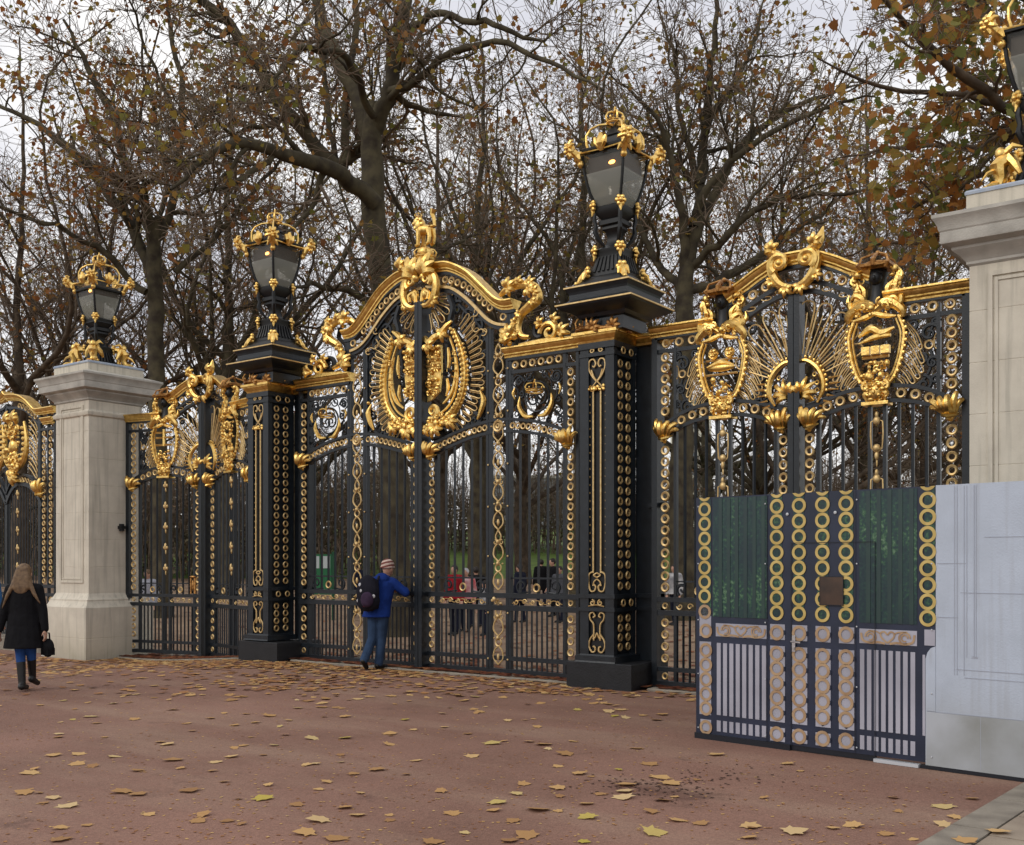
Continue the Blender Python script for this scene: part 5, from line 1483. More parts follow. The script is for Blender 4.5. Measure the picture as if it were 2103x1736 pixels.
for x in (.098, .841, 1.054, 1.272, 1.484, 2.167):
    gr = MB()
    for z in ZT:
        if x == .098 and z == 1.19: continue
        annulus(gr, x, z, .066, .041, -.0095, -.0045)
    # the row cut off by the top edge
    a = np.linspace(PI + .25, 2 * PI - .25, 14)
    V = [(x + .066 * math.cos(t), -.0095, 2.262 + .066 * math.sin(t)) for t in a] + [(x + .041 * math.cos(t), -.0095, 2.262 + .041 * math.sin(t)) for t in a]
    V = [(q[0], q[1], min(q[2], HT - .001)) for q in V]
    gr.add(V, [(i, i + 1, 15 + i, 14 + i) for i in range(13)])
    hput(gr, 'printed_gold_rings', M['pr_gold'])
for x, zs in ((.841, (1.016, .832, .704, .576, .449, .313, .129)), (1.056, (1.02, .835, .708, .58, .452, .316, .132)), (1.274, (1.025, .838, .712, .584, .455, .32, .138)), (1.484, (1.03, .84, .718, .589, .459, .323, .145)), (.112, (1.0, .822, .688, .553, .418, .284, .11)), (.10, (1.176,))):
    gt = MB()
    for z in zs:
        annulus(gt, x, z, .067, .042, -.0105, -.0055)
    hput(gt, 'printed_tan_rings', M['pr_tan'])
def ptube(mb, pts, w):
    P = catmull(pts, 6); T = np.gradient(P, axis=0); T /= np.linalg.norm(T, axis=1)[:, None]; N_ = np.stack([-T[:, 1], T[:, 0]], 1) * w / 2
    V = [(a, -.0095, b) for a, b in P + N_] + [(a, -.0095, b) for a, b in P - N_]
    n = len(P); mb.add(V, [(i, i + 1, n + i + 1, n + i) for i in range(n - 1)])
for (a, b_, zc) in ((.225, .735, 1.012), (1.61, 2.07, 1.022)):
    gt = MB()
    c = (a + b_) / 2; w = (b_ - a) / 2
    for sg in (-1, 1):
        for q, (r, wd) in enumerate(((.046, .014), (.026, .012))):
            t = np.linspace(0, 5.2, 9)
            ptube(gt, [(c + sg * (w * .62 + r * math.cos(u)), zc + r * math.sin(u)) for u in t], wd)
        ptube(gt, [(c, zc - .045), (c + sg * .05, zc + .0), (c + sg * .055, zc + .035), (c + sg * .025, zc + .045), (c, zc + .02)], .014)
        ptube(gt, [(c + sg * .02, zc - .05), (c + sg * w * .35, zc - .04), (c + sg * w * .6, zc - .048), (c + sg * w * .9, zc - .03), (c + sg * w * .97, zc + .03)], .018)
        ptube(gt, [(c + sg * .06, zc + .03), (c + sg * w * .4, zc + .045), (c + sg * w * .7, zc + .05)], .012)
    hput(gt, 'printed_scroll', M['pr_tan'])
# joints between the printed sheets, and screw heads
pj = MB()
for x in (.745, 1.565): pj.box(x, x + .0035, -.0135, -.0112, .055, HT - .002)
hput(pj, 'sheet_joint', M['pr_seam'])
for x in (.03, .73, 1.58, 2.20):
    for z in (.10, .60, 1.10, 1.62, 2.15):
        pj = MB(); pj.ell(x, -.0115, z, .007, .004, .007, 8, 5); hput(pj, 'screw_head', M['pr_light'], None, .6)
# door in the hoarding: leaf seams, handle, letter window
dr = MB(); y0, y1 = -.0125, -.0108
for a, b_, c, d in ((.980, .985, .045, 1.80), (1.735, 1.740, .035, 1.80), (.980, 1.740, 1.797, 1.802)): dr.box(a, b_, y0, y1, c, d)
door = hput(dr, 'door', M['pr_seam'])
w_ = MB(); w_.box(1.255, 1.461, -.016, -.012, 1.275, 1.508)
win = hput(w_, 'spy_window', mat('brown_window_film', (0.075, 0.040, 0.025), .2, 0, .6, var=(0.03, 0.018, 0.014), scale=6), door)
w_ = MB()
for a, b_, c, d in ((1.25, 1.255, 1.27, 1.513), (1.461, 1.466, 1.27, 1.513), (1.255, 1.461, 1.27, 1.275), (1.255, 1.461, 1.508, 1.513)): w_.box(a, b_, -.018, -.011, c, d)
hput(w_, 'window_frame', M['pr_seam'], win)
hn = MB(); hn.box(.995, 1.025, -.02, -.0105, .86, 1.0); hn.tube([(1.01, -.02, .95), (1.01, -.06, .95), (1.03, -.065, .95), (1.10, -.065, .945)], .009, 6); hn.lathe(1.01, -.025, [(.011, .875), (.011, .90)], 10)
hput(hn, 'handle', M['steel'], door, .6)
bo = MB()
for x in (.945, 1.39): bo.ell(x, -.012, 2.05, .014, .006, .014, 10, 6)
hput(bo, 'fixing_bolt', M['pr_light'], None, .6)
sk = MB(); sk.box(-.005, .974, -.02, .04, .0, .052); sk.box(.976, 1.73, .005, .04, .004, .05); hput(sk, 'base_skirt', M['pr_seam'])
sk = MB(); sk.box(1.732, 2.10, -.03, .03, .003, .030); hput(sk, 'base_rail', M['pr_light'])
sk = MB(); sk.box(2.11, 5.2, -.012, .04, .002, .028); hput(sk, 'foot_rail', M['pr_seam'])
# ------------------------------------------------------------------ trees
def tubes_mesh(polys):
    """list of (points (N,P,3), radii (N,P), sides) -> vertex and quad arrays"""
    Vs, Fs, off = [], [], 0
    for P, r, k in polys:
        N, m, _ = P.shape
        T = np.gradient(P, axis=1); T /= np.linalg.norm(T, axis=2, keepdims=True) + 1e-9
        mean = P[:, -1] - P[:, 0]; mean /= np.linalg.norm(mean, axis=1, keepdims=True) + 1e-9
        ref = np.where(np.abs(mean[:, 2:3]) < .8, np.array([[0, 0, 1.0]]), np.array([[1.0, 0, 0]]))
        U = np.cross(T, ref[:, None, :]); U /= np.linalg.norm(U, axis=2, keepdims=True) + 1e-9
        W = np.cross(U, T)
        a = np.arange(k) * 2 * PI / k
        V = P[:, :, None, :] + r[:, :, None, None] * (np.cos(a)[:, None] * U[:, :, None, :] + np.sin(a)[:, None] * W[:, :, None, :])
        idx = off + np.arange(N * m * k).reshape(N, m, k)
        A = idx[:, :-1, :]; B = np.roll(A, -1, 2); C = idx[:, 1:, :]; D = np.roll(C, -1, 2)
        Fs.append(np.stack([A, B, D, C], -1).reshape(-1, 4)); Vs.append(V.reshape(-1, 3)); off += N * m * k
    return np.concatenate(Vs), np.concatenate(Fs)

def unit(v): return v / (np.linalg.norm(v, axis=-1, keepdims=True) + 1e-9)

def spawn(P, r, n, t0, t1, ang, length, wob, up, m, rr, rng, tip=.35, lenvar=.35, rmin=.006):
    """n children on each parent branch, bending and kinking as they go"""
    N, q, _ = P.shape
    t = rng.uniform(t0, t1, (N, n)); t = np.sort(t, 1)
    f = t * (q - 1); i = np.clip(f.astype(int), 0, q - 2); w = (f - i)[..., None]
    ar = np.arange(N)[:, None]
    base = P[ar, i] * (1 - w) + P[ar, i + 1] * w
    tan = unit(P[ar, i + 1] - P[ar, i])
    pr = r[ar, i] * (1 - w[..., 0]) + r[ar, i + 1] * w[..., 0]
    rnd = unit(rng.normal(size=base.shape))
    perp = unit(rnd - (rnd * tan).sum(-1, keepdims=True) * tan)
    a = np.radians(rng.normal(ang, 12, (N, n)))[..., None]
    d = unit(np.cos(a) * tan + np.sin(a) * perp).reshape(-1, 3)
    L = (length * (1.15 - .55 * t) * rng.uniform(1 - lenvar, 1 + lenvar, (N, n))).reshape(-1)
    pr = pr.reshape(-1); b = base.reshape(-1, 3)
    pts = [b]; cur = d
    for j in range(m - 1):
        cur = unit(cur + rng.normal(size=cur.shape) * wob + np.array([0, 0, up]))
        pts.append(pts[-1] + cur * (L / (m - 1))[:, None])
    C = np.stack(pts, 1)
    r0 = np.maximum(pr * rr * rng.uniform(.75, 1.1, len(pr)), rmin)
    R_ = r0[:, None] * np.linspace(1, tip, m)[None]
    return C, np.maximum(R_, rmin * .7)

LEAF = np.array([(0, 0), (.18, .08), (.46, .08), (.40, .27), (.60, .50), (.39, .54), (.27, .72), (.03, .96), (-.24, .74), (-.37, .52), (-.62, .52), (-.38, .27), (-.48, .05), (-.16, .09)])
def leaves_mesh(P, size, rng, droop=.3, flat=False):
    n = len(P); k = len(LEAF)
    a = rng.uniform(0, 2 * PI, n)
    nrm = rng.normal(size=(n, 3)); nrm[:, 2] += .4; nrm = unit(nrm)
    if flat:
        nrm = rng.normal(size=(n, 3)) * .06; nrm[:, 2] = 1; nrm = unit(nrm)
    ref = unit(np.cross(nrm, np.array([[.3, .5, .81]]))); up = np.cross(nrm, ref)
    X = np.cos(a)[:, None] * ref + np.sin(a)[:, None] * up; Y = -np.sin(a)[:, None] * ref + np.cos(a)[:, None] * up
    s = size * rng.uniform(.65, 1.25, n)
    curl = rng.uniform(-.35, .35, n) if not flat else rng.uniform(-.04, .12, n)
    L = LEAF - [0, .45]
    bend = (L[:, 0] ** 2 + L[:, 1] ** 2)
    V = P[:, None, :] + s[:, None, None] * (L[None, :, :1] * X[:, None, :] + L[None, :, 1:] * Y[:, None, :] + (curl[:, None] * bend[None])[:, :, None] * nrm[:, None, :])
    V = V.reshape(-1, 3)
    tri = np.array([(0, i, i + 1) for i in range(1, k - 1)])
    # fan from the middle: use a centre vertex per leaf
    C = P[:, None, :]
    V = np.concatenate([V.reshape(n, k, 3), C], 1).reshape(-1, 3)
    fan = np.array([(k, i, (i + 1) % k) for i in range(k)])
    F = (np.arange(n)[:, None, None] * (k + 1) + fan[None]).reshape(-1, 3)
    return V, F

def make_tree(name, label, trunk, limbs, seed, leaf, nleaf, lsize, group, n2=9, n3=8, n4=7, L2=2.6, L3=1.5, L4=.8, bark='bark', up=.06, leaf_low=None, tw=.011):
    """trunk / limbs: lists of (points, radii) in world coordinates"""
    rg_ = np.random.default_rng(seed)
    root = empty(name, tuple(trunk[0][0][0]))
    tag(root, label, 'tree', group)
    base = np.array(trunk[0][0][0])
    def rs(pts, rad, m):
        Pc = catmull(pts, 8); d = np.concatenate([[0], np.cumsum(np.linalg.norm(np.diff(Pc, axis=0), axis=1))])
        q = np.linspace(0, d[-1], m)
        out = np.stack([np.interp(q, d, Pc[:, c]) for c in range(3)], 1)
        jit = rg_.normal(size=out.shape) * .03; jit[0] = 0; jit[-1] = 0
        return out + jit * np.interp(np.linspace(0, 1, m), np.linspace(0, 1, len(rad)), rad)[:, None] * 3, np.interp(np.linspace(0, 1, m), np.linspace(0, 1, len(rad)), rad)
    tp = [rs(p, r, 26) for p, r in trunk]
    TP = np.stack([p for p, r in tp]) - base; TR = np.stack([r for p, r in tp])
    V, F = tubes_mesh([(TP, TR, 14)])
    quick_mesh('trunk', V, F, M[bark], root)
    lp = [rs(p, r, 18) for p, r in limbs]
    LP = np.stack([p for p, r in lp]) - base; LR = np.stack([r for p, r in lp])
    # limbs of old planes wander
    wob_ = np.cumsum(rg_.normal(size=LP.shape) * .055, axis=1); wob_ -= wob_[:, :1]
    wob_ -= np.linspace(0, 1, 18)[None, :, None] * wob_[:, -1:]
    LP = LP + wob_
    B2, R2 = spawn(LP, LR, n2, .12, 1.0, 48, L2, .22, up, 9, .55, rg_, .3)
    B3, R3 = spawn(B2, R2, n3, .12, 1.0, 46, L3, .26, up * .6, 7, .62, rg_, .4, rmin=tw * 1.15)
    B4, R4 = spawn(B3, R3, n4, .1, 1.0, 45, L4, .28, .0, 4, .7, rg_, .6, rmin=tw)
    V, F = tubes_mesh([(LP, LR, 9), (B2, R2, 6)])
    quick_mesh('limbs', V, F, M[bark], root)
    V, F = tubes_mesh([(B3, R3, 4), (B4, R4, 3)])
    quick_mesh('twigs', V, F, M['twig'], root)
    tips = B4[:, 1:].reshape(-1, 3)
    if leaf_low is not None:
        wgt = leaf_low(tips + base); ok = rg_.random(len(tips)) < wgt; tips = tips[ok]
    # leaves hang in loose clusters: pick cluster twigs first
    nc = max(1, nleaf // 5)
    c = tips[rg_.integers(0, len(tips), nc)]
    P = (c[:, None] + rg_.normal(size=(nc, 5, 3)) * .26).reshape(-1, 3)
    V, F = leaves_mesh(P, lsize, rg_)
    quick_mesh('foliage', V, F, M[leaf], root, smooth=False)
    return root

def fan_tree(name, label, px, d, height, r0, seed, leaf, nleaf, group, lsize=.17, fork=.28, nl=8, spread=.55, lean=0.0, **kw):
    """a park tree: short bole, then limbs that rise in a fan"""
    rg_ = np.random.default_rng(seed + 500)
    x, y, _ = spot(px, 1158, d)
    z = g(x, y) - .1
    b = np.array([x, y, z])
    right = np.array([math.cos(YAW), math.sin(YAW), 0]); deep = np.array([-math.sin(YAW), math.cos(YAW), 0])
    h1 = height * fork
    top = b + right * lean * h1 + np.array([0, 0, h1])
    trunk = [([b - [0, 0, .2], b + [0, 0, .25], b * .5 + top * .5 + right * rg_.normal() * .12, top, top + right * lean * 1.2 + np.array([0, 0, height * .12])], [r0 * 1.5, r0 * 1.1, r0 * .92, r0 * .8, r0 * .45])]
    limbs = []
    for i in range(nl):
        az = 2 * PI * (i + rg_.uniform(-.3, .3)) / nl
        s0 = rg_.uniform(.55, 1.05) if i else 1.1
        st = b * (1 - s0) + top * s0 if s0 <= 1 else top + np.array([0, 0, height * .04])
        dirh = right * math.cos(az) + deep * math.sin(az)
        L = height * rg_.uniform(.5, .75) * (1.15 - .25 * s0); sp = spread * rg_.uniform(.6, 1.25)
        p = [st]
        for k, (f1, f2) in enumerate(((.25, .14), (.55, .40), (.82, .70), (1.05, 1.0))):
            p.append(st + dirh * L * sp * f1 + np.array([0, 0, L * f2 * (1 - .25 * sp)]) + rg_.normal(size=3) * .05 * L * (k > 0))
        rl = r0 * rg_.uniform(.34, .55)
        limbs.append((p, [rl, rl * .75, rl * .5, rl * .3, .03]))
    limbs.append(([top, top + right * lean * height * .2 + np.array([0, 0, height * .2]), top + right * (lean * height * .3 + rg_.normal() * .3) + np.array([0, 0, height * .4]), top + right * lean * height * .4 + np.array([0, 0, height * .62])], [r0 * .6, r0 * .42, r0 * .25, .03]))
    return make_tree(name, label, trunk, limbs, seed, leaf, nleaf, lsize, group, **kw)

# the great plane tree behind the main gate: its own forks, traced at 27 m
D0 = 27.0
S = lambda px, py, dd=0.0: spot(px, py, D0 + dd)
bx, by, _ = spot(812, 1158, D0)
trunk = [([(bx, by, g(bx, by) - .25), (bx, by, g(bx, by) + .3), S(808, 1000), S(800, 760), S(782, 560), S(768, 420), S(762, 300), S(768, 215)], [0.541, 0.41, 0.377, 0.344, 0.312, 0.303, 0.312, 0.213])]
limbs = [
    ([S(764, 300), S(735, 215, .3), S(690, 130, .6), S(655, 40, 1), S(630, -60, 1.4), S(600, -180, 2)], [0.246, 0.213, 0.18, 0.148, 0.115, 0.041]),
    ([S(768, 270), S(800, 190, -.3), S(815, 110, -.5), S(832, 0, -.8), S(845, -120, -1)], [0.23, 0.197, 0.172, 0.148, 0.0656]),
    ([S(772, 420, -.2), S(720, 355, -1), S(650, 320, -2), S(570, 302, -2.8), S(490, 288, -3.5), S(440, 310, -4), S(395, 345, -4.5), S(350, 390, -5)], [0.221, 0.205, 0.189, 0.164, 0.131, 0.0984, 0.0656, 0.03]),
    ([S(700, 350, 3.4), S(650, 300, 3.3), S(600, 245, 3.2), S(560, 185, 3.1), S(520, 110, 3), S(470, 40, 3), S(400, -5, 3), S(300, -40, 3)], [0.213, 0.205, 0.189, 0.172, 0.156, 0.131, 0.0984, 0.04]),
    ([S(768, 240, -.4), S(728, 160, -1.5), S(690, 118, -2.2), S(640, 105, -3), S(590, 140, -3.6), S(555, 170, -4)], [0.0984, 0.0902, 0.082, 0.0738, 0.0574, 0.03]),
    ([S(790, 190, -.4), S(880, 140, -1.6), S(955, 95, -2.2), S(1040, 80, -2.8), S(1130, 110, -3.2), S(1190, 160, -3.6), S(1240, 185, -4)], [0.107, 0.0984, 0.0902, 0.0738, 0.0615, 0.0451, 0.02]),
    ([S(815, 105, -.5), S(860, 62, -1), S(905, 30, -1.6), S(980, 40, -2), S(1040, 75, -2.4), S(1120, 85, -2.7)], [0.107, 0.0902, 0.082, 0.0738, 0.0615, 0.03]),
    ([S(700, 340, 3.4), S(750, 270, 3), S(800, 215, 2.6)], [0.123, 0.107, 0.0492]),
    ([S(705, 345, 3.3), S(700, 220, 3.6), S(718, 100, 4), S(728, -20, 4.4), S(735, -120, 4.6)], [0.139, 0.123, 0.107, 0.0902, 0.041]),
    ([S(695, 350, 3.5), S(672, 250, 3.8), S(655, 150, 4.2), S(648, 20, 4.6), S(650, -100, 5)], [0.0902, 0.082, 0.0738, 0.0656, 0.03]),
    ([S(785, 610, .2), S(840, 570, 1.2), S(900, 520, 2), S(985, 470, 3)], [0.0984, 0.082, 0.0574, 0.03]),
    ([S(790, 640, -.2), S(720, 600, -1.2), S(660, 585, -2), S(600, 590, -3)], [0.107, 0.0902, 0.0656, 0.03]),
    ([S(560, 302, -2.9), S(500, 370, -3.3), S(440, 400, -3.8), S(380, 420, -4.4)], [0.082, 0.0656, 0.0492, 0.02]),
    ([S(600, 245, 3.2), S(540, 250, 2.6), S(480, 220, 2), S(420, 235, 1.6)], [0.082, 0.0656, 0.0492, 0.02]),
    ([S(645, 20, 1), S(610, 60, .6), S(590, 110, 0), S(570, 175, -.5)], [0.0656, 0.0574, 0.041, 0.02]),
]
low = lambda Q: np.clip(1.25 - (Q[:, 2] - 7) / 9, .10, 1)
make_tree('plane_tree', 'great forked plane tree with a long arching limb, behind the great gate', trunk, limbs, 3, 'leaf_olive', 1800, .16, 'bare plane trees beyond the gates', n2=7, n3=6, n4=5, L2=2.0, L3=1.3, L4=.8, bark='bark_moss')

# dense leaning tree at the upper left, traced at 33 m
D0 = 33.0
bx, by, _ = spot(330, 1158, D0)
trunk = [([(bx, by, g(bx, by) - .2), S(328, 1000), S(322, 780), S(318, 640), S(316, 520), S(318, 450)], [0.409, 0.304, 0.277, 0.264, 0.251, 0.198])]
limbs = [
    ([S(316, 560), S(260, 440, .5), S(200, 350, 1), S(130, 290, 1.5), S(50, 235, 2), S(-40, 190, 2.4)], [0.185, 0.165, 0.145, 0.112, 0.0792, 0.04]),
    ([S(318, 520), S(290, 420, -.4), S(250, 330, -.8), S(222, 240, -1), S(170, 140, -1.2), S(130, 40, -1.4)], [0.158, 0.145, 0.132, 0.112, 0.0792, 0.04]),
    ([S(318, 500), S(350, 400, .5), S(378, 300, .6), S(375, 180, 1), S(350, 60, 1.3), S(340, -50, 1.6)], [0.145, 0.132, 0.119, 0.099, 0.0726, 0.04]),
    ([S(378, 300, .6), S(330, 180, 0), S(280, 80, -.4), S(265, 0, -1)], [0.066, 0.0594, 0.0462, 0.03]),
    ([S(225, 245, -1), S(255, 240, -1.4), S(280, 280, -1.8), S(300, 320, -2.2), S(340, 310, -2.4), S(380, 270, -2.8)], [0.0726, 0.066, 0.0594, 0.0561, 0.0462, 0.03]),
    ([S(360, 560, .4), S(440, 500, 1), S(520, 400, 1.6), S(570, 330, 2), S(600, 240, 2.4)], [0.099, 0.0858, 0.0726, 0.0528, 0.03]),
    ([S(300, 600, -.4), S(220, 520, -1), S(150, 470, -1.6), S(70, 440, -2), S(-20, 420, -2.4)], [0.119, 0.099, 0.0792, 0.0594, 0.03]),
    ([S(325, 470), S(340, 380, 1), S(325, 280, 1.5), S(300, 180, 2), S(290, 60, 2.5)], [0.0924, 0.0792, 0.066, 0.0528, 0.03]),
    ([S(375, 290, .6), S(420, 220, .3), S(460, 205, 0), S(520, 230, -.3)], [0.0594, 0.0528, 0.0396, 0.02]),
]
make_tree('plane_tree', 'dense leaning plane tree with rusty leaves, above the whole stone pier', trunk, limbs, 5, 'leaf_rust', 2800, .16, 'bare plane trees beyond the gates', n2=8, n3=6, n4=6, L2=2.7, L3=1.6, L4=.85, bark='bark_moss')

# fan tree behind the nearer lantern, traced at 31 m
D0 = 31.0
bx, by, _ = spot(1400, 1158, D0)
trunk = [([(bx, by, g(bx, by) - .2), S(1400, 1000), S(1402, 780), S(1405, 620), S(1412, 540), S(1425, 470)], [0.522, 0.378, 0.333, 0.315, 0.27, 0.18])]
limbs = [
    ([S(1405, 560), S(1400, 440, -.4), S(1380, 350, -.6), S(1360, 240, -1), S(1300, 180, -1.2), S(1250, 150, -1.5)], [0.153, 0.135, 0.108, 0.081, 0.054, 0.02]),
    ([S(1412, 520), S(1460, 410, .3), S(1520, 320, .6), S(1600, 240, .9), S(1690, 195, 1.2), S(1780, 170, 1.5)], [0.162, 0.144, 0.117, 0.09, 0.063, 0.02]),
    ([S(1425, 470), S(1440, 380, .6), S(1445, 260, 1), S(1460, 150, 1.4), S(1470, 30, 1.8), S(1475, -80, 2)], [0.18, 0.162, 0.135, 0.108, 0.081, 0.03]),
    ([S(1425, 460), S(1480, 360, -.5), S(1560, 290, -.9), S(1680, 230, -1.2), S(1800, 200, -1.6)], [0.135, 0.117, 0.09, 0.063, 0.02]),
    ([S(1440, 380, .6), S(1420, 280, .6), S(1398, 180, .5), S(1375, 80, .4), S(1350, 0, .2)], [0.108, 0.09, 0.072, 0.054, 0.02]),
    ([S(1408, 600), S(1500, 560, .4), S(1590, 500, .8), S(1680, 440, 1.2), S(1760, 380, 1.5)], [0.153, 0.126, 0.099, 0.072, 0.02]),
    ([S(1415, 550), S(1490, 480, -.8), S(1590, 420, -1.4), S(1700, 400, -2), S(1820, 390, -2.4)], [0.126, 0.108, 0.09, 0.063, 0.02]),
    ([S(1400, 600), S(1340, 530, .8), S(1290, 430, 1.4), S(1235, 330, 1.8), S(1180, 280, 2)], [0.135, 0.108, 0.081, 0.054, 0.02]),
    ([S(1445, 260, 1), S(1490, 180, 1.3), S(1540, 90, 1.6), S(1570, -20, 2)], [0.09, 0.072, 0.054, 0.02]),
]
make_tree('plane_tree', 'bare fan-shaped plane tree rising just behind the nearer lantern', trunk, limbs, 8, 'leaf_olive', 1500, .16, 'bare plane trees beyond the gates', n2=9, n3=6, n4=5, L2=2.5, L3=1.4, L4=.8, up=.10, bark='bark_moss')

# tree just inside the right gate whose leafy branches hang into the upper right corner
D0 = 19.0
bx, by, _ = spot(2330, 1158, D0)
trunk = [([(bx, by, g(bx, by) - .2), S(2325, 1000), S(2310, 700), S(2295, 450), S(2285, 250), S(2280, 100)], [.55, .4, .34, .31, .28, .2])]
limbs = [
    ([S(2295, 420), S(2200, 300, -.6), S(2110, 210, -1.2), S(2030, 165, -1.8), S(1950, 95, -2.2), S(1870, 30, -2.8), S(1800, -20, -3.2)], [.13, .12, .105, .09, .075, .06, .03]),
    ([S(2300, 520), S(2200, 420, .3), S(2100, 350, .4), S(2020, 375, .3), S(1940, 400, .2), S(1860, 440, 0)], [.11, .09, .07, .055, .04, .015]),
    ([S(2300, 480), S(2200, 330, -.3), S(2080, 225, -.6), S(1960, 205, -1), S(1860, 200, -1.2), S(1760, 160, -1.5), S(1680, 120, -1.8)], [.11, .09, .075, .06, .045, .035, .012]),
    ([S(2285, 250), S(2180, 140, .5), S(2060, 60, .8), S(1930, 10, 1.2), S(1780, 20, 1.5)], [.11, .09, .07, .05, .015]),
    ([S(2280, 200), S(2150, 60, -.6), S(2050, -20, -1), S(1900, -60, -1.4)], [.1, .08, .06, .02]),
    ([S(2305, 560), S(2200, 560, 1), S(2080, 500, 1.6), S(1960, 480, 2), S(1820, 500, 2.4), S(1720, 530, 2.8)], [.1, .08, .06, .05, .035, .012]),
    ([S(2295, 380), S(2150, 330, 2), S(1990, 290, 3), S(1840, 300, 4), S(1700, 330, 5)], [.1, .085, .065, .045, .015]),
]
make_tree('plane_tree', 'near plane tree whose branches of orange and green leaves hang over the hoarding', trunk, limbs, 13, 'leaf_green', 2600, .18, 'bare plane trees beyond the gates', n2=12, n3=7, n4=5, L2=1.5, L3=.85, L4=.45, up=.0, tw=.0065)

GRP = 'bare plane trees beyond the gates'
# the rows of park trees farther back
protos = []
specs = [
    ('slim bare tree with a pale straight trunk', 'leaf_rust', 1100, .30, 8, .50),
    ('broad bare tree with low spreading limbs', 'leaf_rust', 1500, .20, 10, .75),
    ('bushy bare tree crowded with fine twigs', 'leaf_rust', 2200, .24, 11, .62),
    ('tall bare tree with upright limbs', 'leaf_olive', 1000, .36, 9, .42),
]
def tree_label(kind, where): return kind + ' ' + where
rowspec = [
    # kind, px, depth, height, turn, label ending
    (0, 40, 41, 24, 1.9, 'over the wicket gate'),
    (0, 195, 46, 25, 0.6, 'behind the lantern with beast feet'),
    (3, 470, 42, 24, 1.2, 'close beside the farther black pier lantern'),
    (1, 610, 54, 28, 2.0, 'between the farther lantern and the forked plane'),
    (0, 905, 48, 27, 2.9, 'beside the great forked trunk'),
    (3, 985, 38, 22, 0.3, 'just behind the gilded lion'),
    (2, 1075, 57, 30, 1.0, 'deep in the park above the shoulder scroll'),
    (3, 1195, 35, 21, 2.2, 'close beside the nearer lantern'),
    (0, 1255, 50, 27, 4.0, 'hidden behind the nearer lantern'),
    (1, 1560, 46, 25, 0.9, 'above the crown of the closed side gate'),
    (2, 1655, 40, 22, 5.0, 'above the fan of the closed side gate'),
    (3, 1780, 52, 27, 1.7, 'behind the castle shield of the closed side gate'),
    (2, 1900, 44, 23, 2.6, 'beside the cut-off stone pier'),
    (1, 2080, 48, 24, 3.9, 'behind the cut-off stone pier'),
    (1, -60, 50, 25, 4.4, 'reaching in from past the blue walker'),
    (1, 1450, 72, 35, 2.4, 'far back beside the fan-shaped plane'),
    (2, 130, 70, 33, 3.1, 'far back above the whole stone pier'),
    (0, 560, 78, 36, 2.7, 'far back beside the farther lantern'),
    (2, 1800, 76, 36, 4.6, 'far back above the closed side gate'),
    (0, 1000, 80, 37, 1.4, 'farthest back, over the keystone'),
]
proto = {}
for k, px, d, h, turn, where in rowspec:
    lab = tree_label(specs[k][0], where)
    if k not in proto:
        t = fan_tree('park_tree', lab, px, d, h, .30 + .02 * k, 40 + k, specs[k][1], specs[k][2], GRP, fork=specs[k][3], nl=specs[k][4], spread=specs[k][5],
                     n2=8, n3=5, n4=5, up=.10, L2=h * .16, L3=h * .095, L4=h * .05, tw=.0105, bark='bark_moss' if k % 2 else 'bark')
        proto[k] = (t, h)
    else:
        src, h0 = proto[k]
        t = copy_tree(src)
        x, y, _ = spot(px, 1158, d)
        t.location = (x, y, g(x, y) - .3)
        t.scale = (h / h0,) * 3
        t.rotation_euler = (0, 0, turn)
        t['label'] = lab

# thicket and far wood that close the view under the crowns
def thicket(name, label, q0, q1, l0, l1, h, n, seed, nst):
    rg_ = np.random.default_rng(seed)
    def pts(n):
        q = rg_.uniform(q0, q1, n); l = rg_.uniform(l0, l1, n)
        x = -math.sin(YAW) * q + math.cos(YAW) * l; y = math.cos(YAW) * q + math.sin(YAW) * l
        return x, y, l
    x, y, l = pts(n)
    top = h * (.72 + .28 * np.sin(l * .35 + seed) * np.cos(l * .13 + 2 * seed))
    z = gz(x, y) + top * rg_.random(n) ** .8
    V, F = leaves_mesh(np.stack([x, y, z], 1), .24, rg_)
    root = quick_mesh(name, V, F, M['thicket'], None, smooth=False)
    tag(root, label, 'wood', None, 'stuff')
    x, y, l = pts(nst)
    b = np.stack([x, y, gz(x, y) - .1], 1)[:, None, :]
    m = 6
    hh = h * rg_.uniform(.6, 1.35, nst)
    tt = np.linspace(0, 1, m)
    P = b + np.stack([np.cumsum(rg_.normal(size=(nst, m)) * .16, 1), np.cumsum(rg_.normal(size=(nst, m)) * .16, 1), tt[None] * hh[:, None]], -1)
    r = rg_.uniform(.02, .07, nst)[:, None] * np.linspace(1, .35, m)[None]
    C, CR = spawn(P, r, 5, .3, 1, 38, h * .3, .25, .05, 5, .6, rg_, .5, rmin=.014)
    E_, ER = spawn(C, CR, 5, .2, 1, 42, h * .15, .25, .0, 4, .7, rg_, .6, rmin=.012)
    V, F = tubes_mesh([(P, r, 5), (C, CR, 3), (E_, ER, 3)])
    st = quick_mesh('stems', V, F, M['twig'], root)
    return root
thicket('undergrowth', 'brown tangled wood that closes the park behind the lawn', 84, 98, -85, 90, 7.2, 70000, 2, 2400)
thicket('undergrowth', 'dark undergrowth and saplings behind the ajar side gate', 60, 72, -66, -8, 7.4, 26000, 4, 900)
thicket('undergrowth', 'dark undergrowth and saplings behind the closed side gate', 60, 68, 16, 60, 6.4, 16000, 6, 650)

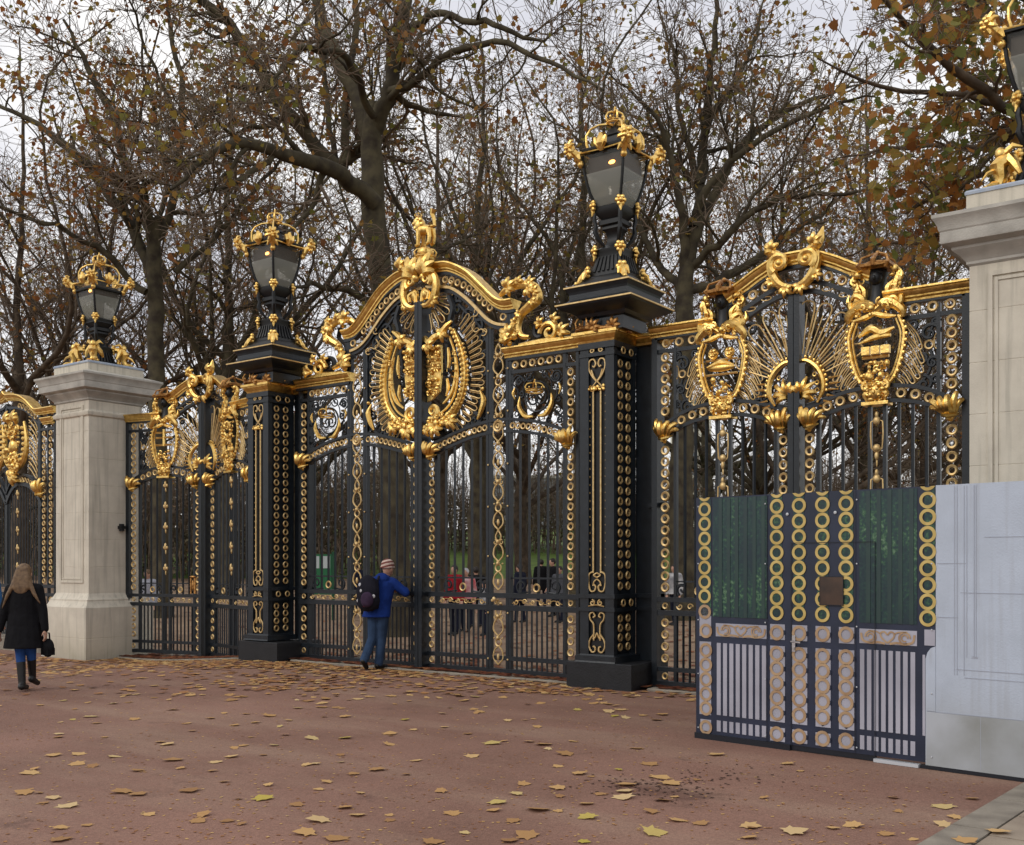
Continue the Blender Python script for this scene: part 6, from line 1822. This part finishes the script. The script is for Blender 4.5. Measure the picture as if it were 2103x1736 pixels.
# buildings beyond the park
def block(name, label, px, d, w, dp, h, m, floors, bays):
    x, y, _ = spot(px, 1158, d)
    z = g(x, y)
    root = empty(name, (x, y, z), YAW)
    tag(root, label, 'building')
    b = MB(); b.box(-w / 2, w / 2, 0, dp, -1, h); b.build('wall', m, root, smooth=0, local=True)
    b = MB(); b.box(-w / 2 - .3, w / 2 + .3, -.3, dp + .3, h + .01, h + .5); b.build('roof', M['stone_grey'], root, smooth=0, local=True)
    for f in range(floors):
        wn_ = MB()
        for k in range(bays):
            xx = -w / 2 + w * (k + .5) / bays
            wn_.box(xx - w / bays * .3, xx + w / bays * .3, -.05, .1, h * (f + .3) / floors, h * (f + .78) / floors)
        wn_.build('window_row', M['win_far'], root, smooth=0, local=True)
    return root
M['win_far'] = mat('far_window', (0.10, 0.12, 0.14), .2, 0, .6)
M['far_a'] = mat('far_grey_wall', (0.26, 0.27, 0.29), .7, var=(0.22, 0.23, 0.25), scale=.1)
M['far_b'] = mat('far_pale_wall', (0.62, 0.58, 0.50), .7, var=(0.56, 0.52, 0.45), scale=.1)
block('office_building', 'low grey building seen through the bars of the great gate', 1150, 170, 24, 12, 9.5, M['far_a'], 4, 9)
block('apartment_tower', 'pale tower far beyond the park, seen through the closed side gate', 1425, 210, 7.0, 8, 28, M['far_b'], 9, 3)
# ------------------------------------------------------------------ people
def remesh(o, vox, sm=6):
    m = o.modifiers.new('join', 'REMESH'); m.mode = 'VOXEL'; m.voxel_size = vox; m.use_smooth_shade = True
    s = o.modifiers.new('soften', 'SMOOTH'); s.iterations = sm; s.factor = .5

def cap(mb, a, b, r0, r1, n=10, mid=None):
    a = np.array(a, float); b = np.array(b, float)
    t = np.linspace(0, 1, 5)
    P = a + (b - a) * t[:, None]
    r = [r0, (mid or (r0 + r1) / 2) if mid else r0 + (r1 - r0) * .25, mid or (r0 + r1) / 2, r0 + (r1 - r0) * .75, r1] if mid is None else [r0, (r0 + mid) / 2, mid, (mid + r1) / 2, r1]
    mb.tube(P, r, n)
    mb.ell(*a, r0 * .99, r0 * .99, r0 * .99, 10, 6); mb.ell(*b, r1 * .99, r1 * .99, r1 * .99, 10, 6)

def hand(mb, w, d, side, palm, s=1.0, curl=.5):
    """palm with four fingers and a thumb; w wrist, d direction of the fingers, palm = way the palm faces"""
    w = np.array(w, float); d = unit(np.array(d, float)); p = unit(np.array(palm, float)); t = unit(np.cross(d, p)) * side
    for k in (-.03, -.01, .01, .03):
        mb.tube([w, w + d * .04 * s + t * k * .8 * s, w + d * .085 * s + t * k * s], [.018 * s, .016 * s, .013 * s], 6)
    for k, L in ((-.032, .065), (-.011, .078), (.011, .084), (.032, .074)):
        b = w + d * .085 * s + t * k * s
        q1 = b + (d + p * curl * .4) * L * .45 * s; q2 = q1 + (d * (1 - curl * .6) + p * curl) * L * .35 * s; q3 = q2 + (d * (1 - curl) + p * curl * 1.1) * L * .25 * s
        mb.tube([b, q1, q2, q3], [.0105 * s, .0098 * s, .0090 * s, .0075 * s], 6)
    b = w + d * .025 * s + t * .03 * s
    mb.tube([b, b + (d * .6 + t * .7 + p * .2) * .04 * s, b + (d * .95 + t * .65 + p * .35) * .065 * s], [.014 * s, .011 * s, .009 * s], 6)

def person(loc, heading, J, label, group, skin, cl, scale=1.0, near=True, vox=None):
    """J: joints in a frame whose +y is forward; cl: dict of clothing pieces with materials"""
    root = empty('person', loc, heading)
    root.scale = (scale,) * 3
    tag(root, label, 'person', group)
    v = vox or (.010 if near else .02)
    b = MB()
    H_ = np.array(J['head']); N_ = np.array(J['neck']); Pv = np.array(J['pelvis']); Ch = np.array(J['chest'])
    f = unit(np.array(J.get('face', (0, 1, 0)), float))
    b.ell(*H_, .076, .092, .112, 14, 10); b.ell(*(H_ + f * .025 + (0, 0, -.055)), .055, .06, .06, 10, 8)
    b.ell(*(H_ + f * .095 + (0, 0, -.015)), .014, .018, .022, 8, 6)
    sd = np.cross(f, (0, 0, 1))
    for q in (-1, 1):
        b.ell(*(H_ + sd * q * .078 + (0, 0, -.01)), .012, .02, .03, 8, 6)
        b.ell(*(H_ + f * .078 + sd * q * .032 + (0, 0, .008)), .016, .010, .009, 6, 5)
    b.tube([H_ + f * .086 - sd * .02 + (0, 0, -.06), H_ + f * .094 + (0, 0, -.06), H_ + f * .086 + sd * .02 + (0, 0, -.06)], .007, 5)
    cap(b, N_ + (0, 0, -.03), H_ + (0, 0, -.06), .055, .05)
    b.ell(*Ch, .155, .105, .17, 14, 8); b.ell(*((Ch + Pv) / 2), .135, .095, .2, 14, 8); b.ell(*Pv, .155, .11, .12, 14, 8)
    for s in ('l', 'r'):
        cap(b, J['sh_' + s], J['el_' + s], .045, .036); cap(b, J['el_' + s], J['wr_' + s], .036, .025)
        cap(b, Ch + (0, 0, .1), J['sh_' + s], .07, .048)
        cap(b, J['hip_' + s], J['kn_' + s], .082, .055); cap(b, J['kn_' + s], J['an_' + s], .052, .036)
        an = np.array(J['an_' + s]); to = np.array(J['toe_' + s]); cap(b, an + (0, 0, -.03), to, .036, .028)
        e, w = np.array(J['el_' + s]), np.array(J['wr_' + s])
        hd_ = J.get('hd_' + s, tuple(w - e)); hand(b, w, hd_, 1 if s == 'l' else -1, J.get('pm_' + s, (0, 1, -.2)), 1.0 if near else 1.25, .5)
    o = b.build('body', skin, root, local=True); remesh(o, v, 3)
    for name, m, fn in cl:
        c = MB(); fn(c, J)
        o = c.build(name, m, root, local=True)
        remesh(o, v * (1.0 if near else .9), 3)
    return root

SKIN = mat('skin', (0.50, 0.30, 0.21), .55, 0, .35, var=(0.44, 0.24, 0.17), scale=12)
def cloth(n, c, v=None): return mat(n, c, .9, 0, .15, var=v or tuple(x * .65 for x in c), scale=7, bump=.9, bscale=9)
JEAN = cloth('blue_denim', (0.035, 0.065, 0.13)); NAVY = cloth('navy_cloth', (0.015, 0.018, 0.035)); BLACKC = cloth('black_wool', (0.009, 0.009, 0.011))
ROYAL = cloth('royal_blue_nylon', (0.012, 0.040, 0.22)); RED = cloth('red_jacket', (0.32, 0.015, 0.025)); WHITEC = cloth('white_cloth', (0.6, 0.6, 0.62)); BOOT = mat('black_leather', (0.007, 0.0065, 0.0065), .45, 0, .4)
BLOND = mat('blonde_hair', (0.19, 0.118, 0.06), .6, 0, .4, var=(0.095, 0.056, 0.03), scale=26); DARKHAIR = mat('dark_hair', (0.02, 0.014, 0.011), .6); TAN = cloth('tan_sole', (0.35, 0.20, 0.09)); SKYBLUE = cloth('blue_anorak', (0.04, 0.13, 0.30)); GREY = cloth('grey_cloth', (0.10, 0.105, 0.12))
def striped():
    m = bpy.data.materials.new('striped_knit'); m.use_nodes = True; nt = m.node_tree; b = nt.nodes['Principled BSDF']; b.inputs['Roughness'].default_value = .95
    t = nt.nodes.new('ShaderNodeTexCoord'); w = nt.nodes.new('ShaderNodeTexWave'); w.bands_direction = 'Z'; w.inputs['Scale'].default_value = 5.6; w.inputs['Distortion'].default_value = .6
    mp_ = nt.nodes.new('ShaderNodeMapping'); mp_.inputs['Rotation'].default_value = (0, R(14), 0)
    r = nt.nodes.new('ShaderNodeValToRGB'); r.color_ramp.interpolation = 'CONSTANT'; e = r.color_ramp.elements; e[0].color = (.16, .045, .035, 1); e[1].position = .5; e[1].color = (.52, .40, .34, 1)
    nt.links.new(t.outputs['Object'], mp_.inputs['Vector']); nt.links.new(mp_.outputs['Vector'], w.inputs['Vector']); nt.links.new(w.outputs['Fac'], r.inputs['Fac']); nt.links.new(r.outputs['Color'], b.inputs['Base Color'])
    return m
KNIT = striped()

def legs(m0, m1, m2, ank=0.0, cut=1.0):
    def fn(c, J):
        Pv = np.array(J['pelvis']); c.ell(*Pv, .175, .13, .13, 14, 8)
        for s in ('l', 'r'):
            k = np.array(J['kn_' + s]); a = np.array(J['an_' + s])
            cap(c, J['hip_' + s], k, m0, m1); cap(c, k, k + (a - k) * cut, m1, m2)
    return fn
def coat(hem, flare=.0, bulk=1.0, arms=True, hood=False, cuff=1.0):
    def fn(c, J):
        Ch = np.array(J['chest']); Pv = np.array(J['pelvis']); N_ = np.array(J['neck'])
        top = Ch + (0, 0, .16)
        end = Pv + (Pv - Ch) * (hem / np.linalg.norm(Pv - Ch))
        P = [top, Ch + (0, 0, .05), (Ch + Pv) / 2, Pv, end]
        m = 16; V = []
        for p_, (rx, ry) in zip(catmull(P, 4), zip(np.interp(np.linspace(0, 1, 17), [0, .12, .35, .6, .8, 1], np.array([.11, .185, .19, .185, .205, .205 + flare]) * bulk), np.interp(np.linspace(0, 1, 17), [0, .12, .35, .6, .8, 1], np.array([.08, .125, .135, .135, .15, .15 + flare]) * bulk))):
            V += [(p_[0] + rx * math.cos(2 * PI * k / m), p_[1] + ry * math.sin(2 * PI * k / m), p_[2]) for k in range(m)]
        n = len(V) // m
        F = [(i * m + k, i * m + (k + 1) % m, (i + 1) * m + (k + 1) % m, (i + 1) * m + k) for i in range(n - 1) for k in range(m)] + [tuple(range(m))[::-1], tuple(range((n - 1) * m, n * m))]
        c.add(V, F)
        for s in ('l', 'r'):
            cap(c, Ch + (0, 0, .12), J['sh_' + s], .085 * bulk, .075 * bulk)
            if arms:
                e = np.array(J['el_' + s]); w = np.array(J['wr_' + s])
                cap(c, J['sh_' + s], e, .074 * bulk, .060 * bulk); cap(c, e, e + (w - e) * cuff, .060 * bulk, .048 * bulk)
        c.tube([N_ + (0, 0, -.06), N_ + (0, 0, -.02), N_ + (0, 0, .03)], [.10, .085, .07], 12)
        if hood: c.ell(*(N_ + (0, -.09, -.02)), .12, .075, .09, 12, 8)
    return fn
def shoes(r=.046, up=.0, leg=None):
    def fn(c, J):
        for s in ('l', 'r'):
            a = np.array(J['an_' + s]); t = np.array(J['toe_' + s]); d = t - a
            cap(c, a + (0, 0, -.03) - unit(d) * .03, t, r, r * .75)
            if up:
                k = np.array(J['kn_' + s]); cap(c, a, a + (k - a) * up, r * .98, r * 1.28)
    return fn
def hair(kind):
    def fn(c, J):
        H_ = np.array(J['head']); f = unit(np.array(J.get('face', (0, 1, 0)), float))
        c.ell(*(H_ - f * .018 + (0, 0, .022)), .09, .10, .105, 14, 10)
        if kind == 'long':
            b = H_ - f * .04
            for q in np.linspace(-1, 1, 9):
                x = q * .07
                c.tube([b + (x * .55, -.03, .07), b + (x * 1.0, -.055, -.06), b + (x * 1.0, -.075, -.18), b + (x * .9, -.085, -.27 + .04 * abs(q))], [.034, .038, .032, .012], 7)
            for q, L in ((-1, .44), (1, .38)): c.tube([b + (q * .06, -.02, 0), b + (q * .10, -.05, -.14), b + (q * .165, -.07, -.27), b + (q * (.17 + L * .15), -.06, -L)], [.032, .034, .024, .007], 7)
    return fn
def stand(lean=0.0, step=.0, arms=.12):
    return dict(head=(lean, .03, 1.60), neck=(lean * .9, 0, 1.46), chest=(lean * .7, 0, 1.28), pelvis=(0, 0, .96),
                sh_l=(-.18 + lean * .8, 0, 1.40), sh_r=(.18 + lean * .8, 0, 1.40), el_l=(-.24, -.02, 1.12), el_r=(.24, -.02, 1.12), wr_l=(-.25, .06, .88), wr_r=(.25, .06, .88),
                hip_l=(-.09, 0, .93), hip_r=(.09, 0, .93), kn_l=(-.10, step * .5, .50), kn_r=(.10, -step * .1, .50), an_l=(-.10, step, .09), an_r=(.10, -step, .09), toe_l=(-.12, step + .16, .035), toe_r=(.12, -step + .16, .035))

# woman in black walking away at the left
wx, wy, _ = spot(50, 1158, 13.3)
J = stand(0, .0)
J.update(head=(0, .01, 1.47), neck=(0, -.01, 1.33), chest=(0, 0, 1.16), pelvis=(0, 0, .88), sh_l=(-.165, 0, 1.27), sh_r=(.165, 0, 1.27), el_l=(-.235, -.02, 1.0), el_r=(.235, -.03, 1.0), wr_l=(-.29, -.02, .77), wr_r=(.27, -.05, .77),
         hip_l=(-.08, 0, .86), hip_r=(.08, 0, .86), kn_l=(-.055, .02, .47), kn_r=(.045, .10, .48), an_l=(-.015, -.03, .085), an_r=(.035, .17, .15), toe_l=(-.02, .12, .04), toe_r=(.05, .30, .07),
         hd_l=(-.1, .1, -1), hd_r=(.1, -.1, -1), pm_l=(1, 0, 0), pm_r=(-1, 0, 0))
person((wx, wy, g(wx, wy)), YAW + R(4), J, 'woman with long blonde hair in a black coat and boots, walking away', None, SKIN,
       [('coat', BLACKC, coat(.34, .05, .98, cuff=.97)), ('jeans', cloth('bright_denim', (0.03, 0.09, 0.30)), legs(.085, .062, .05, cut=.6)), ('boots', BOOT, shoes(.045, .72)), ('hair', BLOND, hair('long'))], 1.02)
hbg = MB(); hx = np.array([wx, wy, 0]) + .285 * 1.02 * np.array([math.cos(YAW + R(4)), math.sin(YAW + R(4)), 0])
hbg.ell(hx[0], hx[1], .55, .10, .07, .12, 12, 8); hbg.box(hx[0] - .08, hx[0] + .08, hx[1] - .05, hx[1] + .05, .46, .55)
hbg.tube([hx + (-.05, 0, .62), hx + (-.03, 0, .74), hx + (.03, 0, .74), hx + (.05, 0, .62)], .010, 6)
tag(hbg.build('handbag', BLACKC), 'small black handbag hanging from the hand of the woman in black', 'handbag')

# walker in blue, mostly outside the left edge
bx_, by_, _ = spot(-40, 1158, 14.6)
person((bx_, by_, g(bx_, by_)), YAW, stand(0, .1), 'walker in a blue anorak cut off by the picture edge', None, SKIN,
       [('anorak', SKYBLUE, coat(.12, 0, 1.25)), ('trousers', GREY, legs(.09, .065, .055, cut=.95)), ('shoes', BOOT, shoes()), ('hair', DARKHAIR, hair('short'))], 1.0)

# man with a rucksack leaning on the rail of the great gate
mx_, my_ = -11.14, 11.64
J = dict(head=(.10, .07, 1.50), neck=(.07, .03, 1.37), chest=(.045, .0, 1.19), pelvis=(-.02, -.03, .88), face=(.25, 1, -.05),
         sh_l=(-.10, -.02, 1.30), sh_r=(.22, .02, 1.29), el_l=(-.16, .16, 1.12), el_r=(.37, .12, 1.14), wr_l=(.0, .33, 1.17), wr_r=(.24, .36, 1.18), hd_l=(1, .2, 0), hd_r=(-.8, .6, -.1), pm_l=(0, -.3, -1), pm_r=(0, -.2, -1),
         hip_l=(-.09, -.03, .85), hip_r=(.07, -.02, .85), kn_l=(-.10, -.04, .46), kn_r=(.02, .03, .46), an_l=(-.15, -.20, .15), an_r=(-.02, .0, .085), toe_l=(-.155, -.12, .04), toe_r=(.02, .15, .04))
man_h = R(14)
person((mx_, my_, g(mx_, my_)), man_h, J, 'man in a striped knit hat and blue jacket leaning on the gate rail', None, SKIN,
       [('jacket', ROYAL, coat(.10, .01, 1.04, hood=True, cuff=.95)), ('jeans', JEAN, legs(.092, .072, .066, cut=.97)), ('shoes', BOOT, shoes(.048)),
        ('knit_hat', KNIT, lambda c, J: (c.ell(*(np.array(J['head']) + (0, -.01, .055)), .098, .108, .095, 14, 10), c.tube([np.array(J['head']) + (math.cos(a) * .092, math.sin(a) * .102 - .01, .02) for a in np.linspace(0, 2 * PI, 17)[:-1]], .018, 6, closed=True))),
        ('hood_lining', WHITEC, lambda c, J: c.tube([np.array(J['neck']) + q for q in ((-.10, -.03, -.01), (-.05, -.10, .0), (.04, -.10, .0), (.09, -.04, -.01))], .022, 7))], 1.03)
ruck = empty('rucksack', (mx_ + .035, my_ - .225, 1.15 * 1.03), man_h)
tag(ruck, 'black rucksack with white badges on the back of the man in the striped hat', 'rucksack')
r_ = MB(); r_.ell(-.02, -.06, .0, .19, .13, .27, 14, 10); r_.ell(-.02, -.05, -.12, .195, .14, .17, 12, 8); r_.box(-.15, .11, -.02, .05, -.24, .2)
o = r_.build('bag', cloth('black_nylon', (0.014, 0.014, 0.022)), ruck, local=True); remesh(o, .012, 4)
r_ = MB(); r_.ell(.03, -.17, -.10, .11, .06, .12, 12, 8); r_.build('front_pocket', cloth('plum_nylon', (0.05, 0.03, 0.06)), ruck, local=True)
for q in ((-.09, .12), (-.06, .03), (-.13, -.12), (-.07, -.15), (.12, -.05)):
    r_ = MB(); r_.ell(q[0] * 1.1, -.185 + .25 * q[0] * q[0] * 8 + .03 * abs(q[1] * 4), q[1], .027, .014, .03, 8, 6); r_.build('badge', WHITEC, ruck, local=True)
r_ = MB(); r_.ell(-.11, -.125, .05, .04, .012, .012, 8, 5); r_.ell(.01, -.17, -.2, .045, .02, .015, 8, 5); r_.build('red_trim', RED, ruck, local=True)
r_ = MB()
for x in (-.12, .09): r_.tube([(x, .02, .16), (x * .9, .10, .24), (x * .9, .2, .22), (x * 1.05, .24, .1)], .02, 6)
r_.build('strap', cloth('strap_web', (0.02, 0.02, 0.03)), ruck, local=True)

# visitors in the park behind the gates
def visitor(px, d, label, top, bottom, hr, sc=1.0, head=0.0, step=.08, hem=.08):
    x, y, _ = spot(px, 1158, d)
    return person((x, y, g(x, y) - .03), YAW + head, stand(0, step), label, 'visitors in the park', SKIN, [('coat', top, coat(hem, .02, 1.12)), ('trousers', bottom, legs(.088, .066, .056, cut=.97)), ('shoes', BOOT, shoes()), ('hair', hr, hair('short'))], sc, near=False)
visitor(934, 27, 'visitor in a plain red jacket in the park behind the great gate', RED, NAVY, DARKHAIR, 1.06, 2.6)
visitor(957, 28.2, 'visitor in a red and white jacket beside the one in plain red', mat('pink_red_jacket', (0.5, .05, .06), .9, var=(.6, .45, .45), scale=3.5), NAVY, WHITEC, 1.0, 2.9)
visitor(978, 29.5, 'visitor in a black coat beside the two in red jackets', BLACKC, NAVY, DARKHAIR, 1.0, .3, hem=.3)
visitor(996, 26, 'child in a patchy black and white coat behind the great gate', mat('patchy_coat', (0.5, .5, .52), .9, var=(.02, .02, .025), scale=6), NAVY, DARKHAIR, .80, 2.2)
visitor(1068, 31, 'stout visitor in a navy coat seen close to the ornamental column', NAVY, NAVY, DARKHAIR, 1.02, 1.0, hem=.35)
visitor(1112, 36, 'visitor in a long black coat between the stout and the tall visitors', BLACKC, NAVY, DARKHAIR, 1.0, .2, hem=.3)
visitor(1136, 33, 'tall visitor all in black, seen close to the nearer black pier', BLACKC, BLACKC, DARKHAIR, 1.08, 2.0, hem=.2)
visitor(1150, 31, 'visitor in grey beside the nearer black pier', GREY, NAVY, DARKHAIR, .98, 2.6)
visitor(304, 26, 'visitor in pale clothes behind the ajar side gate', mat('pale_jacket', (0.34, .35, .40), .9), GREY, BLOND, 1.0, 2.8)
visitor(1386, 28, 'visitor in a grey and white top seen through the closed side gate', mat('grey_white_top', (0.5, .5, .5), .9, var=(.2, .2, .22), scale=4), NAVY, DARKHAIR, .95, 2.2)
visitor(792 - 55, 33, 'visitor in dark clothes seen behind the striped hat', NAVY, BLACKC, DARKHAIR, 1.0, .4)

# green notice board in the park
nx, ny, _ = spot(659, 1158, 32)
nb = empty('notice_board', (nx, ny, g(nx, ny)), YAW)
tag(nb, 'green park notice board with two pale sheets, seen past the farther black pier', 'notice board')
b = MB(); b.box(-.33, .33, -.04, .04, .75, 1.98); b.build('board', mat('board_green', (0.015, .13, .05), .5), nb, smooth=0, local=True)
for x in (-.38, .38):
    b = MB(); b.box(x - .04, x + .04, -.05, .05, -.1, 2.05); b.build('post', mat('post_green', (0.01, .07, .03), .5), nb, smooth=0, local=True)
for x in (-.16, .17):
    b = MB(); b.box(x - .12, x + .12, -.05, -.041, 1.55, 1.92); b.build('paper', mat('paper_sheet', (0.45, .5, .5), .8), nb, smooth=0, local=True)

# ------------------------------------------------------------------ fallen leaves
rgl = np.random.default_rng(77)
def leaf_proto(i):
    r_ = np.random.default_rng(300 + i)
    V, F = leaves_mesh(np.zeros((1, 3)), .19, r_, flat=True)
    V[:, 2] -= V[:, 2].min() - .004
    V[:, 2] += np.abs(V[:, 0] * V[:, 1]) * .35
    o = quick_mesh('fallen_leaf', V, F, M['fallen'], None, smooth=False)
    st = MB(); 
    return o
# a leaf lies where the photograph shows one (ground point under the pixel), the rest are strewn by density
named = [(890, 1730), (955, 1712), (1045, 1728), (1080, 1718), (1200, 1730), (1540, 1722), (1545, 1702), (1440, 1693), (1020, 1650), (1062, 1632), (1145, 1620), (1150, 1637), (1203, 1652), (1280, 1640), (1205, 1680), (1105, 1665), (1146, 1667), (930, 1672), (735, 1676), (740, 1630), (800, 1675), (800, 1686), (690, 1724), (408, 1688), (125, 1725), (125, 1702), (90, 1650), (80, 1630), (180, 1696), (285, 1633), (250, 1628), (390, 1626), (490, 1642), (835, 1592), (970, 1554), (905, 1627), (665, 1604), (630, 1572), (540, 1552), (460, 1607), (435, 1585), (355, 1562), (190, 1575), (160, 1570), (70, 1581), (235, 1555), (1215, 1596), (1190, 1590), (1270, 1582), (1335, 1570), (1145, 1575), (775, 1582), (855, 1563), (700, 1552), (1115, 1530), (1125, 1540), (1010, 1528), (960, 1508), (1470, 1551), (1568, 1640), (1618, 1570), (1750, 1697), (1820, 1715), (1875, 1725), (1845, 1668), (1835, 1640), (1935, 1695), (1998, 1642), (1960, 1680), (1628, 1707), (1345, 1712), (1308, 1538), (1103, 1494), (1285, 1475), (710, 1660), (655, 1622), (550, 1614), (640, 1518), (500, 1532), (345, 1530), (515, 1515), (380, 1487), (215, 1515), (120, 1515), (110, 1553), (1160, 1550), (800, 1530), (850, 1500), (710, 1517), (800, 1508), (1985, 1735), (2050, 1718)]
def ground_at(px, py):
    d = EYE * 2150 / (py - 1158)
    for _ in range(4):
        x, y, _z = spot(px, 1158, d); d = (EYE - g(x, y)) * 2150 / (py - 1158)
    x, y, _z = spot(px, 1158, d)
    return x, y
pts = [ground_at(px, py) for px, py in named]
sizes = [1.0] * len(pts)
cand = []
while len(cand) < 3100:
    n = 20000
    x = rgl.uniform(-32, -1.0, n); y = rgl.uniform(3.4, 11.9, n)
    q = y * .8039 - x * .5948; l = x * .8039 + y * .5948
    vis = (np.abs(l) < q * .52) & (q > 5)
    near_gate = np.exp(-((11.7 - y) / 1.25)) ; leftness = 1 / (1 + np.exp((x + 8.0) / .9))
    patch = .5 + .5 * np.sin(x * 1.7 + np.sin(y * 2.1) * 1.6) * np.cos(y * 1.3 + x * .6)
    w = (.012 + .06 * (1 / (1 + np.exp((8.6 - y) / .5))) * leftness + .95 * near_gate * leftness) * (.35 + 1.3 * patch ** 2)
    w = w + .10 * np.exp(-((11.4 - y) / .5)) 
    ok = vis & (rgl.random(n) < w * .35)
    cand += list(zip(x[ok], y[ok]))
cand = cand[:3100]
def blocked(x, y):
    if -7.66 < x < -6.55 and y > 11.5: return True
    if -14.36 < x < -13.25 and y > 11.5: return True
    if x < -18.1 and y > 10.95: return True
    if x > -4.5 and y > 8.1: return True
    if x > -1.75: return True
    return False
cand = [c for c in cand if not blocked(*c)]
cand.sort(key=lambda c: c[1] * .8039 - c[0] * .5948)
nfew = 300 - len(pts)
# the largest in view are things of their own
thing_pts = pts + cand[:nfew]
rest = cand[nfew:]
lp_ = [leaf_proto(i) for i in range(7)]
LG = 'fallen plane leaves on the forecourt'
for i, (x, y) in enumerate(thing_pts):
    k = int(rgl.integers(0, 7))
    o = lp_[k]
    if i >= 7: o = o.copy(); col.objects.link(o)
    else: o = lp_[i]
    s = rgl.uniform(.46, .82)
    zz = g(x, y) + (.024 if x > -1.5 and y < 8.3 else .002)
    o.location = (x, y, zz)
    o.rotation_euler = (rgl.normal() * .05, rgl.normal() * .05, rgl.uniform(0, 2 * PI))
    o.scale = (s, s, s)
    tag(o, 'dry tan plane leaf lying on the red tarmac', 'leaf', LG)
P = np.array([(x, y, g(x, y) + .012) for x, y in rest])
V, F = leaves_mesh(P, .115, rgl, flat=True)
V[:, 2] = np.maximum(V[:, 2], gz(V[:, 0], V[:, 1]) + .004)
tag(quick_mesh('leaf_litter', V, F, M['litter'], None, smooth=False), 'small fallen leaves strewn thick along the gates', 'leaves', None, 'stuff')
# litter on the kerb, on the plinths' feet and inside the gates
n = 2600
x = rgl.uniform(-18.2, -2.9, n); y = 11.8 + rgl.exponential(.55, n); ok = y < 16
x, y = x[ok], y[ok]
z = gz(x, y) + np.where(y < 12.9, .045, -.025)
V, F = leaves_mesh(np.stack([x, y, z], 1), .13, rgl, flat=True)
V[:, 2] = np.maximum(V[:, 2], gz(V[:, 0], V[:, 1]) + np.where(V[:, 1] < 12.9, .040, -.030))
tag(quick_mesh('leaf_litter', V, F, M['litter_red'], None, smooth=False), 'reddish leaves drifted under and behind the gates', 'leaves', None, 'stuff')
n = 5000
q = 15 + 45 * rgl.random(n) ** 1.3; l = rgl.uniform(-.6, .55, n) * q
x = -math.sin(YAW) * q + math.cos(YAW) * l; y = math.cos(YAW) * q + math.sin(YAW) * l
ok = y > 13
V, F = leaves_mesh(np.stack([x, y, gz(x, y) - .02], 1)[ok], .16, rgl, flat=True)
tag(quick_mesh('leaf_litter', V, F, M['litter_red'], None, smooth=False), 'fallen leaves scattered over the park walk', 'leaves', None, 'stuff')

# dark mulch tracked over the tarmac in front of the hoarding
mu = np.random.default_rng(9)
pc = [ground_at(*q) for q in ((1330, 1622), (1290, 1612), (1400, 1608), (1380, 1630), (1480, 1600), (1560, 1590))]
P = np.concatenate([np.stack([mu.normal(x, sd, n), mu.normal(y, sd * .7, n), np.full(n, .004)], 1) for (x, y), sd, n in zip(pc, (.26, .22, .26, .22, .3, .3), (60, 40, 40, 30, 26, 20))])
V, F = leaves_mesh(P, .024, mu, flat=True)
V[:, 2] = np.maximum(V[:, 2], .003)
M['mulch'] = mat('dark_mulch', (0.05, 0.022, 0.015), .9)
tag(quick_mesh('leaf_crumbs', V, F, M['mulch'], None, smooth=False), 'dark crumbs of mulch tracked over the tarmac in front of the hoarding', 'mulch', None, 'stuff')
# grit and leaf crumbs all over the forecourt
n = 5200
q = 4.6 + 12 * mu.random(n) ** 1.4; l = mu.uniform(-.52, .52, n) * q
x = -math.sin(YAW) * q + math.cos(YAW) * l; y = math.cos(YAW) * q + math.sin(YAW) * l
ok = (y < 11.6) & (x < -1.75) & ~((x > -4.5) & (y > 8.3))
x, y = x[ok], y[ok]
V, F = leaves_mesh(np.stack([x, y, gz(x, y) + .003], 1), .022, mu, flat=True)
V[:, 2] = np.maximum(V[:, 2], gz(V[:, 0], V[:, 1]) + .003)
tag(quick_mesh('leaf_crumbs', V, F, M['litter'], None, smooth=False), 'crumbs of dry leaf scattered over the forecourt', 'leaf crumbs', None, 'stuff')
